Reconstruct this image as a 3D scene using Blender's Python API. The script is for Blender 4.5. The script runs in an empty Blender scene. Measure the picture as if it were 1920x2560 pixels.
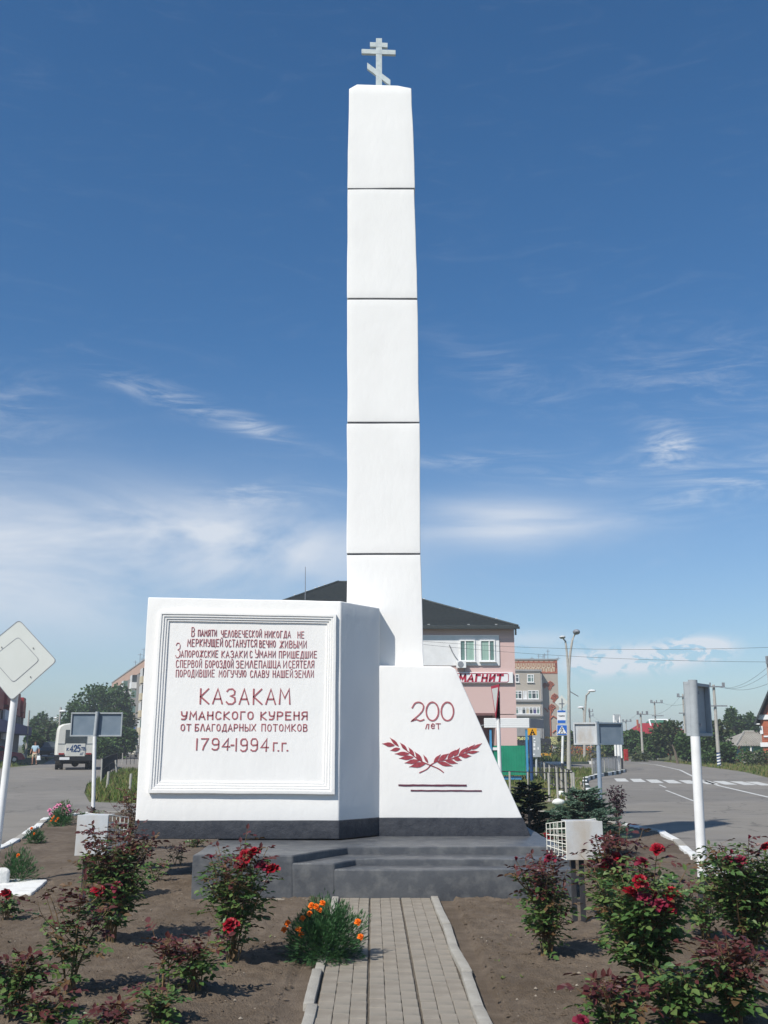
import bpy, bmesh, math, random
from mathutils import Vector, Matrix, noise
R = math.radians
random.seed(7)
scene = bpy.context.scene
COL = scene.collection

# ------------------------------------------------------------------ camera
PITCH = R(12.9); EYE = 1.6; FPX = 2529.0
cam_data = bpy.data.cameras.new('camera'); cam = bpy.data.objects.new('camera', cam_data); COL.objects.link(cam)
cam.location = (0, 0, EYE); cam.rotation_euler = (R(90) + PITCH, 0, 0)
cam_data.sensor_fit = 'VERTICAL'; cam_data.sensor_height = 36.0; cam_data.sensor_width = 27.0
cam_data.lens = 36.0 * FPX / 2560.0
cam_data.clip_end = 8000; cam_data.clip_start = 0.05
scene.camera = cam

def ray(px, py):
    x = (px - 960) / FPX; y = -(py - 1280) / FPX
    return Vector((x, math.cos(PITCH) - y * math.sin(PITCH), math.sin(PITCH) + y * math.cos(PITCH)))
def P(px, py, D):
    if py == 0: py = 1860.0
    r = ray(px, py); t = D / r.y
    return Vector((r.x * t, D, EYE + r.z * t))
def G(px, py, z=0.0):
    r = ray(px, py); t = (z - EYE) / r.z
    return Vector((r.x * t, r.y * t, z))

# ------------------------------------------------------------------ light
SUN_EL = R(47); SUN_H = Vector((-0.64, -0.77)).normalized()
to_sun = Vector((SUN_H.x * math.cos(SUN_EL), SUN_H.y * math.cos(SUN_EL), math.sin(SUN_EL)))
sun_data = bpy.data.lights.new('sun', 'SUN'); sun = bpy.data.objects.new('sun', sun_data); COL.objects.link(sun)
sun_data.energy = 3.9; sun_data.angle = R(0.6); sun_data.color = (1.0, 0.95, 0.87)
sun.rotation_euler = to_sun.to_track_quat('Z', 'Y').to_euler(); sun.location = (0, 0, 60)

world = bpy.data.worlds.new('World'); scene.world = world; world.use_nodes = True
WT = world.node_tree; WT.nodes.clear()
def wn(t, **k):
    n = WT.nodes.new(t)
    for a, b in k.items(): setattr(n, a, b)
    return n
def wmath(op, a, b=None, c=None):
    n = wn('ShaderNodeMath', operation=op)
    for i, v in enumerate((a, b, c)):
        if v is None: continue
        if isinstance(v, (int, float)): n.inputs[i].default_value = v
        else: WT.links.new(v, n.inputs[i])
    return n.outputs[0]
sky = wn('ShaderNodeTexSky', sky_type='NISHITA'); sky.sun_disc = False
sky.sun_elevation = SUN_EL; sky.sun_rotation = math.atan2(to_sun.x, to_sun.y)
sky.air_density = 1.0; sky.dust_density = 0.6; sky.ozone_density = 3.0; sky.altitude = 50
tc = wn('ShaderNodeTexCoord')
sep = wn('ShaderNodeSeparateXYZ'); WT.links.new(tc.outputs['Generated'], sep.inputs[0])
az = wmath('ARCTAN2', sep.outputs[0], sep.outputs[1]); el = wmath('ARCSINE', sep.outputs[2])
def wnoise(sx, sy, sz, detail, rough, dist=0.0, rot=0.0, off=0.0):
    c = wn('ShaderNodeCombineXYZ')
    WT.links.new(az, c.inputs[0]); WT.links.new(el, c.inputs[1]); c.inputs[2].default_value = off
    m = wn('ShaderNodeMapping'); WT.links.new(c.outputs[0], m.inputs[0])
    m.inputs['Rotation'].default_value = (0, 0, rot); m.inputs['Scale'].default_value = (sx, sy, sz)
    n = wn('ShaderNodeTexNoise'); WT.links.new(m.outputs[0], n.inputs['Vector'])
    n.inputs['Scale'].default_value = 1.0; n.inputs['Detail'].default_value = detail
    n.inputs['Roughness'].default_value = rough; n.inputs['Distortion'].default_value = dist
    return n.outputs['Fac']
n_soft = wnoise(4, 11, 1, 9, 0.56, 0.7, 0.12)
n_streak = wnoise(8, 38, 1, 10, 0.66, 1.6, 0.28, 3.1)
n_puff = wnoise(38, 70, 1, 10, 0.62, 0.6, 0.0, 7.7)
def blob(px, py, sx, sy, slope=0.0, s=1.0):
    r = ray(px, py); r.normalize()
    a0 = math.atan2(r.x, r.y); e0 = math.asin(r.z); ca = math.cos(math.atan(slope)); sa = -math.sin(math.atan(slope))
    da = wmath('SUBTRACT', az, a0); de = wmath('SUBTRACT', el, e0)
    u = wmath('ADD', wmath('MULTIPLY', da, ca), wmath('MULTIPLY', de, sa))
    v = wmath('SUBTRACT', wmath('MULTIPLY', de, ca), wmath('MULTIPLY', da, sa))
    u = wmath('MULTIPLY', u, FPX / sx); v = wmath('MULTIPLY', v, FPX / sy)
    d = wmath('ADD', wmath('MULTIPLY', u, u), wmath('MULTIPLY', v, v))
    return wmath('MULTIPLY', wmath('EXPONENT', wmath('MULTIPLY', d, -1.0)), s)
def addall(l):
    a = l[0]
    for b in l[1:]: a = wmath('ADD', a, b)
    return a
def ramp(v, lo, hi):
    n = wn('ShaderNodeMapRange', interpolation_type='SMOOTHSTEP'); WT.links.new(v, n.inputs[0])
    n.inputs[1].default_value = lo; n.inputs[2].default_value = hi
    return n.outputs[0]
haze_m = addall([blob(60, 1400, 620, 170, 0, .85), blob(640, 1360, 330, 80, 0.06, .62), blob(1290, 1310, 230, 55, 0.05, 1.0), blob(300, 1290, 260, 45, 0.1, .25)])
wisp_m = addall([blob(430, 995, 270, 26, 0.30, .5), blob(640, 1070, 90, 22, 0.3, .35), blob(1680, 1120, 62, 48, 0.3, .75), blob(1840, 1205, 230, 46, -0.25, .5), blob(0, 1080, 120, 160, .3, .25), blob(1500, 1180, 220, 30, 0, .3),
                 blob(1170, 1150, 180, 20, 0.0, .4), blob(1750, 960, 240, 120, 0.1, .22), blob(650, 1240, 200, 35, -.1, .4), blob(1250, 930, 200, 60, .6, .12)])
puff_m = addall([blob(1600, 1648, 125, 26, -0.05, 1.7), blob(1750, 1618, 60, 20, 0.0, 1.7), blob(1480, 1660, 60, 26, 0, .7), blob(1330, 1600, 120, 22, 0, .35)])
c1 = wmath('MULTIPLY', haze_m, ramp(n_soft, 0.20, 0.68)); c2 = wmath('MULTIPLY', wisp_m, ramp(n_streak, 0.38, 0.75)); c3 = wmath('MULTIPLY', puff_m, ramp(n_puff, 0.40, 0.50))
gen = wmath('MULTIPLY', ramp(n_streak, 0.5, 0.85), 0.04)
low = wmath('MULTIPLY', ramp(wmath('MULTIPLY', el, -1.0), -0.40, -0.02), 0.17)
cl = wmath('MINIMUM', addall([c1, c2, c3, gen, low]), 0.85)
above = ramp(el, -0.01, 0.03); cl = wmath('MULTIPLY', cl, above)
hs = wn('ShaderNodeHueSaturation'); WT.links.new(sky.outputs[0], hs.inputs['Color']); hs.inputs['Saturation'].default_value = 1.2
tint = wn('ShaderNodeMix', data_type='RGBA', blend_type='MULTIPLY'); tint.inputs[0].default_value = 1.0; WT.links.new(hs.outputs[0], tint.inputs[6])
tr_ = wn('ShaderNodeValToRGB'); WT.links.new(wmath('MULTIPLY', el, 0.8), tr_.inputs[0]); tr_.color_ramp.elements[0].color = (.82, .95, 1.06, 1); tr_.color_ramp.elements[1].color = (.82, 1.03, 1.10, 1); tr_.color_ramp.elements[1].position = .45
WT.links.new(tr_.outputs[0], tint.inputs[7])
mix = wn('ShaderNodeMix', data_type='RGBA'); WT.links.new(cl, mix.inputs[0]); WT.links.new(tint.outputs[2], mix.inputs[6]); mix.inputs[7].default_value = (7.5, 7.9, 8.5, 1)
bg = wn('ShaderNodeBackground'); WT.links.new(mix.outputs[2], bg.inputs[0]); bg.inputs[1].default_value = 0.078
out = wn('ShaderNodeOutputWorld'); WT.links.new(bg.outputs[0], out.inputs[0])
scene.view_settings.view_transform = 'Standard'; scene.view_settings.look = 'None'
scene.view_settings.exposure = 0.42; scene.view_settings.gamma = 1.0; scene.view_settings.use_curve_mapping = False

# ------------------------------------------------------------------ materials
def mat(name, col, col2=None, rough=0.8, scale=8.0, bump=0.0, bscale=60.0, metal=0.0, mixlo=0.35, mixhi=0.65, col3=None, scale3=2.0, spec=0.3, trans=0.0, vor=0.0, coord='Object', stretch=None):
    m = bpy.data.materials.new(name); m.use_nodes = True; nt = m.node_tree; L = nt.links
    b = nt.nodes['Principled BSDF']; b.inputs['Roughness'].default_value = rough; b.inputs['Metallic'].default_value = metal
    b.inputs['Specular IOR Level'].default_value = spec
    tcn = nt.nodes.new('ShaderNodeTexCoord'); vec = tcn.outputs[coord]
    if stretch:
        mp = nt.nodes.new('ShaderNodeMapping'); mp.inputs['Scale'].default_value = stretch; L.new(vec, mp.inputs[0]); vec = mp.outputs[0]
    def nz(s, d=6, r=.6):
        n = nt.nodes.new('ShaderNodeTexNoise'); n.inputs['Scale'].default_value = s; n.inputs['Detail'].default_value = d
        n.inputs['Roughness'].default_value = r; L.new(vec, n.inputs['Vector']); return n.outputs['Fac']
    def mr(v, lo, hi):
        n = nt.nodes.new('ShaderNodeMapRange'); L.new(v, n.inputs[0]); n.inputs[1].default_value = lo; n.inputs[2].default_value = hi; return n.outputs[0]
    def mx(f, a, c):
        n = nt.nodes.new('ShaderNodeMix'); n.data_type = 'RGBA'; L.new(f, n.inputs[0])
        if isinstance(a, tuple): n.inputs[6].default_value = (*a, 1)
        else: L.new(a, n.inputs[6])
        n.inputs[7].default_value = (*c, 1); return n.outputs[2]
    if col2 is None: b.inputs['Base Color'].default_value = (*col, 1)
    else:
        o = mx(mr(nz(scale), mixlo, mixhi), tuple(col), col2)
        if col3: o = mx(mr(nz(scale3, 4), .45, .7), o, col3)
        L.new(o, b.inputs['Base Color'])
    if bump:
        bn = nt.nodes.new('ShaderNodeBump'); bn.inputs['Strength'].default_value = bump; bn.inputs['Distance'].default_value = 0.02
        L.new(nz(bscale, 5, .65), bn.inputs['Height']); L.new(bn.outputs[0], b.inputs['Normal'])
    if trans:
        tr = nt.nodes.new('ShaderNodeBsdfTranslucent'); ms = nt.nodes.new('ShaderNodeMixShader'); ms.inputs[0].default_value = trans
        if b.inputs['Base Color'].is_linked: L.new(b.inputs['Base Color'].links[0].from_socket, tr.inputs[0])
        else: tr.inputs[0].default_value = (*col, 1)
        L.new(b.outputs[0], ms.inputs[1]); L.new(tr.outputs[0], ms.inputs[2]); L.new(ms.outputs[0], nt.nodes['Material Output'].inputs[0])
    return m
M = {}
M['white'] = mat('white_limewash', (.81, .80, .775), (.765, .76, .735), .85, 2.2, .2, 14, mixlo=.42, mixhi=.85, col3=(.77, .76, .735), scale3=1.3, stretch=(1, 1, .5))
M['black_band'] = mat('dark_band_paint', (.028, .032, .042), (.05, .054, .064), .6, 9, .5, 25)
M['plinth'] = mat('dark_grey_plinth_paint', (.062, .067, .076), (.10, .105, .112), .40, 2.2, .25, 18, mixlo=.35, mixhi=.75, col3=(.13, .133, .135), scale3=7)
M['letter'] = mat('crimson_lettering', (.42, .15, .165), (.32, .09, .105), .7, 30)
M['laurel'] = mat('laurel_crimson', (.36, .07, .085), (.27, .04, .055), .7, 30)
M['line_dark'] = mat('painted_dark_line', (.14, .035, .06), (.09, .03, .05), .7, 30)
M['cross'] = mat('weathered_cross_paint', (.52, .57, .56), (.40, .45, .46), .6, 12, .3, 40)
M['soil'] = mat('dry_garden_soil', (.112, .084, .060), (.19, .148, .108), .95, 9, 1.0, 70, mixlo=.3, mixhi=.7, col3=(.10, .072, .047), scale3=.8)
M['asphalt'] = mat('worn_asphalt', (.185, .170, .150), (.25, .232, .205), .9, .9, .35, 80, mixlo=.3, mixhi=.75, col3=(.225, .205, .172), scale3=.16)
def asphalt():
    m = M['asphalt']; nt = m.node_tree; L = nt.links; b = nt.nodes['Principled BSDF']; src = b.inputs['Base Color'].links[0].from_socket
    t = nt.nodes.new('ShaderNodeTexCoord'); n = nt.nodes.new('ShaderNodeTexNoise'); n.inputs['Scale'].default_value = .7; n.inputs['Detail'].default_value = 6; L.new(t.outputs['Object'], n.inputs['Vector'])
    a = nt.nodes.new('ShaderNodeMix'); a.data_type = 'RGBA'; a.blend_type = 'LINEAR_LIGHT'; a.inputs[0].default_value = .9; L.new(t.outputs['Object'], a.inputs[6]); L.new(n.outputs['Color'], a.inputs[7])
    v = nt.nodes.new('ShaderNodeTexVoronoi'); v.feature = 'DISTANCE_TO_EDGE'; v.inputs['Scale'].default_value = .28; L.new(a.outputs[2], v.inputs['Vector'])
    r = nt.nodes.new('ShaderNodeMapRange'); r.inputs[1].default_value = .002; r.inputs[2].default_value = .010; r.inputs[3].default_value = .45; r.inputs[4].default_value = 0; L.new(v.outputs['Distance'], r.inputs[0])
    w = nt.nodes.new('ShaderNodeTexVoronoi'); w.inputs['Scale'].default_value = .16; L.new(a.outputs[2], w.inputs['Vector'])
    r2 = nt.nodes.new('ShaderNodeMapRange'); r2.inputs[1].default_value = .3; r2.inputs[2].default_value = .75; r2.inputs[3].default_value = 0; r2.inputs[4].default_value = .35; L.new(w.outputs['Color'], r2.inputs[0])
    x = nt.nodes.new('ShaderNodeMix'); x.data_type = 'RGBA'; L.new(r2.outputs[0], x.inputs[0]); L.new(src, x.inputs[6]); x.inputs[7].default_value = (.135, .128, .118, 1)
    y = nt.nodes.new('ShaderNodeMix'); y.data_type = 'RGBA'; L.new(r.outputs[0], y.inputs[0]); L.new(x.outputs[2], y.inputs[6]); y.inputs[7].default_value = (.05, .047, .043, 1); L.new(y.outputs[2], b.inputs['Base Color'])
asphalt()
M['tanpink'] = mat('weathered_tan_parapet', (.50, .33, .25), (.42, .28, .21), .9, .6)
M['grass'] = mat('dry_grass_ground', (.07, .095, .028), (.15, .13, .06), .95, .9, .6, 30, col3=(.05, .08, .02), scale3=.3)
M['dirt'] = mat('dusty_path_dirt', (.26, .21, .16), (.33, .28, .22), .95, 2, .5, 40)
M['paver'] = mat('grey_paver_concrete', (.262, .230, .185), (.32, .285, .235), .85, 6, .5, 90, coord='Object', col3=(.20, .182, .15), scale3=3)
M['paver2'] = mat('grey_paver_concrete_dark', (.23, .20, .16), (.29, .257, .21), .85, 6, .5, 90)
M['joint'] = mat('sand_joint', (.13, .11, .085), (.09, .075, .058), .95, 30)
M['kerbc'] = mat('concrete_kerb', (.32, .30, .26), (.39, .37, .325), .85, 8, .5, 70, col3=(.29, .27, .235), scale3=3)
M['kerbw'] = mat('whitewashed_kerb', (.72, .72, .69), (.5, .48, .44), .85, 6, .5, 50, mixlo=.5, mixhi=.8)
M['kerbk'] = mat('dark_kerb_paint', (.03, .05, .045), (.06, .075, .065), .8, 6, .3, 50)
M['sheet'] = mat('galvanised_sheet', (.50, .52, .53), (.42, .445, .46), .55, 5, .15, 30, mixhi=.8, col3=(.40, .36, .31), scale3=3, stretch=(1, 1, .5))
M['signface'] = mat('faded_sign_face', (.62, .64, .60), (.58, .60, .56), .5, 3)
M['signback'] = mat('grey_sign_back', (.36, .39, .405), (.31, .335, .35), .6, 6, .2, 20)
M['signblue'] = mat('bluegrey_sign_paint', (.13, .175, .22), (.17, .215, .26), .55, 4)
M['polewhite'] = mat('white_pole_paint', (.78, .78, .77), (.70, .70, .68), .5, 6)
M['poleblack'] = mat('black_pole_paint', (.025, .026, .03), (.04, .04, .045), .55, 9)
M['poleblue'] = mat('bluegrey_pole_paint', (.26, .32, .39), (.22, .28, .35), .5, 8)
M['poleconc'] = mat('concrete_pole', (.42, .40, .36), (.34, .33, .30), .8, 5)
M['steel'] = mat('dull_steel', (.30, .31, .33), (.22, .23, .25), .5, 10, metal=.3)
M['pink'] = mat('pink_render', (.60, .43, .40), (.56, .395, .365), .9, 1.2, .2, 10, col3=(.63, .455, .42), scale3=.3)
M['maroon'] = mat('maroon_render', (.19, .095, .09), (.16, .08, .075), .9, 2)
M['whitew'] = mat('white_render', (.74, .74, .74), (.68, .68, .68), .8, 2)
M['plastic'] = mat('white_window_plastic', (.78, .78, .77), None, .4)
M['roofdark'] = mat('dark_green_roof_tile', (.028, .036, .037), (.042, .05, .05), .75, 4, .2, 12)
M['glass'] = mat('window_glass', (.10, .17, .155), (.15, .24, .21), .12, 1.2, spec=.6)
M['blind'] = mat('green_window_blind', (.22, .36, .30), (.34, .47, .41), .7, 6, stretch=(8, 1, .1))
M['glassd'] = mat('dark_glass', (.03, .04, .045), (.07, .085, .09), .1, 1.5, spec=.6)
M['signwhite'] = mat('white_sign_board', (.78, .78, .78), None, .4)
M['signred'] = mat('red_sign_print', (.42, .02, .05), None, .5)
M['brickapt'] = mat('silicate_brick', (.42, .375, .31), (.36, .32, .27), .9, .8, .2, 8, col3=(.45, .40, .34), scale3=.2)
M['brickred'] = mat('red_brick', (.40, .13, .07), (.33, .10, .055), .9, 3)
M['cream'] = mat('cream_panel', (.55, .47, .33), (.5, .43, .3), .9, 3)
M['concr'] = mat('grey_concrete', (.33, .32, .31), (.26, .255, .25), .9, 2)
M['green'] = mat('green_corrugated_sheet', (.012, .22, .125), (.018, .26, .15), .55, 3)
M['blue'] = mat('sky_blue_paint', (.07, .29, .52), (.06, .25, .46), .5, 4)
M['darkblue'] = mat('dark_blue_paint', (.015, .045, .13), (.02, .06, .16), .5, 4)
M['roadblue'] = mat('road_sign_blue', (.02, .13, .50), None, .4)
M['yellow'] = mat('yellow_sign', (.68, .33, .015), None, .5)
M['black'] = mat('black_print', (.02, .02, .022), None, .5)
M['red'] = mat('red_painted_metal', (.42, .03, .025), (.36, .02, .02), .5, 4)
M['redroof'] = mat('red_roof_sheet', (.36, .022, .022), (.28, .02, .02), .5, 2)
M['greenroof'] = mat('green_roof_sheet', (.05, .17, .09), (.04, .14, .08), .5, 2)
M['slate'] = mat('grey_asbestos_slate', (.24, .22, .19), (.32, .30, .26), .9, 1.2, .3, 10)
M['buswhite'] = mat('dirty_white_bus_paint', (.62, .615, .56), (.55, .54, .49), .45, 2)
M['tyre'] = mat('tyre_rubber', (.018, .018, .018), (.03, .028, .026), .9, 12)
M['carred'] = mat('red_car_paint', (.38, .012, .02), None, .25, spec=.5)
M['cardark'] = mat('dark_green_car_paint', (.012, .022, .022), None, .25, spec=.5)
M['carblue'] = mat('navy_car_paint', (.02, .03, .07), None, .25, spec=.5)
M['carcream'] = mat('cream_car_paint', (.60, .57, .47), None, .3, spec=.5)
M['lightred'] = mat('red_tail_lamp', (.28, .02, .02), None, .3)
M['chrome'] = mat('chrome_trim', (.55, .55, .56), None, .25, metal=.8)
M['leafg'] = mat('rose_leaf_green', (.042, .10, .026), (.085, .155, .042), .42, 14, trans=.18, coord='Object', spec=.4)
M['leafl'] = mat('rose_leaf_light', (.10, .17, .045), (.14, .19, .06), .45, 14, trans=.22)
M['leafr'] = mat('rose_leaf_maroon', (.062, .015, .017), (.105, .03, .024), .42, 14, trans=.12, spec=.4)
M['leafb'] = mat('rose_leaf_bronze', (.09, .06, .028), (.14, .075, .035), .5, 14, trans=.18)
M['cane'] = mat('rose_cane', (.12, .11, .045), (.19, .10, .05), .7, 30)
M['rose'] = mat('crimson_rose_petal', (.34, .002, .016), (.15, .0015, .008), .55, 30, trans=.12)
M['rosef'] = mat('faded_rose_petal', (.24, .012, .04), (.13, .01, .03), .6, 30, trans=.1)
M['marig'] = mat('marigold_leaf', (.035, .10, .035), (.06, .15, .05), .6, 10, trans=.2)
M['orange'] = mat('orange_marigold_petal', (.85, .20, .005), (.75, .12, .004), .6, 40, trans=.1)
M['pinkfl'] = mat('pink_petal', (.62, .22, .36), (.52, .16, .28), .6, 20)
M['spruced'] = mat('dark_spruce_needle', (.016, .038, .024), (.028, .058, .034), .7, 12)
M['sprucel'] = mat('bluegreen_spruce_needle', (.075, .14, .10), (.12, .19, .13), .65, 9)
M['bark'] = mat('tree_bark', (.12, .095, .07), (.17, .14, .11), .95, 12, .5, 30)
M['treeA'] = mat('tree_leaf_dark', (.042, .088, .028), (.07, .125, .038), .7, .9, trans=.25)
M['treeB'] = mat('tree_leaf_mid', (.06, .125, .032), (.09, .16, .042), .7, .9, trans=.28)
M['treeC'] = mat('tree_leaf_olive', (.09, .11, .045), (.06, .085, .034), .7, .9, trans=.28)
M['blade'] = mat('grass_blade', (.09, .16, .03), (.16, .20, .05), .7, 1.5, trans=.35)
M['bladed'] = mat('dry_grass_blade', (.17, .17, .06), (.22, .19, .08), .8, 1.5, trans=.2)
M['purple'] = mat('purple_leaf', (.03, .012, .02), (.05, .018, .028), .6, 9)
M['skin'] = mat('skin', (.42, .22, .15), None, .6)
M['shirt'] = mat('pale_blue_shirt', (.36, .50, .62), (.42, .56, .66), .8, 20)
M['shorts'] = mat('beige_shorts', (.52, .44, .32), None, .8)
M['hair'] = mat('brown_hair', (.06, .035, .02), None, .8)
M['bag'] = mat('white_plastic_bag', (.7, .74, .76), None, .4)
M['paint'] = mat('worn_road_paint', (.55, .55, .52), (.25, .245, .235), .85, 4, mixlo=.5, mixhi=.75)
M['pebble'] = mat('pale_pebble', (.30, .26, .21), (.21, .175, .135), .9, 15)
M['violet'] = mat('violet_canopy', (.06, .05, .16), (.08, .07, .2), .6, 3)
M['greywall'] = mat('grey_shop_wall', (.22, .22, .22), (.27, .27, .265), .85, 1)
M['wire'] = mat('wire_black', (.05, .055, .06), None, .6)
M['mesh'] = mat('cream_wire_mesh', (.68, .67, .6), None, .5)

# ------------------------------------------------------------------ mesh helpers
class MB:
    def __init__(s): s.v = []; s.f = []; s.mi = []; s.m = 0
    def add(s, vs, fs):
        o = len(s.v); s.v.extend([tuple(v) for v in vs]); s.f.extend([tuple(i + o for i in f) for f in fs]); s.mi.extend([s.m] * len(fs)); return s
    def box(s, c, d, rz=0, rx=0, ry=0):
        x, y, z = d[0] / 2, d[1] / 2, d[2] / 2
        mt = Matrix.Translation(c) @ Matrix.Rotation(rz, 4, 'Z') @ Matrix.Rotation(ry, 4, 'Y') @ Matrix.Rotation(rx, 4, 'X')
        vs = [mt @ Vector((a * x, b * y, e * z)) for a in (-1, 1) for b in (-1, 1) for e in (-1, 1)]
        return s.add(vs, [(0, 1, 3, 2), (4, 6, 7, 5), (0, 4, 5, 1), (2, 3, 7, 6), (0, 2, 6, 4), (1, 5, 7, 3)])
    def prism(s, poly, vec):
        n = len(poly); vec = Vector(vec); a = [Vector(p) for p in poly]; b = [p + vec for p in a]
        nrm = sum((a[i].cross(a[(i + 1) % n]) for i in range(n)), Vector())
        if nrm.dot(vec) > 0: a, b = b, a
        # a faces outwards with its own order
        return s.add(a + b, [tuple(range(n)), tuple(reversed(range(n, 2 * n)))] + [(i, i + n, (i + 1) % n + n, (i + 1) % n) for i in range(n)])
    def tube(s, p0, p1, r0, r1=None, n=8, caps=True):
        return s.path([p0, p1], [r0, r0 if r1 is None else r1], n, caps)
    def path(s, pts, rs, n=6, caps=True):
        pts = [Vector(p) for p in pts]; o = len(s.v)
        if not isinstance(rs, (list, tuple)): rs = [rs] * len(pts)
        vs = []; fs = []
        for i, p in enumerate(pts):
            d = (pts[min(i + 1, len(pts) - 1)] - pts[max(i - 1, 0)]).normalized()
            u = d.orthogonal() if abs(d.z) > .95 else d.cross(Vector((0, 0, 1)))
            if abs(d.z) > .95: u = Vector((1, 0, 0)) - d * d.x
            u.normalize(); w = d.cross(u)
            for k in range(n):
                t = 2 * math.pi * k / n; vs.append(p + (u * math.cos(t) + w * math.sin(t)) * rs[i])
        for i in range(len(pts) - 1):
            for k in range(n):
                a = i * n + k; b = i * n + (k + 1) % n; fs.append((a, b, b + n, a + n))
        if caps: fs.append(tuple(reversed(range(n)))); fs.append(tuple((len(pts) - 1) * n + k for k in range(n)))
        return s.add(vs, fs)
    def sphere(s, c, r, nu=8, nv=6, sc=(1, 1, 1)):
        vs = []; fs = []; c = Vector(c)
        for j in range(nv + 1):
            ph = math.pi * j / nv
            for i in range(nu):
                th = 2 * math.pi * i / nu
                vs.append(c + Vector((math.sin(ph) * math.cos(th) * sc[0], math.sin(ph) * math.sin(th) * sc[1], math.cos(ph) * sc[2])) * r)
        for j in range(nv):
            for i in range(nu):
                a = j * nu + i; b = j * nu + (i + 1) % nu; fs.append((a, a + nu, b + nu, b))
        return s.add(vs, fs)
    def mesh(s, name, mats, smooth=False):
        me = bpy.data.meshes.new(name); me.from_pydata(s.v, [], s.f)
        if not isinstance(mats, (list, tuple)): mats = [mats]
        for m in mats: me.materials.append(m)
        if len(mats) > 1: me.polygons.foreach_set('material_index', s.mi)
        if smooth:
            me.polygons.foreach_set('use_smooth', [True] * len(me.polygons)); me.set_sharp_from_angle(angle=R(smooth if smooth is not True else 40))
        me.update(); return me
    def build(s, name, mats, parent=None, smooth=False, bevel=0.0, seg=2, fix=True):
        me = s.mesh(name, mats, False)
        if bevel or fix:
            bm = bmesh.new(); bm.from_mesh(me)
            if bevel:
                bmesh.ops.remove_doubles(bm, verts=bm.verts, dist=1e-5)
                bmesh.ops.bevel(bm, geom=[e for e in bm.edges if len(e.link_faces) == 2 and e.calc_face_angle(0) > .3], offset=bevel, segments=seg, profile=.6, affect='EDGES', clamp_overlap=True)
            bmesh.ops.recalc_face_normals(bm, faces=bm.faces)
            bm.to_mesh(me); bm.free()
        if smooth:
            me.polygons.foreach_set('use_smooth', [True] * len(me.polygons)); me.set_sharp_from_angle(angle=R(smooth if smooth is not True else 40))
        return obj(name, me, parent)
def obj(name, data, parent=None):
    o = bpy.data.objects.new(name, data); COL.objects.link(o)
    if parent is not None:
        o.parent = parent
        if parent.name in WORLDP: o.matrix_parent_inverse = WORLDP[parent.name]
    return o
WORLDP = {}
def tag(o, label=None, cat=None, group=None, kind=None):
    if label: o['label'] = label
    if cat: o['category'] = cat
    if group: o['group'] = group
    if kind: o['kind'] = kind
    return o
def thing(name, loc, label, cat, group=None, rz=0):
    o = bpy.data.objects.new(name, None); COL.objects.link(o); o.empty_display_size = .2
    o.location = loc; o.rotation_euler = (0, 0, rz)
    return tag(o, label, cat, group)
def wthing(name, loc, label, cat, group=None):
    """a thing whose parts are written in world coordinates"""
    o = thing(name, loc, label, cat, group); WORLDP[o.name] = Matrix.Translation(Vector(loc)).inverted(); return o
def copy_tree(o, parent=None):
    c = o.copy(); COL.objects.link(c)
    if parent is not None: c.parent = parent
    for ch in list(o.children): copy_tree(ch, c)
    return c
def lumpy(o, amp, scale, maxlen, seed=0.0, amp_n=None):
    """cut long edges and wobble the surface the way hand plaster does"""
    me = o.data; bm = bmesh.new(); bm.from_mesh(me)
    for _ in range(7):
        es = [e for e in bm.edges if e.calc_length() > maxlen]
        if not es: break
        bmesh.ops.subdivide_edges(bm, edges=es, cuts=1, use_grid_fill=True)
    bmesh.ops.triangulate(bm, faces=[f for f in bm.faces if len(f.verts) > 4])
    for v in bm.verts:
        q = v.co * scale + Vector((seed, seed * 1.7, seed * .3))
        d = noise.noise_vector(q) + noise.noise_vector(q * 2.7) * .4
        a = amp_n if amp_n else (amp, amp, amp)
        v.co += Vector((d.x * a[0], d.y * a[1], d.z * a[2]))
    bm.to_mesh(me); bm.free(); me.update()

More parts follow.
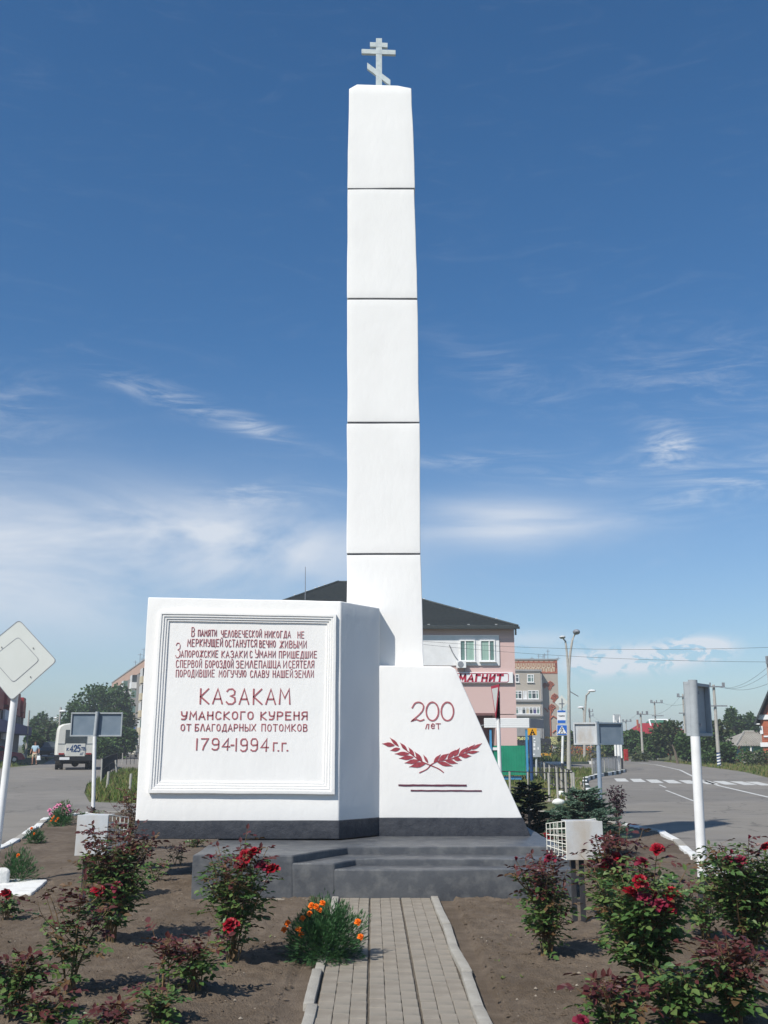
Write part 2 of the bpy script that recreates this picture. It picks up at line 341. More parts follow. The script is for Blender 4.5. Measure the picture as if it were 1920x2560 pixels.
# ------------------------------------------------------------------ hand-lettered stroke alphabet
def arc(cx, cy, rx, ry, a0, a1, n=8):
    return [(cx + rx * math.cos(R(a0 + (a1 - a0) * i / n)), cy + ry * math.sin(R(a0 + (a1 - a0) * i / n))) for i in range(n + 1)]
O_ = [arc(.5, .62, .42, .36, 0, 180, 8) + arc(.5, .38, .42, .36, 180, 360, 8) + [(.92, .62)]]
GL = {
 'А': [[(0, 0), (.5, 1), (1, 0)], [(.18, .32), (.82, .32)]],
 'Б': [[(.9, 1), (.08, 1), (.08, 0), (.6, 0), (.9, .12), (.92, .38), (.65, .54), (.08, .54)]],
 'В': [[(.08, 0), (.08, 1), (.6, 1), (.85, .88), (.82, .64), (.55, .54), (.08, .54)], [(.55, .54), (.9, .4), (.92, .14), (.65, 0), (.08, 0)]],
 'Г': [[(.1, 0), (.1, 1), (.95, 1)]],
 'Д': [[(0, -.14), (.03, 0), (.97, 0), (1, -.14)], [(.12, 0), (.45, 1), (.8, 1), (.84, 0)]],
 'Е': [[(.92, 1), (.08, 1), (.08, 0), (.95, 0)], [(.08, .53), (.8, .53)]],
 'Ж': [[(.5, 0), (.5, 1)], [(0, 1), (.5, .52), (1, 1)], [(0, 0), (.5, .52), (1, 0)]],
 'З': [[(.06, .84), (.25, .98), (.65, 1), (.9, .85), (.86, .62), (.45, .53), (.9, .42), (.96, .16), (.68, 0), (.25, 0), (.02, .14)]],
 'И': [[(.06, 1), (.06, 0), (.94, 1), (.94, 0)]],
 'Й': [[(.06, 1), (.06, 0), (.94, 1), (.94, 0)], [(.3, 1.2), (.5, 1.12), (.7, 1.2)]],
 'К': [[(.08, 0), (.08, 1)], [(.92, 1), (.1, .48), (.98, 0)]],
 'Л': [[(0, 0), (.4, 1), (.6, 1), (.98, 0)]],
 'М': [[(.02, 0), (.1, 1), (.5, .38), (.9, 1), (.98, 0)]],
 'Н': [[(.08, 0), (.08, 1)], [(.92, 0), (.92, 1)], [(.08, .52), (.92, .52)]],
 'О': O_, '0': O_,
 'П': [[(.08, 0), (.08, 1), (.92, 1), (.92, 0)]],
 'Р': [[(.08, 0), (.08, 1), (.65, 1), (.94, .86), (.92, .58), (.62, .46), (.08, .46)]],
 'С': [[(.94, .84), (.72, .98), (.35, 1), (.08, .8), (.04, .25), (.3, 0), (.72, .02), (.96, .16)]],
 'Т': [[(0, 1), (1, 1)], [(.5, 1), (.5, 0)]],
 'У': [[(.04, 1), (.12, .58), (.35, .45), (.88, .45)], [(.95, 1), (.84, .2), (.6, 0), (.12, .02)]],
 'Х': [[(0, 1), (1, 0)], [(1, 1), (0, 0)]],
 'Ц': [[(.06, 1), (.06, 0), (1.02, 0), (1.02, -.16)], [(.84, 1), (.84, 0)]],
 'Ч': [[(.06, 1), (.1, .58), (.3, .45), (.92, .47)], [(.94, 1), (.92, 0)]],
 'Ш': [[(.04, 1), (.04, 0), (.96, 0), (.96, 1)], [(.5, 1), (.5, 0)]],
 'Щ': [[(.02, 1), (.02, 0), (1.06, 0), (1.06, -.16)], [(.46, 1), (.46, 0)], [(.9, 1), (.9, 0)]],
 'Ы': [[(.02, 1), (.02, 0), (.5, 0), (.66, .2), (.6, .44), (.4, .52), (.02, .52)], [(.98, 1), (.98, 0)]],
 'Ь': [[(.08, 1), (.08, 0), (.7, 0), (.94, .18), (.86, .46), (.6, .54), (.08, .54)]],
 'Ю': [[(.02, 0), (.02, 1)], [(.02, .5), (.34, .5)], arc(.66, .5, .3, .48, 0, 360, 12)],
 'Я': [[(.92, 0), (.92, 1), (.35, 1), (.06, .86), (.08, .58), (.38, .46), (.92, .46)], [(.42, .46), (.04, 0)]],
 '1': [[(.5, 0), (.52, 1)]],
 '2': [[(.08, .72), (.2, .94), (.5, 1.02), (.82, .93), (.92, .7), (.78, .48), (.35, .2), (.02, 0), (.35, .07), (.65, 0), (.95, .06)]],
 '4': [[(.7, 0), (.78, 1), (.02, .3), (1, .3)]],
 '5': [[(.9, 1), (.18, 1), (.12, .56), (.6, .6), (.92, .42), (.86, .1), (.5, 0), (.08, .08)]],
 '7': [[(.05, 1), (.95, 1), (.4, .3), (.28, 0)]],
 '9': [[(.08, .1), (.3, 0), (.7, .02), (.92, .2), (.92, .8), (.7, 1), (.28, 1), (.08, .84), (.08, .58), (.3, .46), (.9, .5)]],
 '-': [[(0, .42), (1, .42)]], '.': [[(.3, 0), (.7, .02)]],
 'A': [[(.05, 0), (.48, 1), (.95, 0)], [(.2, .35), (.8, .35)], [(-.05, 0), (.22, 0)], [(.75, 0), (1.08, 0)]],
}
WID = {'1': .28, '.': .3, 'Ж': 1.3, 'Ш': 1.25, 'Щ': 1.3, 'М': 1.15, 'Ы': 1.25, 'Ю': 1.3, 'С': .9, 'Г': .8, 'Д': 1.1, '-': .6}
def strokes(mb, lines, to3, thick, normal, depth=.004, back=.006):
    """thick painted strokes: lines in flat (u, v) metres, to3 maps to the wall"""
    nrm = Vector(normal)
    for ln in lines:
        pts = [Vector((a, b)) for a, b in ln]
        n = len(pts)
        if n < 2: continue
        L = []; Rr = []
        closed = (pts[0] - pts[-1]).length < 1e-4
        for i in range(n):
            if closed: a = pts[i - 1 if i > 0 else n - 2]; c = pts[i + 1 if i < n - 1 else 1]
            else: a = pts[max(i - 1, 0)]; c = pts[min(i + 1, n - 1)]
            d1 = (pts[i] - a); d2 = (c - pts[i])
            if d1.length < 1e-7: d1 = d2
            if d2.length < 1e-7: d2 = d1
            d1 = d1.normalized(); d2 = d2.normalized(); t = (d1 + d2)
            if t.length < .2: t = d1
            t.normalize(); nn = Vector((-t.y, t.x)); k = 1 / max(.45, nn.dot(Vector((-d1.y, d1.x))))
            w = thick * .5 * min(k, 1.6) * random.uniform(.88, 1.1)
            e = Vector((0, 0))
            if not closed and i == 0: e = -d2 * thick * .35
            if not closed and i == n - 1: e = d1 * thick * .35
            L.append(pts[i] + nn * w + e); Rr.append(pts[i] - nn * w + e)
        vs = []
        for q in range(n):
            for pp, off in ((L[q], depth), (Rr[q], depth), (L[q], -back), (Rr[q], -back)):
                vs.append(to3(pp.x, pp.y) + nrm * off)
        fs = []
        for q in range(n - 1):
            a = q * 4; b = a + 4
            fs += [(a, b, b + 1, a + 1), (a, a + 2, b + 2, b), (a + 1, b + 1, b + 3, a + 3)]
        fs += [(0, 1, 3, 2), (n * 4 - 4, n * 4 - 2, n * 4 - 1, n * 4 - 3)]
        mb.add(vs, fs)
def word(txt, u0, u1, v0, v1, slant=0.0, gap=.3, jit=.02, wid=WID):
    """list of polylines filling u0..u1 x v0..v1"""
    ws = [wid.get(c, 1.0) for c in txt]; tot = sum(ws) + gap * (len(txt) - 1); k = (u1 - u0) / tot; x = u0; res = []
    for c, w in zip(txt, ws):
        dx = random.uniform(-jit, jit); dv = random.uniform(-jit, jit)
        for ln in GL.get(c, []):
            res.append([(x + (a + dx) * w * k + slant * b * (v1 - v0), v0 + (b + dv * (.5 if 0 < b < 1 else 1)) * (v1 - v0)) for a, b in ln])
        x += (w + gap) * k
    return res

# ------------------------------------------------------------------ monument
D1, D2, D3, D4 = 12.7, 13.27, 13.52, 14.35
mon = wthing('monument', (0, 12.5, 0), 'tall white limewashed memorial obelisk with inscription slab, dark grey stepped plinth and cross on top', 'monument')
Z0 = .47
# plinth with three treads
pb = MB(); pb.prism([(-2.0, 11.1, -.1), (-.95, 11.1, -.1), (-.41, 11.95, -.1), (2.0, 11.95, -.1), (2.0, 15.0, -.1), (-2.03, 15.0, -.1)], (0, 0, Z0 + .1))
pl = pb.build('plinth', M['plinth'], mon, bevel=.022, seg=3); lumpy(pl, .008, 1.6, .25); pl.data.polygons.foreach_set('use_smooth', [True] * len(pl.data.polygons)); pl.data.set_sharp_from_angle(angle=R(35))
def lumpbuild(mb, name, m, parent, bev=.02, amp=.006, sc=1.8, ml=.22, seed=0, amp_n=None):
    o = mb.build(name, m, parent, bevel=bev, seg=3); lumpy(o, amp, sc, ml, seed, amp_n)
    o.data.polygons.foreach_set('use_smooth', [True] * len(o.data.polygons)); o.data.set_sharp_from_angle(angle=R(35)); return o
lumpbuild(MB().prism([(-.97, 11.105, -.1), (-.52, 11.105, -.1), (-.3, 11.45, -.1), (1.995, 11.43, -.1), (1.995, 12.0, -.1), (-.4, 12.0, -.1)], (0, 0, .488)), 'step', M['plinth'], pl, seed=2)
lumpbuild(MB().prism([(-.56, 11.11, -.1), (1.99, 11.11, -.1), (1.99, 11.5, -.1), (-.32, 11.5, -.1)], (0, 0, .424)), 'step', M['plinth'], pl, seed=5)
# inscription slab
plan = [(-2.995, D1), (-.545, D1), (-.06, D2), (-.06, 13.75), (-.7, 13.75), (-2.995, 13.35)]
sb = MB(); zt = 3.40; nP = len(plan); tops = [3.405, 3.355, 3.35, 3.35, 3.36, 3.40]
sb.add([(x, y, .685) for x, y in plan] + [(x + (.015 if x < -2 else 0), y, tops[i]) for i, (x, y) in enumerate(plan)],
       [tuple(reversed(range(nP))), tuple(range(nP, 2 * nP))] + [(i, (i + 1) % nP, (i + 1) % nP + nP, i + nP) for i in range(nP)])
slab = lumpbuild(sb, 'inscription_slab', M['white'], mon, .018, .005, 1.7, .2, 1, (.006, .0035, .006))
bb = MB(); q = [(x * 1.0 + (-.004 if x < -2 else .004), y - (.006 if y < 13 else 0), 0) for x, y in plan]
bb.prism([(x, y, Z0 + .015) for x, y, _ in q], (0, 0, .215)); band = lumpbuild(bb, 'base_band', M['black_band'], slab, .012, .004, 2.4, .2, 3, (.004, .002, .006))
# moulded frame of four ridges
FO = [P(400, 1529, D1), P(841, 1536, D1), P(837, 1985, D1), P(372, 1982, D1)]; FI = [P(424, 1554, D1), P(817, 1560, D1), P(807, 1956, D1), P(400, 1953, D1)]
prof = [(0, -.01), (.0, .05), (.05, .052), (.28, .052), (.33, .038), (.36, .038), (.41, .042), (.51, .042), (.56, .026), (.59, .026), (.64, .030), (.74, .030), (.79, .014), (.82, .014), (.87, .018), (.95, .018), (1, -.01)]
fb = MB(); nseg = 14
ring = []
for t, off in prof:
    row = []
    for k in range(4):
        A = FO[k].lerp(FI[k], t); B = FO[(k + 1) % 4].lerp(FI[(k + 1) % 4], t)
        for j in range(nseg):
            p = A.lerp(B, j / nseg); w = noise.noise_vector(p * 2.2) * .004
            row.append((p.x + w.x, D1 - off + w.y * .4, p.z + w.z))
    ring.append(row)
NR = 4 * nseg; vs = [p for r in ring for p in r]
fb.add(vs, [(i * NR + k, i * NR + (k + 1) % NR, (i + 1) * NR + (k + 1) % NR, (i + 1) * NR + k) for i in range(len(prof) - 1) for k in range(NR)])
fr = fb.build('frame', M['white'], slab, smooth=30)
# inscription, line by line
def zp(zx, zy): return (400 + zx * .2652, 1540 + zy * .2652)
def letter_line(items, thick, m='letter'):
    for it in items:
        mb = MB()
        txt, x0, x1, yt, yb = it[:5]; sl = it[5] if len(it) > 5 else 0
        a = P(*zp(x0, yb), D1); b = P(*zp(x1, yb), D1); c = P(*zp(x0, yt), D1)
        tilt = 0
        strokes(mb, word(txt, a.x, b.x, a.z, c.z, sl, gap=(.42 if len(txt) > 1 else .3)), lambda u, v: Vector((u, D1, v)), thick * .88, (0, -1, 0), .006, .004)
        mb.build('inscription_word', M[m], slab, fix=False)
lines = [
 ([('В', 295, 325, 106, 190), ('ПАМЯТИ', 357, 533, 131, 188), ('ЧЕЛОВЕЧЕСКОЙ', 573, 957, 136, 198), ('НИКОГДА', 985, 1230, 142, 203), ('НЕ', 1295, 1357, 148, 207)], .0088),
 ([('МЕРКНУЩЕЙ', 258, 590, 218, 285), ('ОСТАНУТСЯ', 612, 912, 224, 290), ('ВЕЧНО', 935, 1087, 230, 294), ('ЖИВЫМИ', 1127, 1380, 234, 300)], .0088),
 ([('З', 145, 190, 252, 390), ('АПОРОЖСКИЕ', 197, 545, 326, 388), ('КАЗАКИ', 578, 820, 328, 390), ('С', 845, 868, 328, 390), ('У', 895, 930, 316, 390), ('МАНИ', 937, 1087, 330, 390), ('ПРИШЕДШИЕ', 1120, 1477, 332, 394)], .0088),
 ([('С', 150, 176, 417, 484), ('ПЕРВОЙ', 188, 392, 418, 484), ('БОРОЗДОЙ', 425, 690, 420, 487), ('ЗЕМЛЕПАШЦА', 714, 1135, 421, 487), ('И', 1160, 1195, 421, 487), ('СЕЯТЕЛЯ', 1212, 1452, 422, 488)], .0092),
 ([('ПОРОДИВШИЕ', 148, 513, 508, 574), ('МОГУЧУЮ', 555, 810, 511, 575), ('СЛАВУ', 850, 1025, 513, 577), ('НАШЕЙ', 1062, 1250, 513, 577), ('ЗЕМЛИ', 1268, 1447, 513, 578)], .0092),
 ([('КАЗАКАМ', 372, 1225, 687, 828)], .021),
 ([('УМАНСКОГО', 198, 880, 902, 973), ('КУРЕНЯ', 947, 1390, 904, 976)], .018),
 ([('ОТ', 193, 288, 1020, 1080), ('БЛАГОДАРНЫХ', 328, 900, 1020, 1082), ('ПОТОМКОВ', 955, 1388, 1021, 1085)], .0125),
 ([('1794', 335, 655, 1157, 1262), ('-', 668, 693, 1165, 1255), ('1994', 706, 1020, 1157, 1272), ('Г', 1065, 1105, 1197, 1272), ('.', 1106, 1124, 1197, 1270), ('Г', 1146, 1188, 1199, 1272), ('.', 1190, 1210, 1199, 1270)], .018),
]
for it, th in lines: letter_line(it, th)
# wreath block
xs = lambda px, py: P(px, py, D2)
TL, TR, BR_, BL = P(946, 1664, D2), P(1135, 1668, D2), P(1306, 2052, D2), P(946, 2052, D2)
wb = MB(); wb.prism([(-.075, D2, .685), (BR_.x, D2, .685), (TR.x + .02, D2, TR.z - .03), (TR.x - .04, D2, TR.z + .01), (-.075, D2, TL.z)], (0, .78, 0))
wblk = lumpbuild(wb, 'wreath_block', M['white'], mon, .016, .004, 1.6, .2, 8, (.005, .003, .005))
wb2 = MB(); wb2.prism([(-.08, D2 - .006, Z0 - .02), (BR_.x + .11, D2 - .006, Z0 - .02), (BR_.x + .006, D2 - .006, .69), (-.08, D2 - .006, .69)], (0, .8, 0))
lumpbuild(wb2, 'base_band', M['black_band'], wblk, .012, .003, 2.1, .2, 4, (.003, .002, .006))
def yp(zx, zy): return (930 + zx * .19289, 1720 + zy * .19289)
def w2(zx, zy): p = P(*yp(zx, zy), D2); return (p.x, p.z)
to_w = lambda u, v: Vector((u, D2, v))
nb = MB()
def curve(pts, n=6):
    pts = [Vector(p) for p in pts]; res = []
    for i in range(len(pts) - 1):
        p0 = pts[max(i - 1, 0)]; p1 = pts[i]; p2 = pts[i + 1]; p3 = pts[min(i + 2, len(pts) - 1)]
        for k in range(n):
            t = k / n
            res.append(tuple(.5 * ((2 * p1) + (-p0 + p2) * t + (2 * p0 - 5 * p1 + 4 * p2 - p3) * t * t + (-p0 + 3 * p1 - 3 * p2 + p3) * t ** 3)))
    res.append(tuple(pts[-1])); return res
two = curve([w2(520, 255), w2(560, 195), w2(620, 186), w2(665, 225), w2(655, 290), w2(600, 355), w2(512, 428)]) + curve([w2(512, 428), w2(570, 408), w2(625, 425), w2(672, 408)])[1:]
strokes(nb, [two], to_w, .018, (0, -1, 0), .006)
for cx in (782, 977): strokes(nb, [[w2(cx + 80 * math.cos(R(a)), 303 - 120 * math.sin(R(a))) for a in range(0, 361, 15)]], to_w, .02, (0, -1, 0), .006)
strokes(nb, [[w2(695, 528), w2(712, 470), w2(735, 470), w2(730, 528)], curve([w2(810, 478), w2(785, 462), w2(768, 490), w2(778, 522), w2(808, 515)]), [w2(770, 492), w2(806, 492)], [w2(828, 462), w2(886, 462)], [w2(856, 462), w2(860, 528)]], to_w, .012, (0, -1, 0), .006)
nb.build('numerals', M['letter'], wblk, fix=False)
lb = MB(); lb2 = MB()
def leafp(mb, base, tip, w):
    bx, bz = w2(*base); tx, tz = w2(*tip); b = Vector((bx, bz)); t = Vector((tx, tz)); d = t - b; L = d.length; d.normalize(); n = Vector((-d.y, d.x)); w = w * .19289 / FPX * 12.7 * .5
    pr = [(0, .15), (.15, .6), (.35, 1), (.55, .95), (.75, .5), (.88, .18), (1, .03)]
    up = [b + d * L * a + n * w * c for a, c in pr]; dn = [b + d * L * a - n * w * c for a, c in pr]
    poly = up + dn[::-1]; fr = [Vector((p.x, D2 - .006, p.y)) for p in poly]; N = len(fr)
    mb.add(fr + [p + Vector((0, .01, 0)) for p in fr], [tuple(range(N))] + [(i, (i + 1) % N, (i + 1) % N + N, i + N) for i in range(N)])
for b, t, w in [((290, 742), (130, 720), 55), ((345, 755), (228, 640), 40), ((362, 785), (235, 810), 48), ((455, 808), (360, 705), 42), ((480, 850), (292, 852), 52), ((545, 880), (472, 765), 45), ((535, 895), (350, 912), 56), ((650, 955), (550, 822), 55), ((610, 938), (420, 972), 56), ((725, 970), (664, 862), 34), ((695, 975), (480, 1022), 66)]: leafp(lb, b, t, w)
strokes(lb, [curve([w2(400, 770), w2(540, 880), w2(640, 950), w2(755, 1000), w2(860, 1045), w2(925, 1092)])], to_w, .012, (0, -1, 0), .006)
for b, t, w in [((1295, 795), (1425, 715), 40), ((1245, 838), (1385, 822), 40), ((1208, 832), (1333, 730), 40), ((1125, 870), (1240, 765), 44), ((1150, 880), (1285, 880), 52), ((1065, 885), (1135, 775), 48), ((1050, 905), (1165, 935), 52), ((980, 915), (1085, 798), 56), ((945, 935), (1112, 978), 52), ((870, 935), (992, 848), 60), ((850, 960), (1045, 1012), 52), ((800, 960), (890, 858), 42)]: leafp(lb2, b, t, w)
strokes(lb2, [curve([w2(1260, 830), w2(1130, 880), w2(1000, 925), w2(860, 945), w2(770, 990), w2(710, 1050), w2(615, 1097)])], to_w, .012, (0, -1, 0), .006)
lb.build('laurel_branch', M['laurel'], wblk, fix=False); lb2.build('laurel_branch', M['laurel'], wblk, fix=False)
for a, b, t in (((350, 1260), (1218, 1262), .022), ((508, 1330), (1415, 1332), .018)):
    m_ = MB(); strokes(m_, [[tuple(Vector(w2(*a)).lerp(Vector(w2(*b)), i / 14) + Vector((0, random.uniform(-.002, .002)))) for i in range(15)]], to_w, t, (0, -1, 0), .006)
    m_.build('painted_line', M['line_dark'], wblk, fix=False)
# obelisk, five cast blocks with dark joints
lv = [(2.3, -.50, .535), (4.11, -.505, .495), (5.98, -.515, .50), (7.85, -.53, .483), (9.61, -.54, .45), (11.33, -.53, .41)]
yb = lambda z: D3 + (z - 2.3) * .0015
for i in range(5):
    (za, xa0, xa1), (zb, xb0, xb1) = lv[i], lv[i + 1]; g = .009
    za += g if i else 0; zb -= g if i < 4 else 0
    if i == 4: xa1 += .012
    o_ = MB(); ya, yc = yb(za), yb(zb); back = lambda z: D4 + .15 - (z - 2.3) * .03
    if i < 4:
        o_.add([(xa0, ya, za), (xa1, ya, za), (xa1, back(za), za), (xa0, back(za), za), (xb0, yc, zb), (xb1, yc, zb), (xb1, back(zb), zb), (xb0, back(zb), zb)], [(3, 2, 1, 0), (4, 5, 6, 7), (0, 1, 5, 4), (1, 2, 6, 5), (2, 3, 7, 6), (3, 0, 4, 7)])
    else:
        p1 = [(xa0, ya, za), (xa1, ya, za), (xa1, back(za), za), (xa0, back(za), za)]; p2 = [(xb0, yc, zb - .04), (xb1 + .005, yc, zb - .03), (xb1, back(zb), zb - .03), (xb0, back(zb), zb - .04)]
        p3 = [(xb0 + .12, yc + .02, zb + .05), (xb1 - .2, yc + .02, zb + .03), (xb1 - .2, back(zb) - .1, zb + .03), (xb0 + .12, back(zb) - .1, zb + .05)]
        o_.add(p1 + p2 + p3, [(3, 2, 1, 0), (8, 9, 10, 11)] + [(a, (a + 1) % 4, (a + 1) % 4 + 4, a + 4) for a in range(4)] + [(a + 4, (a + 1) % 4 + 4, (a + 1) % 4 + 8, a + 8) for a in range(4)])
    lumpbuild(o_, 'obelisk_block', M['white'], mon, .014, .006, 1.3, .2, 11 + i, (.008, .005, .005))
    if i:
        z = lv[i][0]; j_ = MB(); j_.prism([(lv[i][1] + .006, yb(z) + .006, z - .012), (lv[i][2] - .006, yb(z) + .006, z - .012), (lv[i][2] - .006, D4, z - .012), (lv[i][1] + .006, D4, z - .012)], (0, 0, .024))
        lumpbuild(j_, 'joint', M['black_band'], mon, .002, .002, 3, .2, i)
# cross
DC = 13.95
def cb(x0, y0, x1, y1, dz=0, t=.05):
    a = P(x0, y0, DC); b = P(x1, y1, DC); return [(a.x, DC - t / 2, a.z), (b.x, DC - t / 2, a.z), (b.x, DC - t / 2, b.z), (a.x, DC - t / 2, b.z)]
xb = MB()
v_ = cb(940, 98, 955, 264); xb.prism(v_, (0, .06, 0)); ob_c = xb.build('cross', M['cross'], mon, bevel=.004)
def bar(poly):
    m_ = MB(); m_.prism([(P(a, b, DC).x, DC - .028, P(a, b, DC).z) for a, b in poly], (0, .05, 0)); m_.build('cross_bar', M['cross'], ob_c, bevel=.003)
bar([(925, 108), (969, 110), (969, 121), (925, 119)]); bar([(904, 125), (989, 128), (989, 139), (904, 136)]); bar([(918, 159), (976, 202), (976, 217), (918, 174)])

# ------------------------------------------------------------------ ground, roads, bed
def poly_sheet(name, pts, z, m, parent=None, kind='structure', thick=0.0):
    bm = bmesh.new(); vs = [bm.verts.new((x, y, z)) for x, y in pts]; f = bm.faces.new(vs)
    f.normal_update()
    if f.normal.z < 0: f.normal_flip()
    if thick:
        ex = bmesh.ops.extrude_face_region(bm, geom=[f]); 
        for v in [g for g in ex['geom'] if isinstance(g, bmesh.types.BMVert)]: v.co.z -= thick
        bmesh.ops.recalc_face_normals(bm, faces=bm.faces)
    bm.normal_update(); bmesh.ops.triangulate(bm, faces=bm.faces, ngon_method='EAR_CLIP')
    for f in bm.faces:
        if not thick and f.normal.z < 0: f.normal_flip()
    me = bpy.data.meshes.new(name); bm.to_mesh(me); bm.free(); me.materials.append(m)
    return tag(obj(name, me, parent), kind=kind)
def g2(px, py): v = G(px, py); return (v.x, v.y)
gp = 1500
poly_sheet('ground', [(-gp, -300), (gp, -300), (gp, gp), (-gp, gp)], -.03, M['grass'])
road_poly = [(-17, -20), (16, -20), (16, 30), (18.4, 50), (20.9, 60.5), (23.3, 76.7), (25.9, 97.6), (26.2, 106), (24, 125), (10, 160), (0, 165), (10, 128), (17, 108), (18.66, 92), (17.5, 84), (4, 82), (-6, 83), (-6, 67), (6, 68), (15.2, 69.5), (12.9, 56.6), (9.95, 50), (8.14, 42.6), (6.3, 32), (5.7, 27), (4.7, 22.5), (2.0, 25.5), (1.2, 29.2), (-7.0, 29.0), (-8.3, 29.6), (-10.0, 35), (-12.1, 42.6), (-14.2, 53), (-17, 66), (-11, 72), (-11, 100), (-20, 122), (-26, 180), (-45, 180), (-38, 120), (-27.5, 84), (-24, 60), (-19, 38), (-17, 20)]
poly_sheet('road', road_poly, 0.0, M['asphalt'])
# dirt path across the verge
poly_sheet('footpath', [g2(1370, 1955), g2(1400, 1941), g2(1470, 1943), g2(1452, 1962), g2(1470, 1985), g2(1440, 1985), g2(1418, 1992), g2(1395, 1975)], -.018, M['dirt'])
poly_sheet('footpath', [g2(1225, 1962), g2(1340, 1962), g2(1380, 1972), g2(1410, 2003), g2(1345, 2003), g2(1300, 1985), g2(1200, 1975)], -.014, M['dirt'])
poly_sheet('footpath', [g2(318, 1925), g2(372, 1925), g2(372, 1975), g2(330, 1992), g2(296, 1975)], -.018, M['dirt'])
# bed (soil) on a kerbed island
bed_out = [(-5.4, 2.0), (3.3, 2.0), (3.55, 6.0), (3.75, 9.0), (3.93, 10.99), (4.01, 12.34), (4.2, 13.64), (4.33, 14.76), (4.78, 17.35), (5.02, 19.23), (4.75, 21.0), (4.1, 24.5), (2.0, 26.2), (-3.0, 26.2), (-6.8, 24.2), (-7.15, 22.34), (-6.6, 20.0), (-6.27, 18.43), (-5.94, 16.7), (-5.65, 14.0), (-5.5, 9.0)]
def inside(x, y, poly):
    c = False; n = len(poly)
    for i in range(n):
        x1, y1 = poly[i]; x2, y2 = poly[(i + 1) % n]
        if (y1 > y) != (y2 > y) and x < (x2 - x1) * (y - y1) / (y2 - y1) + x1: c = not c
    return c
def edge_dist(x, y, poly):
    d = 9; n = len(poly); p = Vector((x, y))
    for i in range(n):
        a = Vector(poly[i]); b = Vector(poly[(i + 1) % n]); t = max(0, min(1, (p - a).dot(b - a) / (b - a).length_squared)); d = min(d, (p - a - (b - a) * t).length)
    return d
PX0, PX1 = -.45, .53    # path edges incl. kerbs
MOUNDS = [G(a, b).xy for a, b in ((276, 2362), (172, 2498), (404, 2496), (486, 2498), (582, 2412), (22, 2560), (392, 2560), (1384, 2398), (1522, 2372), (1612, 2492), (1770, 2350), (1880, 2400), (1838, 2560), (1700, 2560), (1545, 2590))]
def soil_h(x, y):
    mo = sum(math.exp(-((x - m.x) ** 2 + (y - m.y) ** 2) / .035) for m in MOUNDS if abs(x - m.x) < .6 and abs(y - m.y) < .6) * .04
    return mo + .035 + noise.noise(Vector((x * .9, y * .9, 3))) * .03
def soil(name, x0, x1, y0, y1, st, fine):
    vs = []; fs = []; idx = {}; nx = int((x1 - x0) / st) + 1; ny = int((y1 - y0) / st) + 1; ok = {}
    for j in range(ny):
        for i in range(nx):
            x = x0 + i * st; y = y0 + j * st; ok[i, j] = inside(x, y, bed_out) or edge_dist(x, y, bed_out) < st
    for (i, j), o in ok.items():
        if not o: continue
        x = x0 + i * st; y = y0 + j * st; z = soil_h(x, y)
        if fine:
            q = Vector((x, y, 0)); z += noise.noise(q * 7) * .014 + max(0, noise.noise(q * 22)) * .03 + max(0, noise.noise(q * 43 + Vector((7, 3, 1)))) * .028
        if -.66 < x < .72 and y < 11.2: z = min(z, .012) - (.05 if -.45 < x < .54 else 0)
        if not inside(x, y, bed_out): z = -.03
        idx[i, j] = len(vs); vs.append((x, y, z))
    for j in range(ny - 1):
        for i in range(nx - 1):
            if all(k in idx for k in ((i, j), (i + 1, j), (i + 1, j + 1), (i, j + 1))): fs.append((idx[i, j], idx[i + 1, j], idx[i + 1, j + 1], idx[i, j + 1]))
    me = bpy.data.meshes.new(name); me.from_pydata(vs, [], fs); me.materials.append(M['soil']); me.polygons.foreach_set('use_smooth', [True] * len(me.polygons))
    return tag(obj(name, me), kind='structure')
soil('garden_bed', -4.5, 4.2, 5.2, 12.6, .032, True)
soil('garden_bed', -8, 6, 12.58, 27, .12, True)
soil('garden_bed', -5.6, -4.48, 2.0, 12.6, .08, True); soil('garden_bed', -4.5, 4.2, 2.0, 5.22, .08, True)
# pebbles and clods
pm = MB(); rng = random.Random(3)
for k in range(5200):
    y = 6 + rng.random() ** 1.6 * 8; x = rng.uniform(-4.2, 4); 
    if -.62 < x < .7 or not inside(x, y, bed_out): continue
    r = rng.choice([.004, .005, .006, .008, .011]) * rng.uniform(.8, 1.3); c = Vector((x, y, soil_h(x, y) + r * .5 + .004)); rot = rng.random() * 6
    pm.m = 0 if rng.random() < .11 else 1
    vs = [c + Vector((math.cos(rot + a) * r * rng.uniform(.7, 1.2), math.sin(rot + a) * r * rng.uniform(.7, 1.2), 0)) for a in (0, 1.57, 3.14, 4.71)] + [c + Vector((0, 0, r * .8)), c - Vector((0, 0, r))]
    pm.add(vs, [(0, 1, 4), (1, 2, 4), (2, 3, 4), (3, 0, 4), (1, 0, 5), (2, 1, 5), (3, 2, 5), (0, 3, 5)])
tag(pm.build('pebbles', [M['pebble'], M['soil']], fix=False), kind='stuff', label='small pale pebbles and soil clods scattered over the rose bed', cat='pebbles')
wm = MB(); 
for k in range(90):
    y = rng.uniform(6.2, 13); x = rng.uniform(-4.2, 3.8)
    if -.62 < x < .7 or not inside(x, y, bed_out) or (abs(x) < 2.1 and y > 10.9): continue
    for j in range(rng.randint(3, 7)):
        a = rng.random() * 6.28; l = rng.uniform(.015, .04); c = Vector((x, y, soil_h(x, y))); d = Vector((math.cos(a), math.sin(a), .7)) * l; n = Vector((-math.sin(a), math.cos(a), 0)) * l * .25; wm.m = 0 if rng.random() < .7 else 1
        wm.add([c, c + d * .5 + n, c + d, c + d * .5 - n], [(0, 1, 2, 3)])
tag(wm.build('weeds', [M['blade'], M['bark']], fix=False), kind='stuff', label='tiny scattered weeds and dry leaf bits on the bare soil', cat='weeds')
cm = MB()
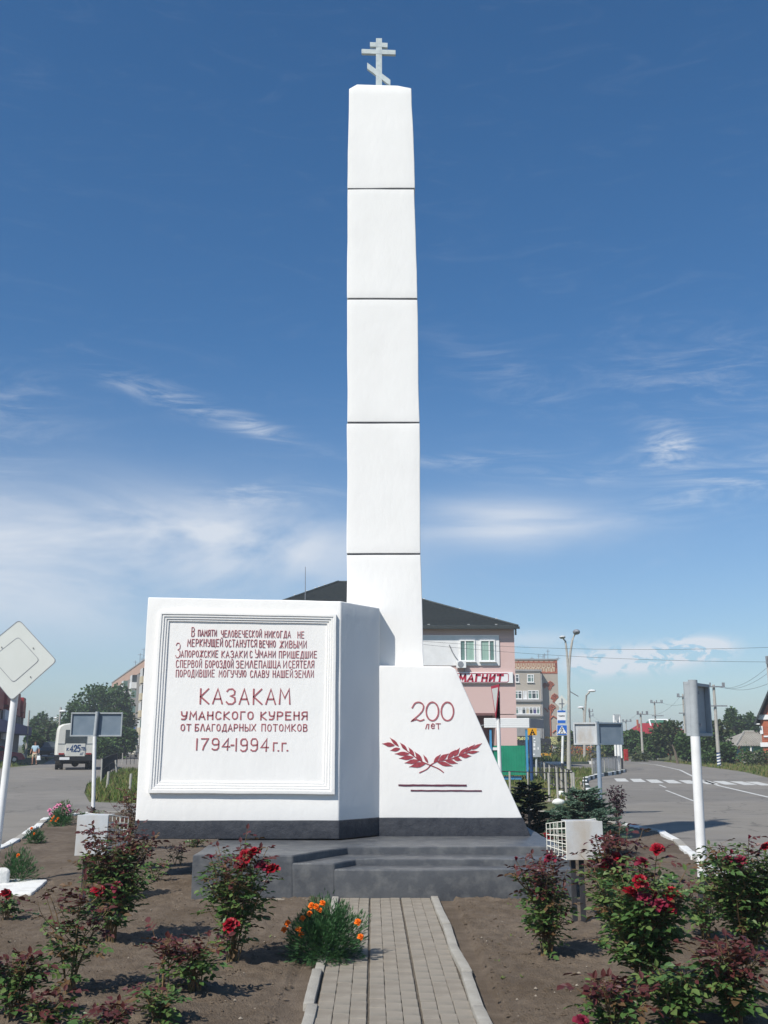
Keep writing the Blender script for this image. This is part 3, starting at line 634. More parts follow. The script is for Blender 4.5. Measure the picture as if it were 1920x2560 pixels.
for k in range(4200):
    y = 6 + rng.random() ** 1.5 * 7; x = rng.uniform(-4.2, 4)
    if -.62 < x < .7 or not inside(x, y, bed_out): continue
    r = rng.uniform(.007, .02); c = Vector((x, y, soil_h(x, y) + r * .2)); ps = [c + Vector((math.cos(a + rng.random() * .6) * r, math.sin(a) * r, rng.uniform(-.2, .2) * r)) * 1.0 for a in (0, 1.1, 2.2, 3.3, 4.4, 5.4)]
    cm.add(ps + [c + Vector((r * .25, 0, r * rng.uniform(.5, .9))), c + Vector((-r * .3, r * .2, r * rng.uniform(.4, .8)))], [(0, 1, 6), (1, 2, 7, 6), (2, 3, 7), (3, 4, 7), (4, 5, 6, 7), (5, 0, 6)])
tag(cm.build('soil_clods', M['soil'], smooth=80, fix=False), kind='stuff', label='crumbly brown clods covering the rose bed', cat='clods')
# paved path: individual pavers, kerbs
path = tag(obj('paved_path', None), kind='structure'); path.location = (0, 8.5, 0); WORLDP[path.name] = Matrix.Translation((0, 8.5, 0)).inverted()
def skew(y): return (11.2 - y) * .011
jb = MB(); jb.add([(-.46 + skew(2.9), 2.9, .028), (.54 + skew(2.9), 2.9, .028), (.54, 11.13, .028), (-.46, 11.13, .028)], [(0, 1, 2, 3)]); jb.build('joint_bed', M['joint'], path, fix=False)
def paver_mesh(i):
    b = MB(); w, l = .0975, .1965; b.box((0, 0, 0), (w, l, .05)); me = b.mesh('paver', M['paver'] if i % 3 else M['paver2']); bm = bmesh.new(); bm.from_mesh(me)
    bmesh.ops.bevel(bm, geom=[e for e in bm.edges if all(v.co.z > 0 for v in e.verts)], offset=.0035, segments=1, affect='EDGES'); bmesh.ops.recalc_face_normals(bm, faces=bm.faces); bm.to_mesh(me); bm.free(); return me
pms = [paver_mesh(i) for i in range(5)]
rng = random.Random(5)
for s in range(3):
    for c in range(3):
        xc = -.405 + s * .316 + c * .1 + .0
        y = 3.0 + (c % 2) * .1 + (.05 if s == 1 else 0)
        while y < 11.12:
            L_ = .2
            o = obj('paver', rng.choice(pms), path)
            yy = y + .1
            if yy > 11.03: o.scale = (1, .6, 1); yy = 11.05
            o.location = (xc + skew(yy) + rng.uniform(-.0012, .0012), yy - 0, .0175 + rng.uniform(-.0022, .0022)); o.rotation_euler = (rng.uniform(-.006, .006), rng.uniform(-.008, .008), rng.uniform(-.006, .006))
            y += L_
def kerb_stone(parent, a, b, w, h, z, m, name='kerb_stone', bev=.012, seed=0):
    a = Vector((*a, 0)); b = Vector((*b, 0)); d = b - a; L = d.length; ang = math.atan2(d.y, d.x)
    k = MB(); k.box((0, 0, 0), (L - .008, w, h)); o = k.build(name, m, None, bevel=bev, seg=2); lumpy(o, .004, 5, .15, seed)
    o.location = (a + b) / 2 + Vector((0, 0, z - h / 2)); o.rotation_euler = (0, 0, ang)
    if parent is not None:
        o.parent = parent; o.matrix_parent_inverse = WORLDP[parent.name]
    o.data.polygons.foreach_set('use_smooth', [True] * len(o.data.polygons)); o.data.set_sharp_from_angle(angle=R(40)); return o
y = 4.9; k = 0
for (ya, yb_) in ((3.0, 4.0), (4.0, 4.9), (4.9, 5.7), (5.7, 6.68), (6.68, 7.66), (7.66, 8.64), (8.64, 9.6), (9.6, 10.5), (10.5, 11.1)):
    j = [0, 0, 0, .012, -.01, .008, -.006, .012, 0][k]; k += 1
    kerb_stone(path, (-.5 + skew(ya) + j, ya), (-.5 + skew(yb_) + j, yb_), .07, .14, .06, M['kerbc'], 'kerb_stone', seed=k)
k = 0
for (ya, yb_) in ((3.0, 4.0), (4.0, 4.9), (4.9, 5.6), (5.6, 6.6), (6.6, 7.55), (7.55, 8.5), (8.5, 9.45), (9.45, 10.35), (10.35, 11.12)):
    j = [0, 0, 0, .01, -.008, .014, -.01, .006, 0][k]; k += 1
    kerb_stone(path, (.522 + skew(ya) + j, ya), (.522 + skew(yb_) - j, yb_), .075, .15, .068 - .006 * (k % 2), M['kerbc'], 'kerb_stone', seed=k + 20)
for i in range(5):  # strip of pavers along the plinth, left of the path
    o = obj('paver', rng.choice(pms), path); o.location = (-.66 - i * .2, 11.03, .02); o.rotation_euler = (0, 0, R(90) + rng.uniform(-.03, .03))
# bed kerbs
kerb = tag(obj('bed_kerb', None), kind='structure'); kerb.location = (0, 14, 0); WORLDP[kerb.name] = Matrix.Translation((0, 14, 0)).inverted()
def kerb_line(parent, pts, L, ms, w=.13, h=.22, z=.1, wob=.02, seed=0, gap=.0):
    rg = random.Random(seed); pts = [Vector(p) for p in pts]; i = 0; carry = 0; n = 0; cur = pts[0]; k = 0
    while k < len(pts) - 1:
        seg = pts[k + 1] - cur
        if seg.length < .15: k += 1; cur = pts[k]; continue
        l = min(L, seg.length); e = cur + seg.normalized() * l
        a = cur + Vector((rg.uniform(-wob, wob), rg.uniform(-wob, wob))); kerb_stone(parent, a, e, w, h, z + rg.uniform(-.012, .012), ms[n % len(ms)], seed=n + seed)
        n += 1; cur = e
kerb_line(kerb, [(5.02, 19.23), (4.78, 17.35), (4.33, 14.76), (4.2, 13.64), (4.01, 12.34), (3.93, 10.99), (3.75, 9.0), (3.55, 6.0)], .95, [M['kerbw'], M['kerbw'], M['kerbc']], z=.075, seed=2)
kerb_line(kerb, [(-5.5, 9), (-5.65, 14.0), (-5.94, 16.7), (-6.27, 18.43), (-6.6, 20.0), (-7.15, 22.34), (-6.8, 24.2)], .95, [M['kerbw'], M['kerbw'], M['kerbc'], M['kerbw']], z=.075, seed=5)
kerb_line(kerb, [(-6.8, 24.2), (-3.0, 26.2), (2.0, 26.2), (4.1, 24.5), (4.75, 21.0), (5.02, 19.23)], 1.0, [M['kerbc'], M['kerbw']], z=.07, seed=9)
# road paint
def paint(name, pts, z=.004):
    return poly_sheet(name, pts, z, M['paint'], kind='structure')
cl_pts = [(21.6, 88), (21.15, 81.05), (18.46, 65.11), (14.93, 50.01), (13.03, 40.63), (11.78, 32.2), (11.0, 24), (10.6, 10), (10.6, 0)]
lp = []; rp = []
for i, p in enumerate(cl_pts):
    a = Vector(cl_pts[max(i - 1, 0)]); b = Vector(cl_pts[min(i + 1, len(cl_pts) - 1)]); d = (b - a).normalized(); n = Vector((-d.y, d.x)) * .07; lp.append(tuple(Vector(p) + n)); rp.append(tuple(Vector(p) - n))
b = MB(); b.add([(*p, .004) for p in lp] + [(*p, .004) for p in rp], [(i, i + 1, i + 1 + len(lp), i + len(lp)) for i in range(len(lp) - 1)]); tag(b.build('road_centre_line', M['paint'], fix=False), kind='structure')
cw = tag(obj('zebra_crossing', None), kind='structure'); cw.location = (13, 45.5, 0); WORLDP[cw.name] = Matrix.Translation((13, 45.5, 0)).inverted()
for px, py, s in ((1553, 1950, 1), (1594, 1951, 1), (1636, 1953, 1), (1679, 1954, 0), (1722, 1955, 1), (1768, 1956, 1), (1811, 1957, 1), (1857, 1958, 0), (1898, 1959, 0)):
    g = G(px, py); w = .26; l = 2.0; dx = .24
    sh = [(g.x - w + .38, g.y + l), (g.x + w + .38, g.y + l), (g.x + w - .38, g.y - l), (g.x - w - .38, g.y - l)]
    o = poly_sheet('crossing_stripe', sh, .004, M['paint'] if s else M['paint'], cw, kind=None); o.matrix_parent_inverse = WORLDP[cw.name]
    if 'kind' in o: del o['kind']
for a, b in (((1648, 1962), (1665, 1969)), ((1665, 1976), (1735, 2003))):
    A = G(*a); B = G(*b); d = (B - A).normalized(); n = Vector((-d.y, d.x, 0)) * .04; paint('lane_mark', [tuple((A + n).xy), tuple((B + n).xy), tuple((B - n).xy), tuple((A - n).xy)])
# verge kerbs beyond the junction
vk = tag(obj('verge_kerb', None), kind='structure'); vk.location = (8, 50, 0); WORLDP[vk.name] = Matrix.Translation((8, 50, 0)).inverted()
kerb_line(vk, [g2(1465, 1952), g2(1495, 1942), g2(1530, 1937), g2(1562, 1930)], 1.05, [M['kerbw'], M['kerbk']], z=.16, w=.2, h=.3, seed=31)
kerb_line(vk, [(6.5, 33), (8.1, 42.3), g2(1465, 1952)], 1.4, [M['kerbk'], M['kerbw'], M['kerbk']], z=.12, w=.18, h=.3, seed=33)
kerb_line(vk, [(-4, 82.2), (4, 82.4), (17, 84)], 2.1, [M['kerbw'], M['kerbk']], z=.2, w=.25, h=.35, seed=35)

# ------------------------------------------------------------------ grass tufts
def grass(name, poly, n, hgt, z=-.03, dry=.3, label=None, wid=.012, seed=1):
    rg = random.Random(seed); xs_ = [p[0] for p in poly]; ys_ = [p[1] for p in poly]; mb = MB(); c = 0
    while c < n:
        x = rg.uniform(min(xs_), max(xs_)); y = rg.uniform(min(ys_), max(ys_))
        if not inside(x, y, poly): continue
        dn = noise.noise(Vector((x * .8, y * .8, 5)))
        if dn < -.15 and rg.random() < .75: c += .3; continue
        c += 1; mb.m = 1 if rg.random() < dry + dn * .3 else 0
        h = hgt * rg.uniform(.4, 1.25) * (1 + dn); a = rg.random() * 6.28; u = Vector((math.cos(a), math.sin(a), 0)); l = Vector((rg.uniform(-.5, .5), rg.uniform(-.5, .5), 0)) * h; b = Vector((x, y, z)); w = wid * rg.uniform(.7, 1.6)
        mb.add([b - u * w, b + u * w, b + u * w * .5 + l * .4 + Vector((0, 0, h * .6)), b + l + Vector((0, 0, h))], [(0, 1, 2), (0, 2, 3)])
    o = mb.build(name, [M['blade'], M['bladed']], fix=False); return tag(o, label, 'grass', kind='stuff')
vl = [(-8.2, 29.7), (-6.2, 29.2), (-6.5, 38), (-8.2, 60), (-16, 64), (-14.0, 53), (-12.0, 42.8), (-10, 35.2)]
grass('grass', vl, 15000, .22, dry=.3, label='long grass on the verge in front of the left railing', wid=.022, seed=2)
vr = [(4.6, 30), (6.2, 32.3), (8.0, 42.8), (9.9, 50.3), (12.6, 56.6), (14.8, 69), (6, 67.5), (3, 55), (1.5, 30)]
grass('grass', vr, 14000, .16, dry=.35, label='short patchy grass around the right railing and street lamp', wid=.022, seed=3)
grass('grass', [(-3, 83), (16.5, 85), (18, 92), (17, 107), (5, 120), (-4, 110)], 9000, .5, dry=.4, label='rough meadow grass beyond the side street', wid=.05, seed=4)
grass('grass', [(16.3, 30), (18.6, 50), (21.1, 60.5), (23.5, 76.7), (26.1, 97.6), (30, 97), (31, 76), (30, 50), (26, 30)], 9000, .16, dry=.45, label='weedy grass strip along the far side of the right road', wid=.04, seed=5)
grass('grass', [(-25, 58), (-28.3, 84), (-33, 84), (-32, 58)], 2500, .25, dry=.2, label='grass strip beside the left road behind the diamond sign', wid=.04, seed=6)

# ------------------------------------------------------------------ plants near the camera
def leaf_shape(L, W, fold=.25, cup=.12):
    v = [(0, 0, 0), (W * .42, L * .28, fold * W * .4), (W * .46, L * .62, fold * W * .4), (0, L, -cup * L), (-W * .46, L * .62, fold * W * .4), (-W * .42, L * .28, fold * W * .4), (0, L * .3, 0), (0, L * .65, -cup * L * .3)]
    return v, [(0, 1, 6), (1, 2, 7, 6), (2, 3, 7), (0, 6, 5), (6, 7, 4, 5), (7, 3, 4)]
LV, LF = leaf_shape(1, .62)
LV2 = [LV[i] for i in (0, 1, 2, 3, 4, 5)]; LF2 = [(0, 1, 2, 3), (0, 3, 4, 5)]
leaf_mesh = {}
for k in ('leafg', 'leafl', 'leafr', 'leafb'):
    b = MB(); b.add(LV, LF); leaf_mesh[k] = b.mesh('leaf', M[k], smooth=60)
def frame_mat(p, d, up, s):
    d = d.normalized(); x = d.cross(up)
    if x.length < 1e-3: x = Vector((1, 0, 0))
    x.normalize(); z = x.cross(d); m = Matrix((x, d, z)).transposed().to_4x4(); return Matrix.Translation(p) @ m @ Matrix.Scale(s, 4)
def petal_bloom(name, r, n, m, opening=1.0, seed=0):
    rg = random.Random(seed); b = MB()
    for i in range(n):
        t = (i + .5) / n; az_ = i * 2.39996; tilt = R(8 + 92 * t ** 1.0 * opening); pr = r * (.35 + .65 * t ** .6)
        w = pr * (.75 + .25 * rg.random()); L = pr * (.95 + .2 * rg.random())
        rot = Matrix.Rotation(az_, 4, 'Z') @ Matrix.Rotation(tilt, 4, 'X') @ Matrix.Rotation(rg.uniform(-.2, .2), 4, 'Z'); base = Matrix.Translation((0, 0, 0))
        rows = []
        for v_, ww, zz in ((0, .25, 0), (.35, .75, -.14), (.7, 1, -.10), (1, .7, .10)):
            for u_ in (-1, 0, 1):
                p = Vector((u_ * w * .5 * ww, -zz * L * .8 + (abs(u_) * .22 * w), v_ * L)) + Vector((rg.uniform(-1, 1), rg.uniform(-1, 1), rg.uniform(-1, 1))) * r * .035
                rows.append(base @ (rot @ p) + Vector((0, 0, r * .35 * (1 - t) - r * .25)))
        b.add(rows, [(a * 3 + c, a * 3 + c + 1, a * 3 + c + 4, a * 3 + c + 3) for a in range(3) for c in range(2)])
    return b.mesh(name, m, smooth=50)
rose_me = [petal_bloom('rose_bloom', .052, 26, M['rose'], 1.0, 1), petal_bloom('rose_bloom', .050, 24, M['rose'], .85, 2), petal_bloom('rose_bloom', .046, 20, M['rosef'], 1.05, 3)]
bud_me = petal_bloom('rose_bud', .026, 9, M['rosef'], .25, 4)
orange_me = petal_bloom('marigold_bloom', .024, 24, M['orange'], .95, 5)
def bez(a, b, c, n):
    return [a * (1 - t) ** 2 + b * 2 * t * (1 - t) + c * t * t for t in [i / n for i in range(n + 1)]]
def rose_bush(base, h, w, label, canes=7, red=.35, blooms=(), loose=3, nleafparts=90, dens=1.0, seed=0, lsize=.046, light=.3, stray=0, tgt=None, loc_group='rose bushes in the bed'):
    rg = random.Random(seed); base = Vector((base[0], base[1], soil_h(base[0], base[1]))); t = wthing('rose_bush', base, label, 'rose bush', loc_group)
    st = MB(); cl = []; targets = []
    for i in range(canes):
        a = rg.random() * 6.283; r_ = w * .58 * math.sqrt(rg.uniform(.05, 1)); hh = h * (rg.uniform(.72, 1.1) if i > 2 else rg.uniform(1.0, 1.14)) * (1 - .2 * r_ / (w * .5))
        targets.append((base + Vector((math.cos(a) * r_, math.sin(a) * r_ * .8, hh)), 'tip'))
    for px, py, kind in blooms: targets.append((P(px, py, base.y - w * .38 + rg.uniform(-.05, .05)), kind))
    foliage = MB(); leaves = []
    def compound(p, d, s, k):
        up = Vector((rg.uniform(-.5, .5), rg.uniform(-.5, .5), 1)).normalized(); x = d.cross(up).normalized(); L = s * 2.1
        spots = [(1.0, 0), (.68, 1), (.68, -1), (.32, 1), (.32, -1)]
        if rg.random() < .3: spots = spots[:3]
        droop = Vector((0, 0, -rg.uniform(.1, .6)))
        for f, sd in spots:
            q = p + d * L * f + droop * L * f * f * .5
            dd = (d + droop * .5 + x * sd * 1.0 + Vector((rg.uniform(-.25, .25), rg.uniform(-.25, .25), rg.uniform(-.3, .2)))).normalized()
            leaves.append((q, dd, (up + Vector((rg.uniform(-.4, .4), rg.uniform(-.4, .4), 0))).normalized(), s * rg.uniform(.75, 1.2) * (1.15 if sd == 0 else .9), k))
        st.path([p, p + d * L * .5 + droop * L * .12, p + d * L + droop * L * .5], [.0013, .001, .0007], 3, False)
    for tp, kind in targets:
        off = Vector((rg.uniform(-.04, .04), rg.uniform(-.04, .04), -.02)); b0 = base + off
        mid = b0.lerp(tp, .5); mid.z = b0.z + (tp.z - b0.z) * rg.uniform(.55, .7); mid.x = b0.x + (tp.x - b0.x) * rg.uniform(.2, .5); mid.y = b0.y + (tp.y - b0.y) * .35
        pts = bez(b0, mid, tp, 9); st.path(pts, [.0055 - .0035 * i / 9 for i in range(10)], 5, False)
        cl.append(pts); hh = tp.z - base.z
        n = max(5, int((tp - b0).length / .037 * dens))
        branches = [(pts, n)]
        for _ in range(int(2.2 * dens + .5)):   # side shoots
            f = rg.uniform(.25, .8); i0 = int(f * 9); s0 = pts[i0]; a = rg.random() * 6.283; ln = (tp - b0).length * rg.uniform(.2, .42)
            e = s0 + Vector((math.cos(a) * .75, math.sin(a) * .75, rg.uniform(.4, 1.1))).normalized() * ln; bp = bez(s0, s0.lerp(e, .5) + Vector((math.cos(a), math.sin(a), -.2)) * ln * .2, e, 4)
            st.path(bp, [.003, .0027, .0024, .002, .0014], 4, False); branches.append((bp, max(3, int(ln / .038 * dens))))
        for bp, nn in branches:
            for j in range(nn):
                f = .12 + .88 * (j + rg.random()) / nn if bp is pts else (j + .5) / nn
                if bp is pts and f < .3 and rg.random() < .55: continue
                q = f * (len(bp) - 1); i0 = min(int(q), len(bp) - 2); p = bp[i0].lerp(bp[i0 + 1], q - i0)
                a = rg.random() * 6.283; d = Vector((math.cos(a), math.sin(a), rg.uniform(-.1, .7))).normalized()
                rel = (p.z - base.z) / max(h, .01) + rg.uniform(-.14, .14)
                k = 'leafr' if rel > 1 - red * .88 else ('leafl' if rg.random() < light else 'leafg')
                if rg.random() < .10: k = 'leafb'
                compound(p, d, lsize * rg.uniform(.7, 1.15), k)
        if kind == 'tip' and rg.random() < .6:
            leaves.append((tp, Vector((rg.uniform(-.3, .3), rg.uniform(-.3, .3), 1)), Vector((0, -1, .2)), lsize * .9, 'leafr' if red > .15 else 'leafl'))
    st.m = 0; so = st.build('stems', M['cane'], t, fix=False)
    # nearest, largest leaves become parts; the rest stays one mesh
    order = sorted(range(len(leaves)), key=lambda i: leaves[i][0].y - leaves[i][3] * 4); parts = set(order[:nleafparts])
    mk = {'leafg': 0, 'leafl': 1, 'leafr': 2, 'leafb': 3}
    for i, (q, dd, up, s, k) in enumerate(leaves):
        mt = frame_mat(q, dd, up, s)
        if i in parts:
            o = obj('leaf', leaf_mesh[k], t); o.matrix_basis = mt
        else:
            foliage.m = mk[k]; foliage.add([mt @ Vector(v) for v in LV2], LF2)
    if foliage.v: tag(foliage.build('foliage', [M['leafg'], M['leafl'], M['leafr'], M['leafb']], t, fix=False), kind='stuff')
    for (tp, kind) in targets:
        if kind == 'tip': continue
        me = {'rose': rose_me[rg.randrange(2)], 'faded': rose_me[2], 'bud': bud_me}[kind]
        o = obj('rose_bud' if kind == 'bud' else 'rose_bloom', me, t); d = Vector((rg.uniform(-.5, .5), rg.uniform(-.9, -.1), .9)).normalized()
        o.matrix_basis = Matrix.Translation(tp) @ d.to_track_quat('Z', 'Y').to_matrix().to_4x4() @ Matrix.Rotation(rg.random() * 6, 4, 'Z') @ Matrix.Scale(rg.uniform(1.0, 1.22), 4)
    return t
def gb(px, py): v = G(px, py, .03); return (v.x, v.y)
def hgt(px, py, top): b = G(px, py, .03); return P(px, top, b.y).z - .03
def wdt(px, py, wpx): b = G(px, py, .03); return wpx / FPX * b.y * .98
def rb(px, py, top, wpx, label, **k): return rose_bush(gb(px, py), hgt(px, py, top), wdt(px, py, wpx), label, **k)
rb(276, 2362, 2050, 155, 'tall dense rose bush with maroon tips in front of the left lamp box', canes=22, red=.38, blooms=[(246, 2226, 'rose'), (290, 2215, 'faded'), (300, 2240, 'faded')], dens=1.15, seed=11, nleafparts=160, light=.25)
rb(172, 2498, 2200, 160, 'rose bush with maroon leafy top and bare lower stems, left foreground', canes=9, red=.42, dens=.85, seed=12, nleafparts=140, lsize=.05)
rb(404, 2496, 2352, 85, 'small upright rose bush with reddish leaves, left of the path', canes=5, red=.5, dens=.8, seed=13, nleafparts=80, lsize=.048)
rb(486, 2498, 2352, 120, 'rose bush with maroon crown nearest the left side of the path', canes=8, red=.45, dens=.9, seed=14, nleafparts=120, lsize=.05)
rb(582, 2412, 2095, 185, 'tall rose bush with red blooms before the dark plinth corner', canes=12, red=.3, dens=.85, seed=15, nleafparts=200, light=.4,
   blooms=[(614, 2139, 'rose'), (635, 2131, 'rose'), (681, 2174, 'rose'), (600, 2158, 'rose'), (528, 2145, 'bud'), (576, 2312, 'rose'), (655, 2166, 'faded')], lsize=.05)
rb(17, 2302, 2238, 60, 'small green rose bush with one red bloom at the left edge', canes=5, red=.1, blooms=[(15, 2234, 'rose')], dens=.9, seed=16, nleafparts=50)
rb(22, 2560, 2385, 120, 'rose bush with reddish top leaves in the bottom left corner', canes=11, red=.35, dens=1.0, seed=17, nleafparts=150, lsize=.05)
rb(118, 2590, 2480, 110, 'low rose bush with maroon shoots at the bottom edge, left corner', canes=7, red=.5, dens=.9, seed=18, nleafparts=90)
rb(392, 2570, 2470, 110, 'low green rose bush at the bottom edge left of the path', canes=7, red=.15, dens=1.0, seed=19, nleafparts=90, light=.45)
rb(262, 2610, 2515, 110, 'low maroon rose shoots at the bottom edge between two bushes', canes=6, red=.6, dens=.9, seed=20, nleafparts=60)
rb(318, 2128, 1975, 55, 'thin bronze rose bush against the left edge of the white slab', canes=7, red=.6, dens=.7, seed=21, nleafparts=0)
rb(444, 2162, 2104, 60, 'small reddish rose bush left of the plinth', canes=5, red=.7, dens=.6, seed=22, nleafparts=0)
rb(488, 2116, 2094, 50, 'small green rose bush tucked behind the plinth corner', canes=6, red=.1, dens=.9, seed=23, nleafparts=0)
rb(385, 2205, 2152, 60, 'sprawling green rose stem left of the plinth', canes=4, red=.1, dens=.6, seed=24, nleafparts=10)
rb(300, 2085, 2035, 60, 'twiggy bronze rose bush behind the left lamp box', canes=6, red=.6, dens=.6, seed=25, nleafparts=0)
rb(228, 2062, 2020, 70, 'low green rose bush around the foot of the left sign pole', canes=9, red=.2, dens=1.0, seed=26, nleafparts=0)
rb(1366, 2398, 2125, 130, 'rose bush with thin maroon shoots left of the right lamp box', canes=16, red=.42, dens=.95, seed=31, nleafparts=200, light=.45, blooms=[(1374, 2147, 'faded'), (1413, 2290, 'bud'), (1290, 2150, 'bud')], lsize=.046)
rb(1368, 2165, 2092, 40, 'rose stem with one red bloom behind the right lamp box', canes=3, red=.5, dens=.6, seed=32, nleafparts=0, blooms=[(1367, 2090, 'rose')])
rb(1550, 2365, 2085, 120, 'tall rose bush with maroon shoot crossing the right lamp box', canes=15, red=.4, dens=1.05, seed=33, nleafparts=200, blooms=[(1540, 2143, 'rose'), (1512, 2164, 'rose'), (1520, 2150, 'faded'), (1500, 2100, 'bud')], lsize=.05)
rb(1612, 2492, 2150, 290, 'largest rose bush, a cluster of crimson blooms at its top', canes=15, red=.12, dens=1.15, seed=34, nleafparts=300, lsize=.052, light=.35,
   blooms=[(1643, 2124, 'rose'), (1606, 2156, 'faded'), (1601, 2202, 'rose'), (1577, 2234, 'rose'), (1630, 2241, 'rose'), (1677, 2233, 'rose'), (1671, 2271, 'rose'), (1649, 2262, 'faded'), (1610, 2245, 'faded')])
rb(1770, 2350, 2200, 90, 'rose bush with a dark maroon side shoot at the foot of the right sign pole', canes=9, red=.35, dens=.9, seed=35, nleafparts=120, lsize=.048)
rb(1880, 2400, 2090, 210, 'tall glossy rose bush with buds at the right edge', canes=20, red=.12, dens=1.15, seed=36, nleafparts=240, lsize=.048, light=.35,
   blooms=[(1823, 2151, 'faded'), (1827, 2132, 'bud'), (1851, 2152, 'faded'), (1804, 2176, 'bud'), (1916, 2119, 'rose'), (1872, 2095, 'bud'), (1790, 2150, 'bud')])
rb(1838, 2570, 2340, 175, 'broad rose bush with dark maroon leaves in the bottom right corner', canes=15, red=.45, dens=1.1, seed=37, nleafparts=240, lsize=.054)
rb(1700, 2580, 2405, 140, 'green rose bush in front of the cluster of blooms', canes=12, red=.1, dens=1.1, seed=41, nleafparts=200, lsize=.052, light=.3)
rb(1545, 2600, 2430, 160, 'low rose bush with dark maroon leaves at the bottom edge right of the path', canes=10, red=.5, dens=1.0, seed=38, nleafparts=200, lsize=.054, blooms=[(1455, 2556, 'faded')])
rb(1500, 1990 + 90, 1985, 40, 'low green rose bush with two red blooms between the spruces', canes=5, red=.1, dens=.8, seed=39, nleafparts=0, blooms=[(1440, 1990, 'rose'), (1458, 2000, 'rose')])

def marigold(px, py, top, wpx, label, blooms, n=2600, seed=1, bl=.05, bmesh_=None, cat='marigold', m='marig'):
    rg = random.Random(seed); b = G(px, py, .03); base = Vector((b.x, b.y, soil_h(b.x, b.y))); W = wpx / FPX * b.y * .98 / 2; H = P(px, top, b.y).z - base.z
    base.y += W * .6; t = wthing(cat + '_plant', base, label, cat); mb = MB()
    for i in range(n):
        u = rg.random() ** .45; a = rg.random() * 6.283; e = math.asin(rg.random() ** .8); cr = W * u
        lump = 1 + .34 * noise.noise(Vector((math.cos(a) * 2.3, math.sin(a) * 2.3, e * 2.5 + seed)))
        if noise.noise(Vector((math.cos(a) * 4, math.sin(a) * 4, e * 4 + seed * 3))) > .22: continue
        p = base + Vector((math.cos(a) * math.cos(e) * W * u * lump, math.sin(a) * math.cos(e) * W * u * lump, H * math.sin(e) * u * .97 * lump))
        d = (p - base - Vector((0, 0, H * .1))).normalized() + Vector((rg.uniform(-.6, .6), rg.uniform(-.6, .6), rg.uniform(-.3, .5))); d.normalize()
        L = bl * rg.uniform(.6, 1.2); x = d.cross(Vector((rg.uniform(-1, 1), rg.uniform(-1, 1), 1))).normalized()
        mb.add([p - d * L * .2, p + x * L * .10 + d * L * .3, p + d * L, p - x * L * .10 + d * L * .3], [(0, 1, 2, 3)])
        for k in (-1, 1):
            for f in (.1, .45): q = p + d * L * f; e2 = q + (d * .7 + x * k).normalized() * L * .45; mb.add([q, q + d * L * .07, e2], [(0, 1, 2)])
    tag(mb.build('foliage', M[m], t, fix=False), kind='stuff')
    for bx, by in blooms:
        y_ = base.y - W * .7 * rg.uniform(.5, 1); q = P(bx, by, y_)
        o = obj('flower_head', bmesh_ or orange_me, t); o.matrix_basis = Matrix.Translation(q) @ Vector((rg.uniform(-.4, .4), -.8, .8)).normalized().to_track_quat('Z', 'Y').to_matrix().to_4x4() @ Matrix.Scale(rg.uniform(.85, 1.15), 4)
    return t
def z7(l): return [(560 + x * .3858, 2060 + y * .3858) for x, y in l]
marigold(810, 2412, 2258, 205, 'round marigold plant with orange flowers beside the paved path', z7([(597, 535), (567, 528), (555, 580), (510, 610), (412, 643), (390, 684), (483, 680), (502, 717), (868, 634), (886, 730), (640, 512), (621, 556)]), 9500, 1, .04)
marigold(32, 2212, 2122, 95, 'bushy marigold without flowers behind the diamond sign pole', [(45, 2138)], 1800, 2, .05)
marigold(82, 2112, 2074, 52, 'small marigold with two orange flowers by the left kerb', [(79, 2071), (86, 2084)], 800, 3, .06)
marigold(146, 2068, 2024, 56, 'marigold with orange flowers under pink blooms by the left kerb', [(132, 2045), (140, 2052), (128, 2052), (145, 2046), (136, 2040)], 900, 4, .07)
pink_me = petal_bloom('pink_flower', .05, 9, M['pinkfl'], 1.1, 8)
marigold(150, 2062, 2006, 58, 'bush of pale pink flowers behind the marigold at the left kerb', [(124, 2026), (143, 2014), (150, 2012), (158, 2024), (172, 2016), (166, 2032), (136, 2020), (155, 2032), (175, 2026), (127, 2036)], 900, 5, .07, pink_me, 'pink flower', 'treeB')

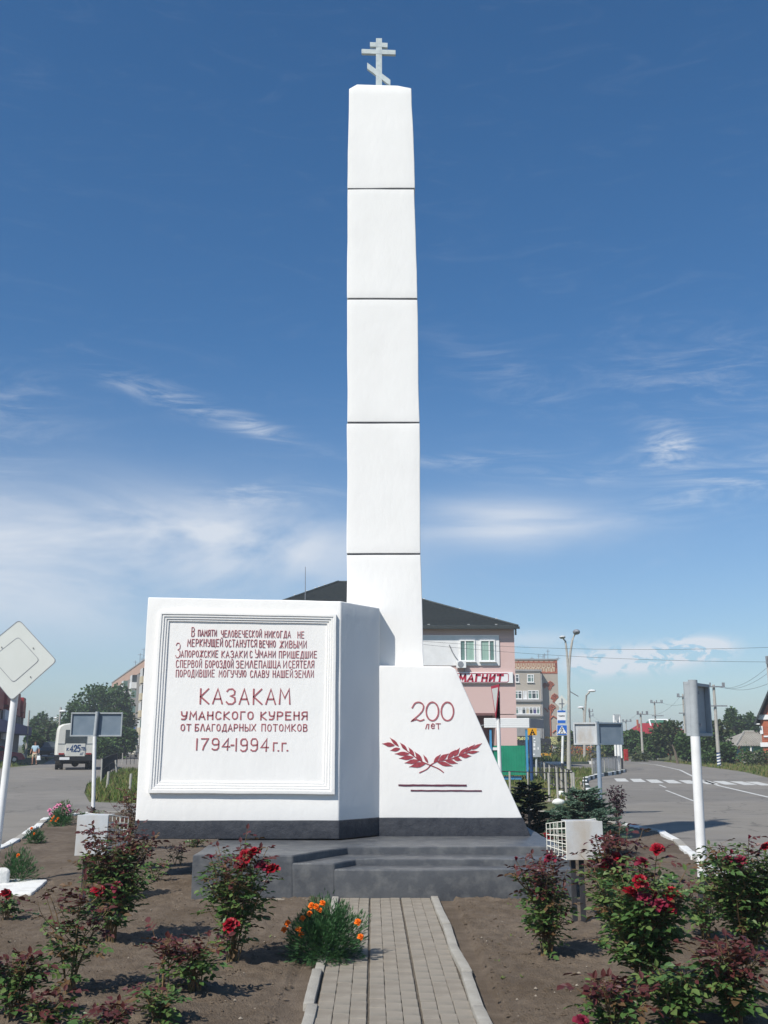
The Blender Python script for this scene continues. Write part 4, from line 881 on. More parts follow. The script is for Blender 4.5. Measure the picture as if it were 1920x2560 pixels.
def spruce(px, py, top, wpx, label, m, seed, nb_=150, leader=.22):
    rg = random.Random(seed); b = G(px, py, .03); W = wpx / FPX * b.y / 2; H = P(px, top, b.y).z; base = Vector((b.x, b.y + W * .5, .02)); t = wthing('spruce', base, label, 'spruce')
    tr = MB(); tr.path([base - Vector((0, 0, .1)), base + Vector((0, 0, H * .5)), base + Vector((.02, 0, H))], [.03, .018, .004], 6); 
    nd = MB(); 
    def needles(pts, den, ln):
        for i in range(len(pts) - 1):
            L = (pts[i + 1] - pts[i]).length; d = (pts[i + 1] - pts[i]).normalized()
            for j in range(int(L * den)):
                p = pts[i].lerp(pts[i + 1], rg.random()); a = rg.random() * 6.283; u = d.orthogonal().normalized(); w = d.cross(u); r_ = (u * math.cos(a) + w * math.sin(a)); 
                if r_.z < 0: r_.z *= .4
                e = p + (r_ + d * .9).normalized() * ln * rg.uniform(.7, 1.2); s = d.cross(r_).normalized() * .0055; nd.add([p - s, p + s, e], [(0, 1, 2)])
    top_pts = [base + Vector((0, 0, H * .55)), base + Vector((.02, 0, H))]; needles(top_pts, 900, .022)
    for k in range(nb_):
        f = rg.random() ** 1.15; zz = H * (1 - leader) * f + .03; f2 = 1 - zz / H; a = rg.random() * 6.283
        R_ = W * min(1, (f2 * 1.35) ** .75) * rg.uniform(.75, 1.08)
        d = Vector((math.cos(a), math.sin(a), 0)); p0 = base + Vector((0, 0, zz)); p1 = p0 + d * R_ * .6 + Vector((0, 0, R_ * .12)); p2 = p0 + d * R_ + Vector((0, 0, R_ * rg.uniform(.1, .38)))
        tr.path([p0, p1, p2], [.006, .004, .002], 3, False); needles([p0.lerp(p1, .35), p1, p2], 520, .03)
        for j in range(7):
            q = p0.lerp(p2, rg.uniform(.35, .95)); s = rg.choice((-1, 1)); e = q + (d * .8 + Vector((-d.y, d.x, 0)) * s * .8 + Vector((0, 0, rg.uniform(0, .3)))).normalized() * R_ * rg.uniform(.18, .36); tr.path([q, e], [.003, .0015], 3, False); needles([q, e], 560, .028)
    tr.build('trunk', M['bark'], t, fix=False); tag(nd.build('foliage', M[m], t, fix=False), kind='stuff'); return t
spruce(1330, 2112, 1930, 135, 'dark little spruce right behind the white wreath block', 'spruced', 1, 150)
spruce(1476, 2146, 1948, 190, 'blue-green little spruce behind the right lamp box', 'sprucel', 2, 190)
# purple shrub
def shrub(base, h, w, label, m, n=500, ls=.05, cat='shrub', seed=1, stem=True, name='shrub'):
    rg = random.Random(seed); base = Vector(base); t = wthing(name, base, label, cat); mb = MB(); st = MB()
    for k in range(8):
        a = rg.random() * 6.283; e = base + Vector((math.cos(a) * w * .4, math.sin(a) * w * .4, h * rg.uniform(.7, 1))); st.path([base, base.lerp(e, .5) + Vector((0, 0, h * .1)), e], [.012 * h, .008 * h, .003 * h], 4, False)
        for j in range(n // 8):
            p = base.lerp(e, rg.uniform(.2, 1)) + Vector((rg.gauss(0, 1), rg.gauss(0, 1), rg.gauss(0, .8))) * w * .14
            mt = frame_mat(p, Vector((rg.uniform(-1, 1), rg.uniform(-1, 1), rg.uniform(-.6, .8))), Vector((rg.uniform(-.6, .6), rg.uniform(-.6, .6), 1)), ls * rg.uniform(.6, 1.3)); mb.add([mt @ Vector(v) for v in LV2], LF2)
    st.build('stems', M['bark'], t, fix=False); tag(mb.build('foliage', M[m], t, fix=False), kind='stuff'); return t
g = G(1545, 2066); shrub((g.x, g.y, .02), .78, .36, 'small dark purple shrub at the road side of the spruce', 'purple', 700, .05, seed=3)

# ------------------------------------------------------------------ lamp housings in the bed
def lamp_box(D, fx, z0, z1, depth_dx, label, legs, mesh_side, wid):
    """flat grey plate towards the camera, wire cage and floodlight on the far side"""
    t = wthing('floodlight_box', (fx, D, 0), label, 'floodlight box', 'floodlight boxes on legs in the bed')
    x0, x1 = fx - wid / 2, fx + wid / 2; dp = .30; s = mesh_side
    MB().box((fx, D, (z0 + z1) / 2), (wid, .012, z1 - z0), rx=R(-3)).build('front_plate', M['sheet'], t, bevel=.004)
    MB().box((fx, D + dp / 2 + .008, z1 - .012), (wid - .02, dp, .008)).build('top_plate', M['sheet'], t)
    MB().box((fx, D + dp / 2 + .008, z0 + .012), (wid - .02, dp, .008)).build('bottom_plate', M['sheet'], t)
    c = MB(); n = 5; A0 = Vector((x0 if s < 0 else x1, D + .012, z1)); A1 = A0 - Vector((0, 0, z1 - z0)); sh = s * .13; B0 = A0 + Vector((sh, dp, -.045)); B1 = A1 + Vector((sh, dp, .045))
    for i in range(n + 1):
        f = i / n; c.tube(A0.lerp(B0, f), A1.lerp(B1, f), .0042, n=5); c.tube(A0.lerp(A1, f), B0.lerp(B1, f), .0042, n=5)
    C0 = Vector((x1 if s < 0 else x0, D + dp, z1)); C1 = Vector((C0.x, C0.y, z0))
    for i in range(n + 1):
        f = i / n; c.tube(B0.lerp(C0, f), B1.lerp(C1, f), .0035, n=5); c.tube(B0.lerp(B1, f), C0.lerp(C1, f), .0035, n=5)
    c.build('wire_cage', M['mesh'], t, smooth=True)
    fl = MB(); fl.box((fx - s * .02, D + .13, (z0 + z1) / 2), (wid * .55, .10, (z1 - z0) * .6), rx=R(-18)); f = fl.build('floodlight', M['steel'], t, bevel=.012)
    MB().box((fx - s * .02, D + .19, (z0 + z1) / 2 + .015), (wid * .48, .012, (z1 - z0) * .5), rx=R(-18)).build('lens', M['glassd'], f)
    for lx in legs:
        MB().box((lx, D + .06, (z0 - .12) / 2 + .0), (.045, .03, z0 + .12)).build('leg', M['poleblack'], t, bevel=.004)
    if len(legs) > 1:
        for z in (.22, .42): MB().box(((legs[0] + legs[1]) / 2, D + .06, z), (legs[1] - legs[0] - .044, .02, .022)).build('brace', M['poleblack'], t)
    return t
lamp_box(9.62, P(1462, 2100, 9.62).x, .575, .912, .12, 'grey floodlight box on two black legs, right of the monument', [P(1437, 2200, 9.62).x, P(1458, 2200, 9.62).x], -1, .335)
lamp_box(10.7, P(229, 2090, 10.7).x, .50, .895, .12, 'pale floodlight box half hidden by the tall rose bush, left of the monument', [-3.02, -2.93], 1, .315)

# ------------------------------------------------------------------ road signs
def plate(poly, thick, m, name, parent, y0=None):
    b = MB(); b.prism(poly, thick); return b.build(name, m, parent, bevel=.0015, seg=1)
def rounded_poly(cs, r, n=4):
    out_ = []; N = len(cs)
    for i in range(N):
        p = Vector(cs[i]); a = (Vector(cs[i - 1]) - p).normalized(); b = (Vector(cs[(i + 1) % N]) - p).normalized(); A = p + a * r; B = p + b * r
        for k in range(n + 1):
            t = k / n; out_.append(A * (1 - t) ** 2 + p * 2 * t * (1 - t) + B * t * t)
    return out_
# leftmost diamond
DS = 12.2; t = wthing('diamond_road_sign', (P(2, 2215, DS).x, DS + .06, 0), 'faded white diamond road sign with rounded corners on a white pole, left edge', 'road sign')
cs = [P(48, 1549, DS), P(142, 1652, DS), P(29, 1752, DS), P(-63, 1640, DS)]; cen = sum((Vector(c) for c in cs), Vector()) / 4
def face(cs, r, off): return [Vector((p.x, DS - off, p.z)) for p in rounded_poly(cs, r)]
plate(face(cs, .05, .0), (0, .018, 0), M['signface'], 'sign_face', t)
def ring_strip(cs, r, w, m, name, off):
    a = face(cs, r, off); c = sum(a, Vector()) / len(a); o2 = [p + (c - p).normalized() * w for p in a]; n = len(a); b = MB(); b.add(a + o2, [(i, (i + 1) % n, (i + 1) % n + n, i + n) for i in range(n)]); return b.build(name, m, t, fix=False)
ring_strip([Vector(c) for c in cs], .05, .008, M['steel'], 'rim', .003)
ins = [P(46, 1591, DS), P(99.5, 1650, DS), P(33.5, 1707.5, DS), P(-22, 1645, DS)]
ring_strip([Vector(c) for c in ins], .045, .008, M['steel'], 'inner_outline', .003)
plate(face([cen + (Vector(c) - cen) * 1.0 for c in ins], .045, .0015), (0, .001, 0), M['signface'], 'inner_panel', t)
b = MB()
for q in ((4, 1618), (83, 1620), (76, 1692)): b.tube(P(*q, DS - .012), P(*q, DS + .01), .006, n=8)
b.build('rivets', M['black'], t)
pt = P(33, 1742, DS + .07); pbm = P(-9, 2128, DS + .07); d = (pt - pbm); gz = pbm + d * (-(pbm.z - .02) / d.z)
MB().tube(pbm, cen + Vector((.03, .06, .2)), .042, n=14).build('pole', M['polewhite'], t, smooth=True); MB().tube(gz, pbm, .043, n=14).build('pole_foot', M['poleblack'], t, smooth=True)
# white concrete blocks at its foot
g = G(60, 2233); t = wthing('concrete_slab', (g.x, g.y, 0), 'white painted flat concrete slab at the foot of the diamond sign', 'concrete slab')
a = [G(-60, 2252), G(78, 2250), G(118, 2214), G(40, 2213), G(-60, 2216)]
o = MB().prism([(p.x, p.y, -.03) for p in a], (0, 0, .10)).build('slab', M['kerbw'], t, bevel=.015); lumpy(o, .008, 5, .12)
g = G(5, 2222); t = wthing('concrete_block', (g.x, g.y, 0), 'small white rounded concrete block beside the diamond sign pole', 'concrete block')
o = MB().box((g.x - .06, g.y, .11), (.24, .22, .22), rz=.5).build('block', M['kerbw'], t, bevel=.05, seg=3, smooth=True)
# left blue-grey board seen from behind
DB = 23.0; t = wthing('rear_facing_road_sign', (P(236, 2046, DB).x, DB, 0), 'wide grey rectangular road sign seen from behind on a white pole, left road', 'road sign')
A = P(178, 1781, DB); B = P(303, 1841, DB); cx = (A.x + B.x) / 2; cz = (A.z + B.z) / 2; w_ = B.x - A.x; h_ = A.z - B.z
MB().box((cx, DB + .05, cz), (w_, .006, h_)).build('panel', M['signblue'], t)
b = MB(); 
for z in (A.z - .015, B.z + .015): b.box((cx, DB + .03, z), (w_, .04, .03))
for x in (A.x + .012, B.x - .012): b.box((x, DB + .032, cz), (.024, .036, h_ - .062))
b.build('frame', M['signback'], t)
a0 = P(243.5, 1779, DB - .02); a1 = P(237, 1841, DB - .02); a2 = P(233, 2018, DB); a3 = P(231.5, 2050, DB)
MB().tube(a1, a0, .04, n=12).build('pole_top', M['signback'], t, smooth=True); MB().tube(a2, a1, .042, n=12).build('pole', M['polewhite'], t, smooth=True); MB().tube(Vector((a3.x, DB, -.05)), a2, .043, n=12).build('pole_foot', M['poleblack'], t, smooth=True)
# right foreground sign, a shallow tray seen from behind
DR = 9.62; t = wthing('road_sign_tray', (P(1759, 2318, DR).x, DR, 0), 'grey tray-shaped road sign seen from behind on a thick white pole, right foreground', 'road sign')
TLf = P(1712, 1713, DR - .16); BLf = P(1716, 1838, DR - .16); TRf = P(1785, 1696, DR + .38); BRf = P(1792, 1842, DR + .38)
def tilt(a, b, c, d_, m, name, th=.006, off=Vector()):
    nrm = (b - a).cross(d_ - a).normalized(); bm_ = MB(); bm_.prism([a + off, b + off, c + off, d_ + off], nrm * th); return bm_.build(name, m, t)
# rectangle turned away: near left edge, far right edge
hor = Vector((.30, .42, 0)).normalized(); nr = Vector((hor.y, -hor.x, 0)); L_ = (P(1789, 1770, DR + .2).x - P(1713, 1770, DR).x) / hor.x
o0 = Vector((P(1713, 1770, DR).x, DR + .02, 0)); zt_, zb_ = P(1750, 1704, DR).z, P(1750, 1840, DR).z
def pb4(u0, u1, z0, z1, n0, n1, name, m):
    a = o0 + hor * u0 + nr * n0; b_ = o0 + hor * u1 + nr * n0
    bm_ = MB(); bm_.prism([(a.x, a.y, z0), (b_.x, b_.y, z0), (b_.x, b_.y, z1), (a.x, a.y, z1)], nr * (n1 - n0)); return bm_.build(name, m, t, bevel=.002, seg=1)
pb4(0, L_, zb_, zt_, .0, .006, 'panel', M['signback'])
for a_ in ((0, L_, zt_ - .03, zt_), (0, L_, zb_, zb_ + .03), (0, .03, zb_ + .03, zt_ - .03), (L_ - .03, L_, zb_ + .03, zt_ - .03)): pb4(*a_, .007, .055, 'frame_rail', M['signback'])
ptop = P(1731.5, 1700, DR); pmid = P(1738, 1841, DR); plow = P(1756, 2192, DR); 
MB().tube(pmid, ptop, .043, n=16).build('pole_top', M['signback'], t, smooth=True); MB().tube(plow, pmid, .044, n=16).build('pole', M['polewhite'], t, smooth=True); MB().tube(Vector((P(1760, 2310, DR).x, DR, -.05)), plow, .045, n=16).build('pole_foot', M['poleblack'], t, smooth=True)
for z_ in (zt_ - .10, zb_ + .10):
    MB().box((P(1735, 1770, DR).x, DR + .03, z_), (.12, .05, .028)).build('clamp', M['steel'], t, bevel=.003)
# double blue-grey board behind the spruce
DB = 24.0; t = wthing('double_road_sign', (P(1500, 2020, DB).x, DB, 0), 'two-leaf blue-grey road sign seen from behind on a blue-grey pole beyond the spruce', 'road sign')
A = P(1434, 1806, DB); B = P(1494, 1862, DB); C_ = P(1562, 1860, DB)
MB().box(((A.x + B.x) / 2, DB + .06, (A.z + B.z) / 2), (B.x - A.x, .006, A.z - B.z), rz=R(-14)).build('panel', M['sheet'], t)
MB().box(((C_.x + B.x) / 2, DB + .06, (A.z + B.z) / 2), (C_.x - B.x, .006, A.z - B.z), rz=R(14)).build('panel', M['signblue'], t)
for (xa, xb, rz, m) in ((A.x, B.x, R(-14), 'sheet'), (B.x, C_.x, R(14), 'signblue')):
    b = MB(); mx_ = (xa + xb) / 2
    for z in (A.z - .018, B.z + .018): b.box((mx_, DB + .035, z), (xb - xa, .04, .036), rz=rz)
    for u in (-1, 1): b.box((mx_ + u * (xb - xa - .03) / 2 * math.cos(rz), DB + .037 + u * (xb - xa - .03) / 2 * math.sin(rz), (A.z + B.z) / 2), (.03, .038, A.z - B.z - .074), rz=rz)
    b.build('frame', M[m], t)
MB().tube((P(1493, 1800, DB).x, DB, P(1493, 1862, DB).z), (P(1493, 1800, DB).x, DB, A.z + .02), .045, n=12).build('pole_top', M['signblue'], t, smooth=True)
MB().tube((P(1502, 2030, DB).x, DB, -.05), (P(1493, 1800, DB).x, DB, B.z), .05, n=12).build('pole', M['poleblue'], t, smooth=True)
# give-way sign seen nearly edge on, by the block
DG = 21.5; t = wthing('give_way_sign', (P(1252, 1985, DG).x, DG, 0), 'red-edged triangular give-way sign seen edge-on, on a white pole beside the white block', 'road sign')
xg = P(1246, 1790, DG).x; ztop = P(1240, 1713, DG).z; zbot = P(1240, 1797, DG).z; side = .82
dirh = Vector((.11, -.99, 0)).normalized(); nn = Vector((-.99, -.11, 0))
def tri(s, off, th, m, name, base=Vector((0, 0, 0)), dr=dirh, n_=nn):
    c = Vector((xg - .045, DG, (ztop + zbot) / 2)) + base; hh = (ztop - zbot) / 2
    ps = [c + dr * side / 2 * s + Vector((0, 0, hh * s)), c - dr * side / 2 * s + Vector((0, 0, hh * s)), c - Vector((0, 0, hh * s))]
    bm_ = MB(); bm_.prism([p + n_ * off for p in ps], n_ * th); return bm_.build(name, m, t)
tri(1, 0, .012, M['signred'], 'border'); tri(.74, .0125, .003, M['signface'], 'sign_face', Vector((0, 0, .03)))
dr2 = Vector((.13, .98, 0)).normalized(); tri(1, .0, .012, M['black'], 'rear_plate', Vector((.075, .05, -.12)), dr2, Vector((.98, -.13, 0)))
MB().tube((P(1253, 1985, DG).x, DG + .05, -.05), (P(1246, 1795, DG).x, DG + .05, P(1246, 1795, DG).z), .04, n=12).build('pole', M['polewhite'], t, smooth=True)
MB().tube((P(1246, 1795, DG).x, DG + .05, P(1246, 1795, DG).z), (P(1246, 1795, DG).x, DG + .05, ztop - .25), .04, n=12).build('pole_top', M['poleblack'], t, smooth=True)
# bus stop, pedestrian signs on one pole
DP = 62.0; xp = P(1405, 1880, DP).x; t = wthing('sign_post', (xp, DP, 0), 'white post carrying a blank diamond, a blue-white stop sign and a blue pedestrian crossing sign', 'road sign')
def pz(px, py, D=DP): return P(px, py, D)
MB().tube((xp, DP + .06, P(0, 1908, DP).z), (P(1404, 1750, DP).x, DP + .06, P(0, 1840, DP).z), .075, n=10).build('pole', M['polewhite'], t, smooth=True)
MB().tube((xp, DP + .06, -.05), (xp, DP + .06, P(0, 1908, DP).z), .077, n=10).build('pole_foot', M['poleblack'], t, smooth=True)
f_ = lambda l, y=0: [(P(a, b, DP).x, DP - y, P(a, b, DP).z) for a, b in l]
d_ = plate(f_([(1404, 1737.5), (1420.5, 1756), (1404, 1773), (1387, 1756)]), (0, .03, 0), M['signface'], 'diamond_plate', t)
MB().prism(f_([(1403.3, 1746), (1405, 1746), (1405.6, 1775), (1403.6, 1775)], .004), (0, -.04, 0)).build('bracket', M['steel'], t)
MB().prism(f_([(1397, 1758), (1410.5, 1758), (1410.5, 1759.6), (1397, 1759.6)], .003), (0, -.02, 0)).build('bracket', M['steel'], t)
s_ = plate(f_([(1393, 1775), (1414.3, 1775), (1414.3, 1808.5), (1393, 1808.5)]), (0, .03, 0), M['signwhite'], 'stop_sign', t)
MB().prism(f_([(1393.8, 1776), (1413.6, 1776), (1413.6, 1780.5), (1393.8, 1780.5)], .002), (0, -.008, 0)).build('blue_band', M['roadblue'], s_)
MB().prism(f_([(1393.8, 1800.5), (1413.6, 1800.5), (1413.6, 1807.6), (1393.8, 1807.6)], .002), (0, -.008, 0)).build('blue_band', M['roadblue'], s_)
b = MB(); a = P(1396.5, 1791.5, DP); c = P(1411.5, 1788.2, DP); strokes(b, word('ТАКСИ', a.x, c.x, a.z, c.z), lambda u, v: Vector((u, DP, v)), .018, (0, -1, 0), .01); b.build('lettering', M['black'], s_, fix=False)
s_ = plate(f_([(1392, 1812), (1418, 1812), (1418, 1838.5), (1392, 1838.5)]), (0, .03, 0), M['signwhite'], 'crossing_sign', t)
MB().prism(f_([(1393, 1813), (1417, 1813), (1417, 1837.5), (1393, 1837.5)], .002), (0, -.006, 0)).build('blue_field', M['roadblue'], s_)
MB().prism(f_([(1404.6, 1814), (1416.6, 1834.5), (1393.4, 1834.5)], .01), (0, -.006, 0)).build('white_triangle', M['signwhite'], s_)
b = MB(); q = lambda a, c: (P(a, c, DP).x, P(a, c, DP).z)
strokes(b, [[q(1404.3, 1821), q(1405.5, 1826), q(1408.3, 1832.5)], [q(1404.8, 1826), q(1400.5, 1831.5)], [q(1403.5, 1821.5), q(1400.7, 1825)], [q(1405, 1822), q(1407.5, 1824.5)]], lambda u, v: Vector((u, DP - .018, v)), .03, (0, -1, 0), .01); b.sphere((P(1404.5, 1818.4, DP).x, DP - .02, P(0, 1818.4, DP).z), .035, 8, 6)
for x in (1397, 1401, 1405, 1409.5, 1413): b.box((P(x, 1834, DP).x, DP - .02, P(0, 1833.6, DP).z), (.05, .006, .04))
b.build('walking_figure', M['black'], s_, fix=False)
# street lamp, two arms
DL = 59.7; xl = P(1421, 1900, DL).x; t = wthing('street_lamp', (xl, DL, 0), 'tall double-headed street lamp beside the pedestrian crossing sign', 'street lamp')
zf = P(1421, 1720, DL).z
MB().tube((xl, DL, -.05), (P(1421.5, 1700, DL).x, DL, zf), .13, .085, n=12).build('pole', M['poleconc'], t, smooth=True)
def arm(pts, r, head, hd, hm):
    b = MB(); b.path([P(x, y, DL) for x, y in pts], [r, r, r * .9, r * .8, r * .7][:len(pts)], 8); a = b.build('arm', M['poleconc'], t, smooth=True)
    h = MB(); h.sphere(P(*head, DL), 1, 10, 6, hd); o = h.build('lamp_head', M[hm], a, smooth=True)
arm([(1421, 1722), (1420, 1668), (1417, 1630), (1413.5, 1603), (1408, 1596)], .07, (1406, 1593), (.19, .3, .10), 'sheet')
arm([(1422, 1722), (1423, 1668), (1426, 1630), (1431, 1600), (1437, 1586)], .075, (1441, 1580), (.22, .32, .16), 'steel')
b = MB(); b.path([P(1424, 1728, DL), P(1434, 1734, DL), P(1446, 1741, DL)], .03, 6); b.build('bracket', M['steel'], t)
# distant lamps behind
def lamp2(px, base, pts, head, D, label, hm='sheet', dv=1):
    t = wthing('street_lamp', (P(px, base, D).x, D, 0), label, 'street lamp'); z0 = 0
    b = MB(); b.path([Vector((P(px, base, D).x, D, -.05))] + [P(x, y, D) for x, y in pts], .10 * dv, 6); b.build('pole', M['poleconc'], t, smooth=True)
    h = MB(); h.sphere(P(*head, D), 1, 8, 5, (.42 * dv, .3 * dv, .14 * dv)); h.build('lamp_head', M[hm], t, smooth=True)
lamp2(1462, 1903, [(1462, 1800), (1464, 1760), (1466, 1738), (1474, 1730)], (1480, 1727), 95, 'far street lamp with a curved arm pointing right, above the two-leaf sign', 'plastic', .9)
lamp2(1460, 1903, [(1460, 1810), (1459, 1776), (1456, 1770)], (1452.5, 1768.5), 98, 'far street lamp with a short arm pointing left, above the two-leaf sign', 'plastic', .8)
lamp2(144, 1893, [(146, 1850), (152, 1768), (153, 1779)], (157, 1778), 118, 'left street lamp on a concrete pole just behind the bus', 'plastic', 1.1)
lamp2(137, 1890, [(137, 1850), (137, 1805), (139, 1799)], (142, 1795), 150, 'far left street lamp beyond the bus', 'plastic', 1.0)

# ------------------------------------------------------------------ railings
def railing(pts, h, n, label, white_every=1, zr=(.06, .5, 1.0), infill=0, m='poleblack', mw='poleconc', r=.022):
    a0 = Vector((*pts[0], 0)); t = wthing('railing', a0, label, 'railing'); P_ = [Vector((*p, 0)) for p in pts]
    for k in range(len(P_) - 1):
        a, b_ = P_[k], P_[k + 1]
        for z in zr:
            MB().tube(a + Vector((0, 0, z * h)), b_ + Vector((0, 0, z * h)), r * .8, n=6).build('rail', M[m], t, smooth=True)
        for i in range(n + 1):
            if k and i == 0: continue
            p = a.lerp(b_, i / n); wh = (i % white_every == 0)
            MB().tube(p + Vector((.0, -.035, -.06)), p + Vector((random.uniform(-.02, .02), -.035, h * (1.0 if wh else .98))), r * (1.5 if wh else .9), n=7).build('post', M[mw if wh else m], t, smooth=True)
        if infill:
            b = MB(); L = (b_ - a).length; q = int(L / infill)
            for i in range(q): p = a.lerp(b_, (i + .5) / q); b.tube(p + Vector((0, .02, zr[0] * h)), p + Vector((0, .02, h)), .007, n=4, caps=False)
            tag(b.build('bars', M[m], t, fix=False), kind='stuff')
    return t
railing([(3.3, 32.2), (4.75, 30.2), (5.55, 30.6)], .78, 3, 'low black railing with pale posts behind the dark spruce', 1, (.42, 1.0))
railing([(5.55, 30.9), (6.2, 38.0), (7.4, 49.8)], .82, 7, 'long railing with pale posts running away beside the footpath', 2, (.12, .5, 1.0))
railing([g2(1481, 1940), g2(1512, 1934), g2(1552, 1928)], .85, 4, 'railing above the black and white kerb at the road mouth', 4, (.06, 1.0), infill=.12, m='steel', mw='poleconc')
railing([g2(253, 1958), g2(272, 1936), g2(292, 1921)], .98, 5, 'black railing curving away along the left road verge', 5, (.15, .55, 1.0), infill=.16)
railing([g2(306, 1912), g2(345, 1910)], .9, 4, 'short railing in front of the cream car', 4, (.5, 1.0), infill=.4)
for px, yb2, yt2, lean in ((267, 1977, 1929, 5), (292, 1938, 1900, -3), (324, 1980, 1934, 4)):
    g = G(px, yb2); D = g.y; tp_ = P(px + lean, yt2, D); 
    t = wthing('fence_post', (g.x, D, 0), {267: 'leaning pale fence post in the tall grass nearest the left sign pole', 292: 'leaning pale post at the far end of the curved left railing', 324: 'pale leaning post just left of the white slab'}[px], 'post', 'loose pale posts on the left verge')
    MB().tube((g.x, D, -.05), tp_, .045, n=7).build('post', M['poleconc'], t, smooth=True)

# poles at the right kerb
for i, (px, y0, y1, yb2) in enumerate(((1539, 1858, 1890, 1906), (1547, 1858, 1898, 1898), (1553.5, 1858, 1895, 1916))):
    D = 62 + i * 3; x = P(px, 1880, D).x
    t = wthing('marker_post', (x, D, 0), ['white post with black foot, left of three at the road mouth', 'thickest white post, middle of three at the road mouth', 'white post with tall black foot, right of three at the road mouth'][i], 'post', 'white posts at the road mouth')
    zt_ = P(px, 1788, D).z; zk = P(px, y1 if i != 1 else 1897, D).z
    MB().tube((x, D, zk), (x, D, zt_), [.07, .11, .07][i], n=10).build('pole', M['polewhite'], t, smooth=True)
    MB().tube((x, D, -.05), (x, D, zk), [.072, .112, .075][i], n=10).build('pole_foot', M['poleblack' if i != 1 else 'polewhite'], t, smooth=True)
    if i == 1:
        b = MB(); b.prism([P(1533, 1785.5, D - .15), P(1550.5, 1786, D - .15), P(1544.5, 1803, D - .15), P(1541, 1803, D - .15)], (0, .03, 0)); b.build('sign_plate', M['signback'], t)

# ------------------------------------------------------------------ power poles and wires
def power_pole(px, top, base, D, arms, label, striped=False, r=.11, zb=0.0):
    x = P(px, (top + base) / 2, D).x; t = wthing('power_pole', (x, D, 0), label, 'power pole', 'concrete power poles along the right road'); zt_ = P(px, top, D).z
    zs = P(px, base - (base - top) * .17, D).z if striped else -.05
    MB().tube((x, D, max(zs, -.05)), (x, D, zt_), r, r * .7, n=8).build('pole', M['poleconc'], t, smooth=True)
    if striped:
        n = 5; dz = (zs + .05) / n
        for i in range(n):
            b = MB(); z0 = -.05 + i * dz; k = 10
            for z_, m_ in ((z0, 'polewhite'), (z0 + dz / 2, 'darkblue')):
                b = MB(); sl = dz * .38
                vs = [(x + (r + .004) * math.cos(2 * math.pi * q / k), D + (r + .004) * math.sin(2 * math.pi * q / k), z_ + sl * math.cos(2 * math.pi * q / k) * .5 + e) for e in (0, dz / 2) for q in range(k)]
                b.add(vs, [(q, (q + 1) % k, (q + 1) % k + k, q + k) for q in range(k)]); b.build('stripe', M[m_], t, fix=False)
    for (y, xa, xb2, ins) in arms:
        A = P(xa, y, D); B = P(xb2, y, D); a = MB().box(((A.x + B.x) / 2, D - r - .05, A.z), (B.x - A.x, .08, .09)).build('crossarm', M['steel'], t)
        b = MB(); 
        if ins:
            for f in ins: q = A.lerp(B, f); b.tube((q.x, D - r - .05, q.z + .04), (q.x, D - r - .05, q.z + .30), .055, n=6)
            b.build('insulators', M['steel'], a)
    return t
I3 = (.04, .14, .5, .86, .96)
power_pole(1640, 1753, 1895, 112, [(1757, 1625, 1656, I3), (1789.5, 1629, 1658, None)], 'power pole rising from the hedge in front of the red roof')
power_pole(1604.5, 1782, 1902, 98, [(1786, 1591, 1619, I3)], 'power pole with a striped foot left of the red roof', True, .12)
power_pole(1567, 1800, 1898, 140, [(1804, 1555, 1578, I3)], 'farthest power pole beside the grey sign back')
power_pole(1712, 1735, 1900, 96, [(1742, 1691, 1733, (.04, .12, .88, .96)), (1783, 1696, 1728, None)], 'power pole behind the tray-shaped road sign')
power_pole(1791, 1712, 1915.5, 76, [(1717, 1772, 1810, (.04, .86, .96)), (1765, 1776, 1816, None)], 'power pole with a blue and white striped foot right of the tray-shaped sign', True, .14)
power_pole(1932, 1640, 1960, 46, [(1658, 1912, 1950, (.06, .2, .8))], 'near power pole whose crossarm enters at the right edge', False, .11)
power_pole(1476, 1770, 1897, 125, [(1779, 1470, 1482, (.1, .9)), (1790, 1471, 1483, (.1, .9))], 'power pole with stacked insulators left of the far give-way sign', False, .13)
t = wthing('overhead_wires', (10, 55, 8), 'thin overhead wires crossing the sky above the right road', 'wires')
def wire(a, b, sag, r=.008):
    a = Vector(a); b = Vector(b); n = 14; MB().path([a.lerp(b, i / n) - Vector((0, 0, sag * 4 * (i / n) * (1 - i / n))) for i in range(n + 1)], r, 4).build('wire', M['wire'], t, fix=False)
wire(P(1020, 1600, 62), P(1935, 1618, 50), .3); wire(P(1020, 1607, 62), P(2000, 1655, 50), .3)
wire(P(1791, 1716, 76), P(1932, 1656, 46), .5); wire(P(1800, 1717, 76), P(1948, 1660, 46), .5); wire(P(1809, 1717, 76), P(1960, 1690, 46), .4)
wire(P(1655, 1757, 96), P(1775, 1716, 76), .7); wire(P(1619, 1786, 98), P(1700, 1742, 85), .5); wire(P(1482, 1790, 125), P(1592, 1786, 98), 1.0); wire(P(1816, 1766, 76), P(1925, 1770, 46), .8)

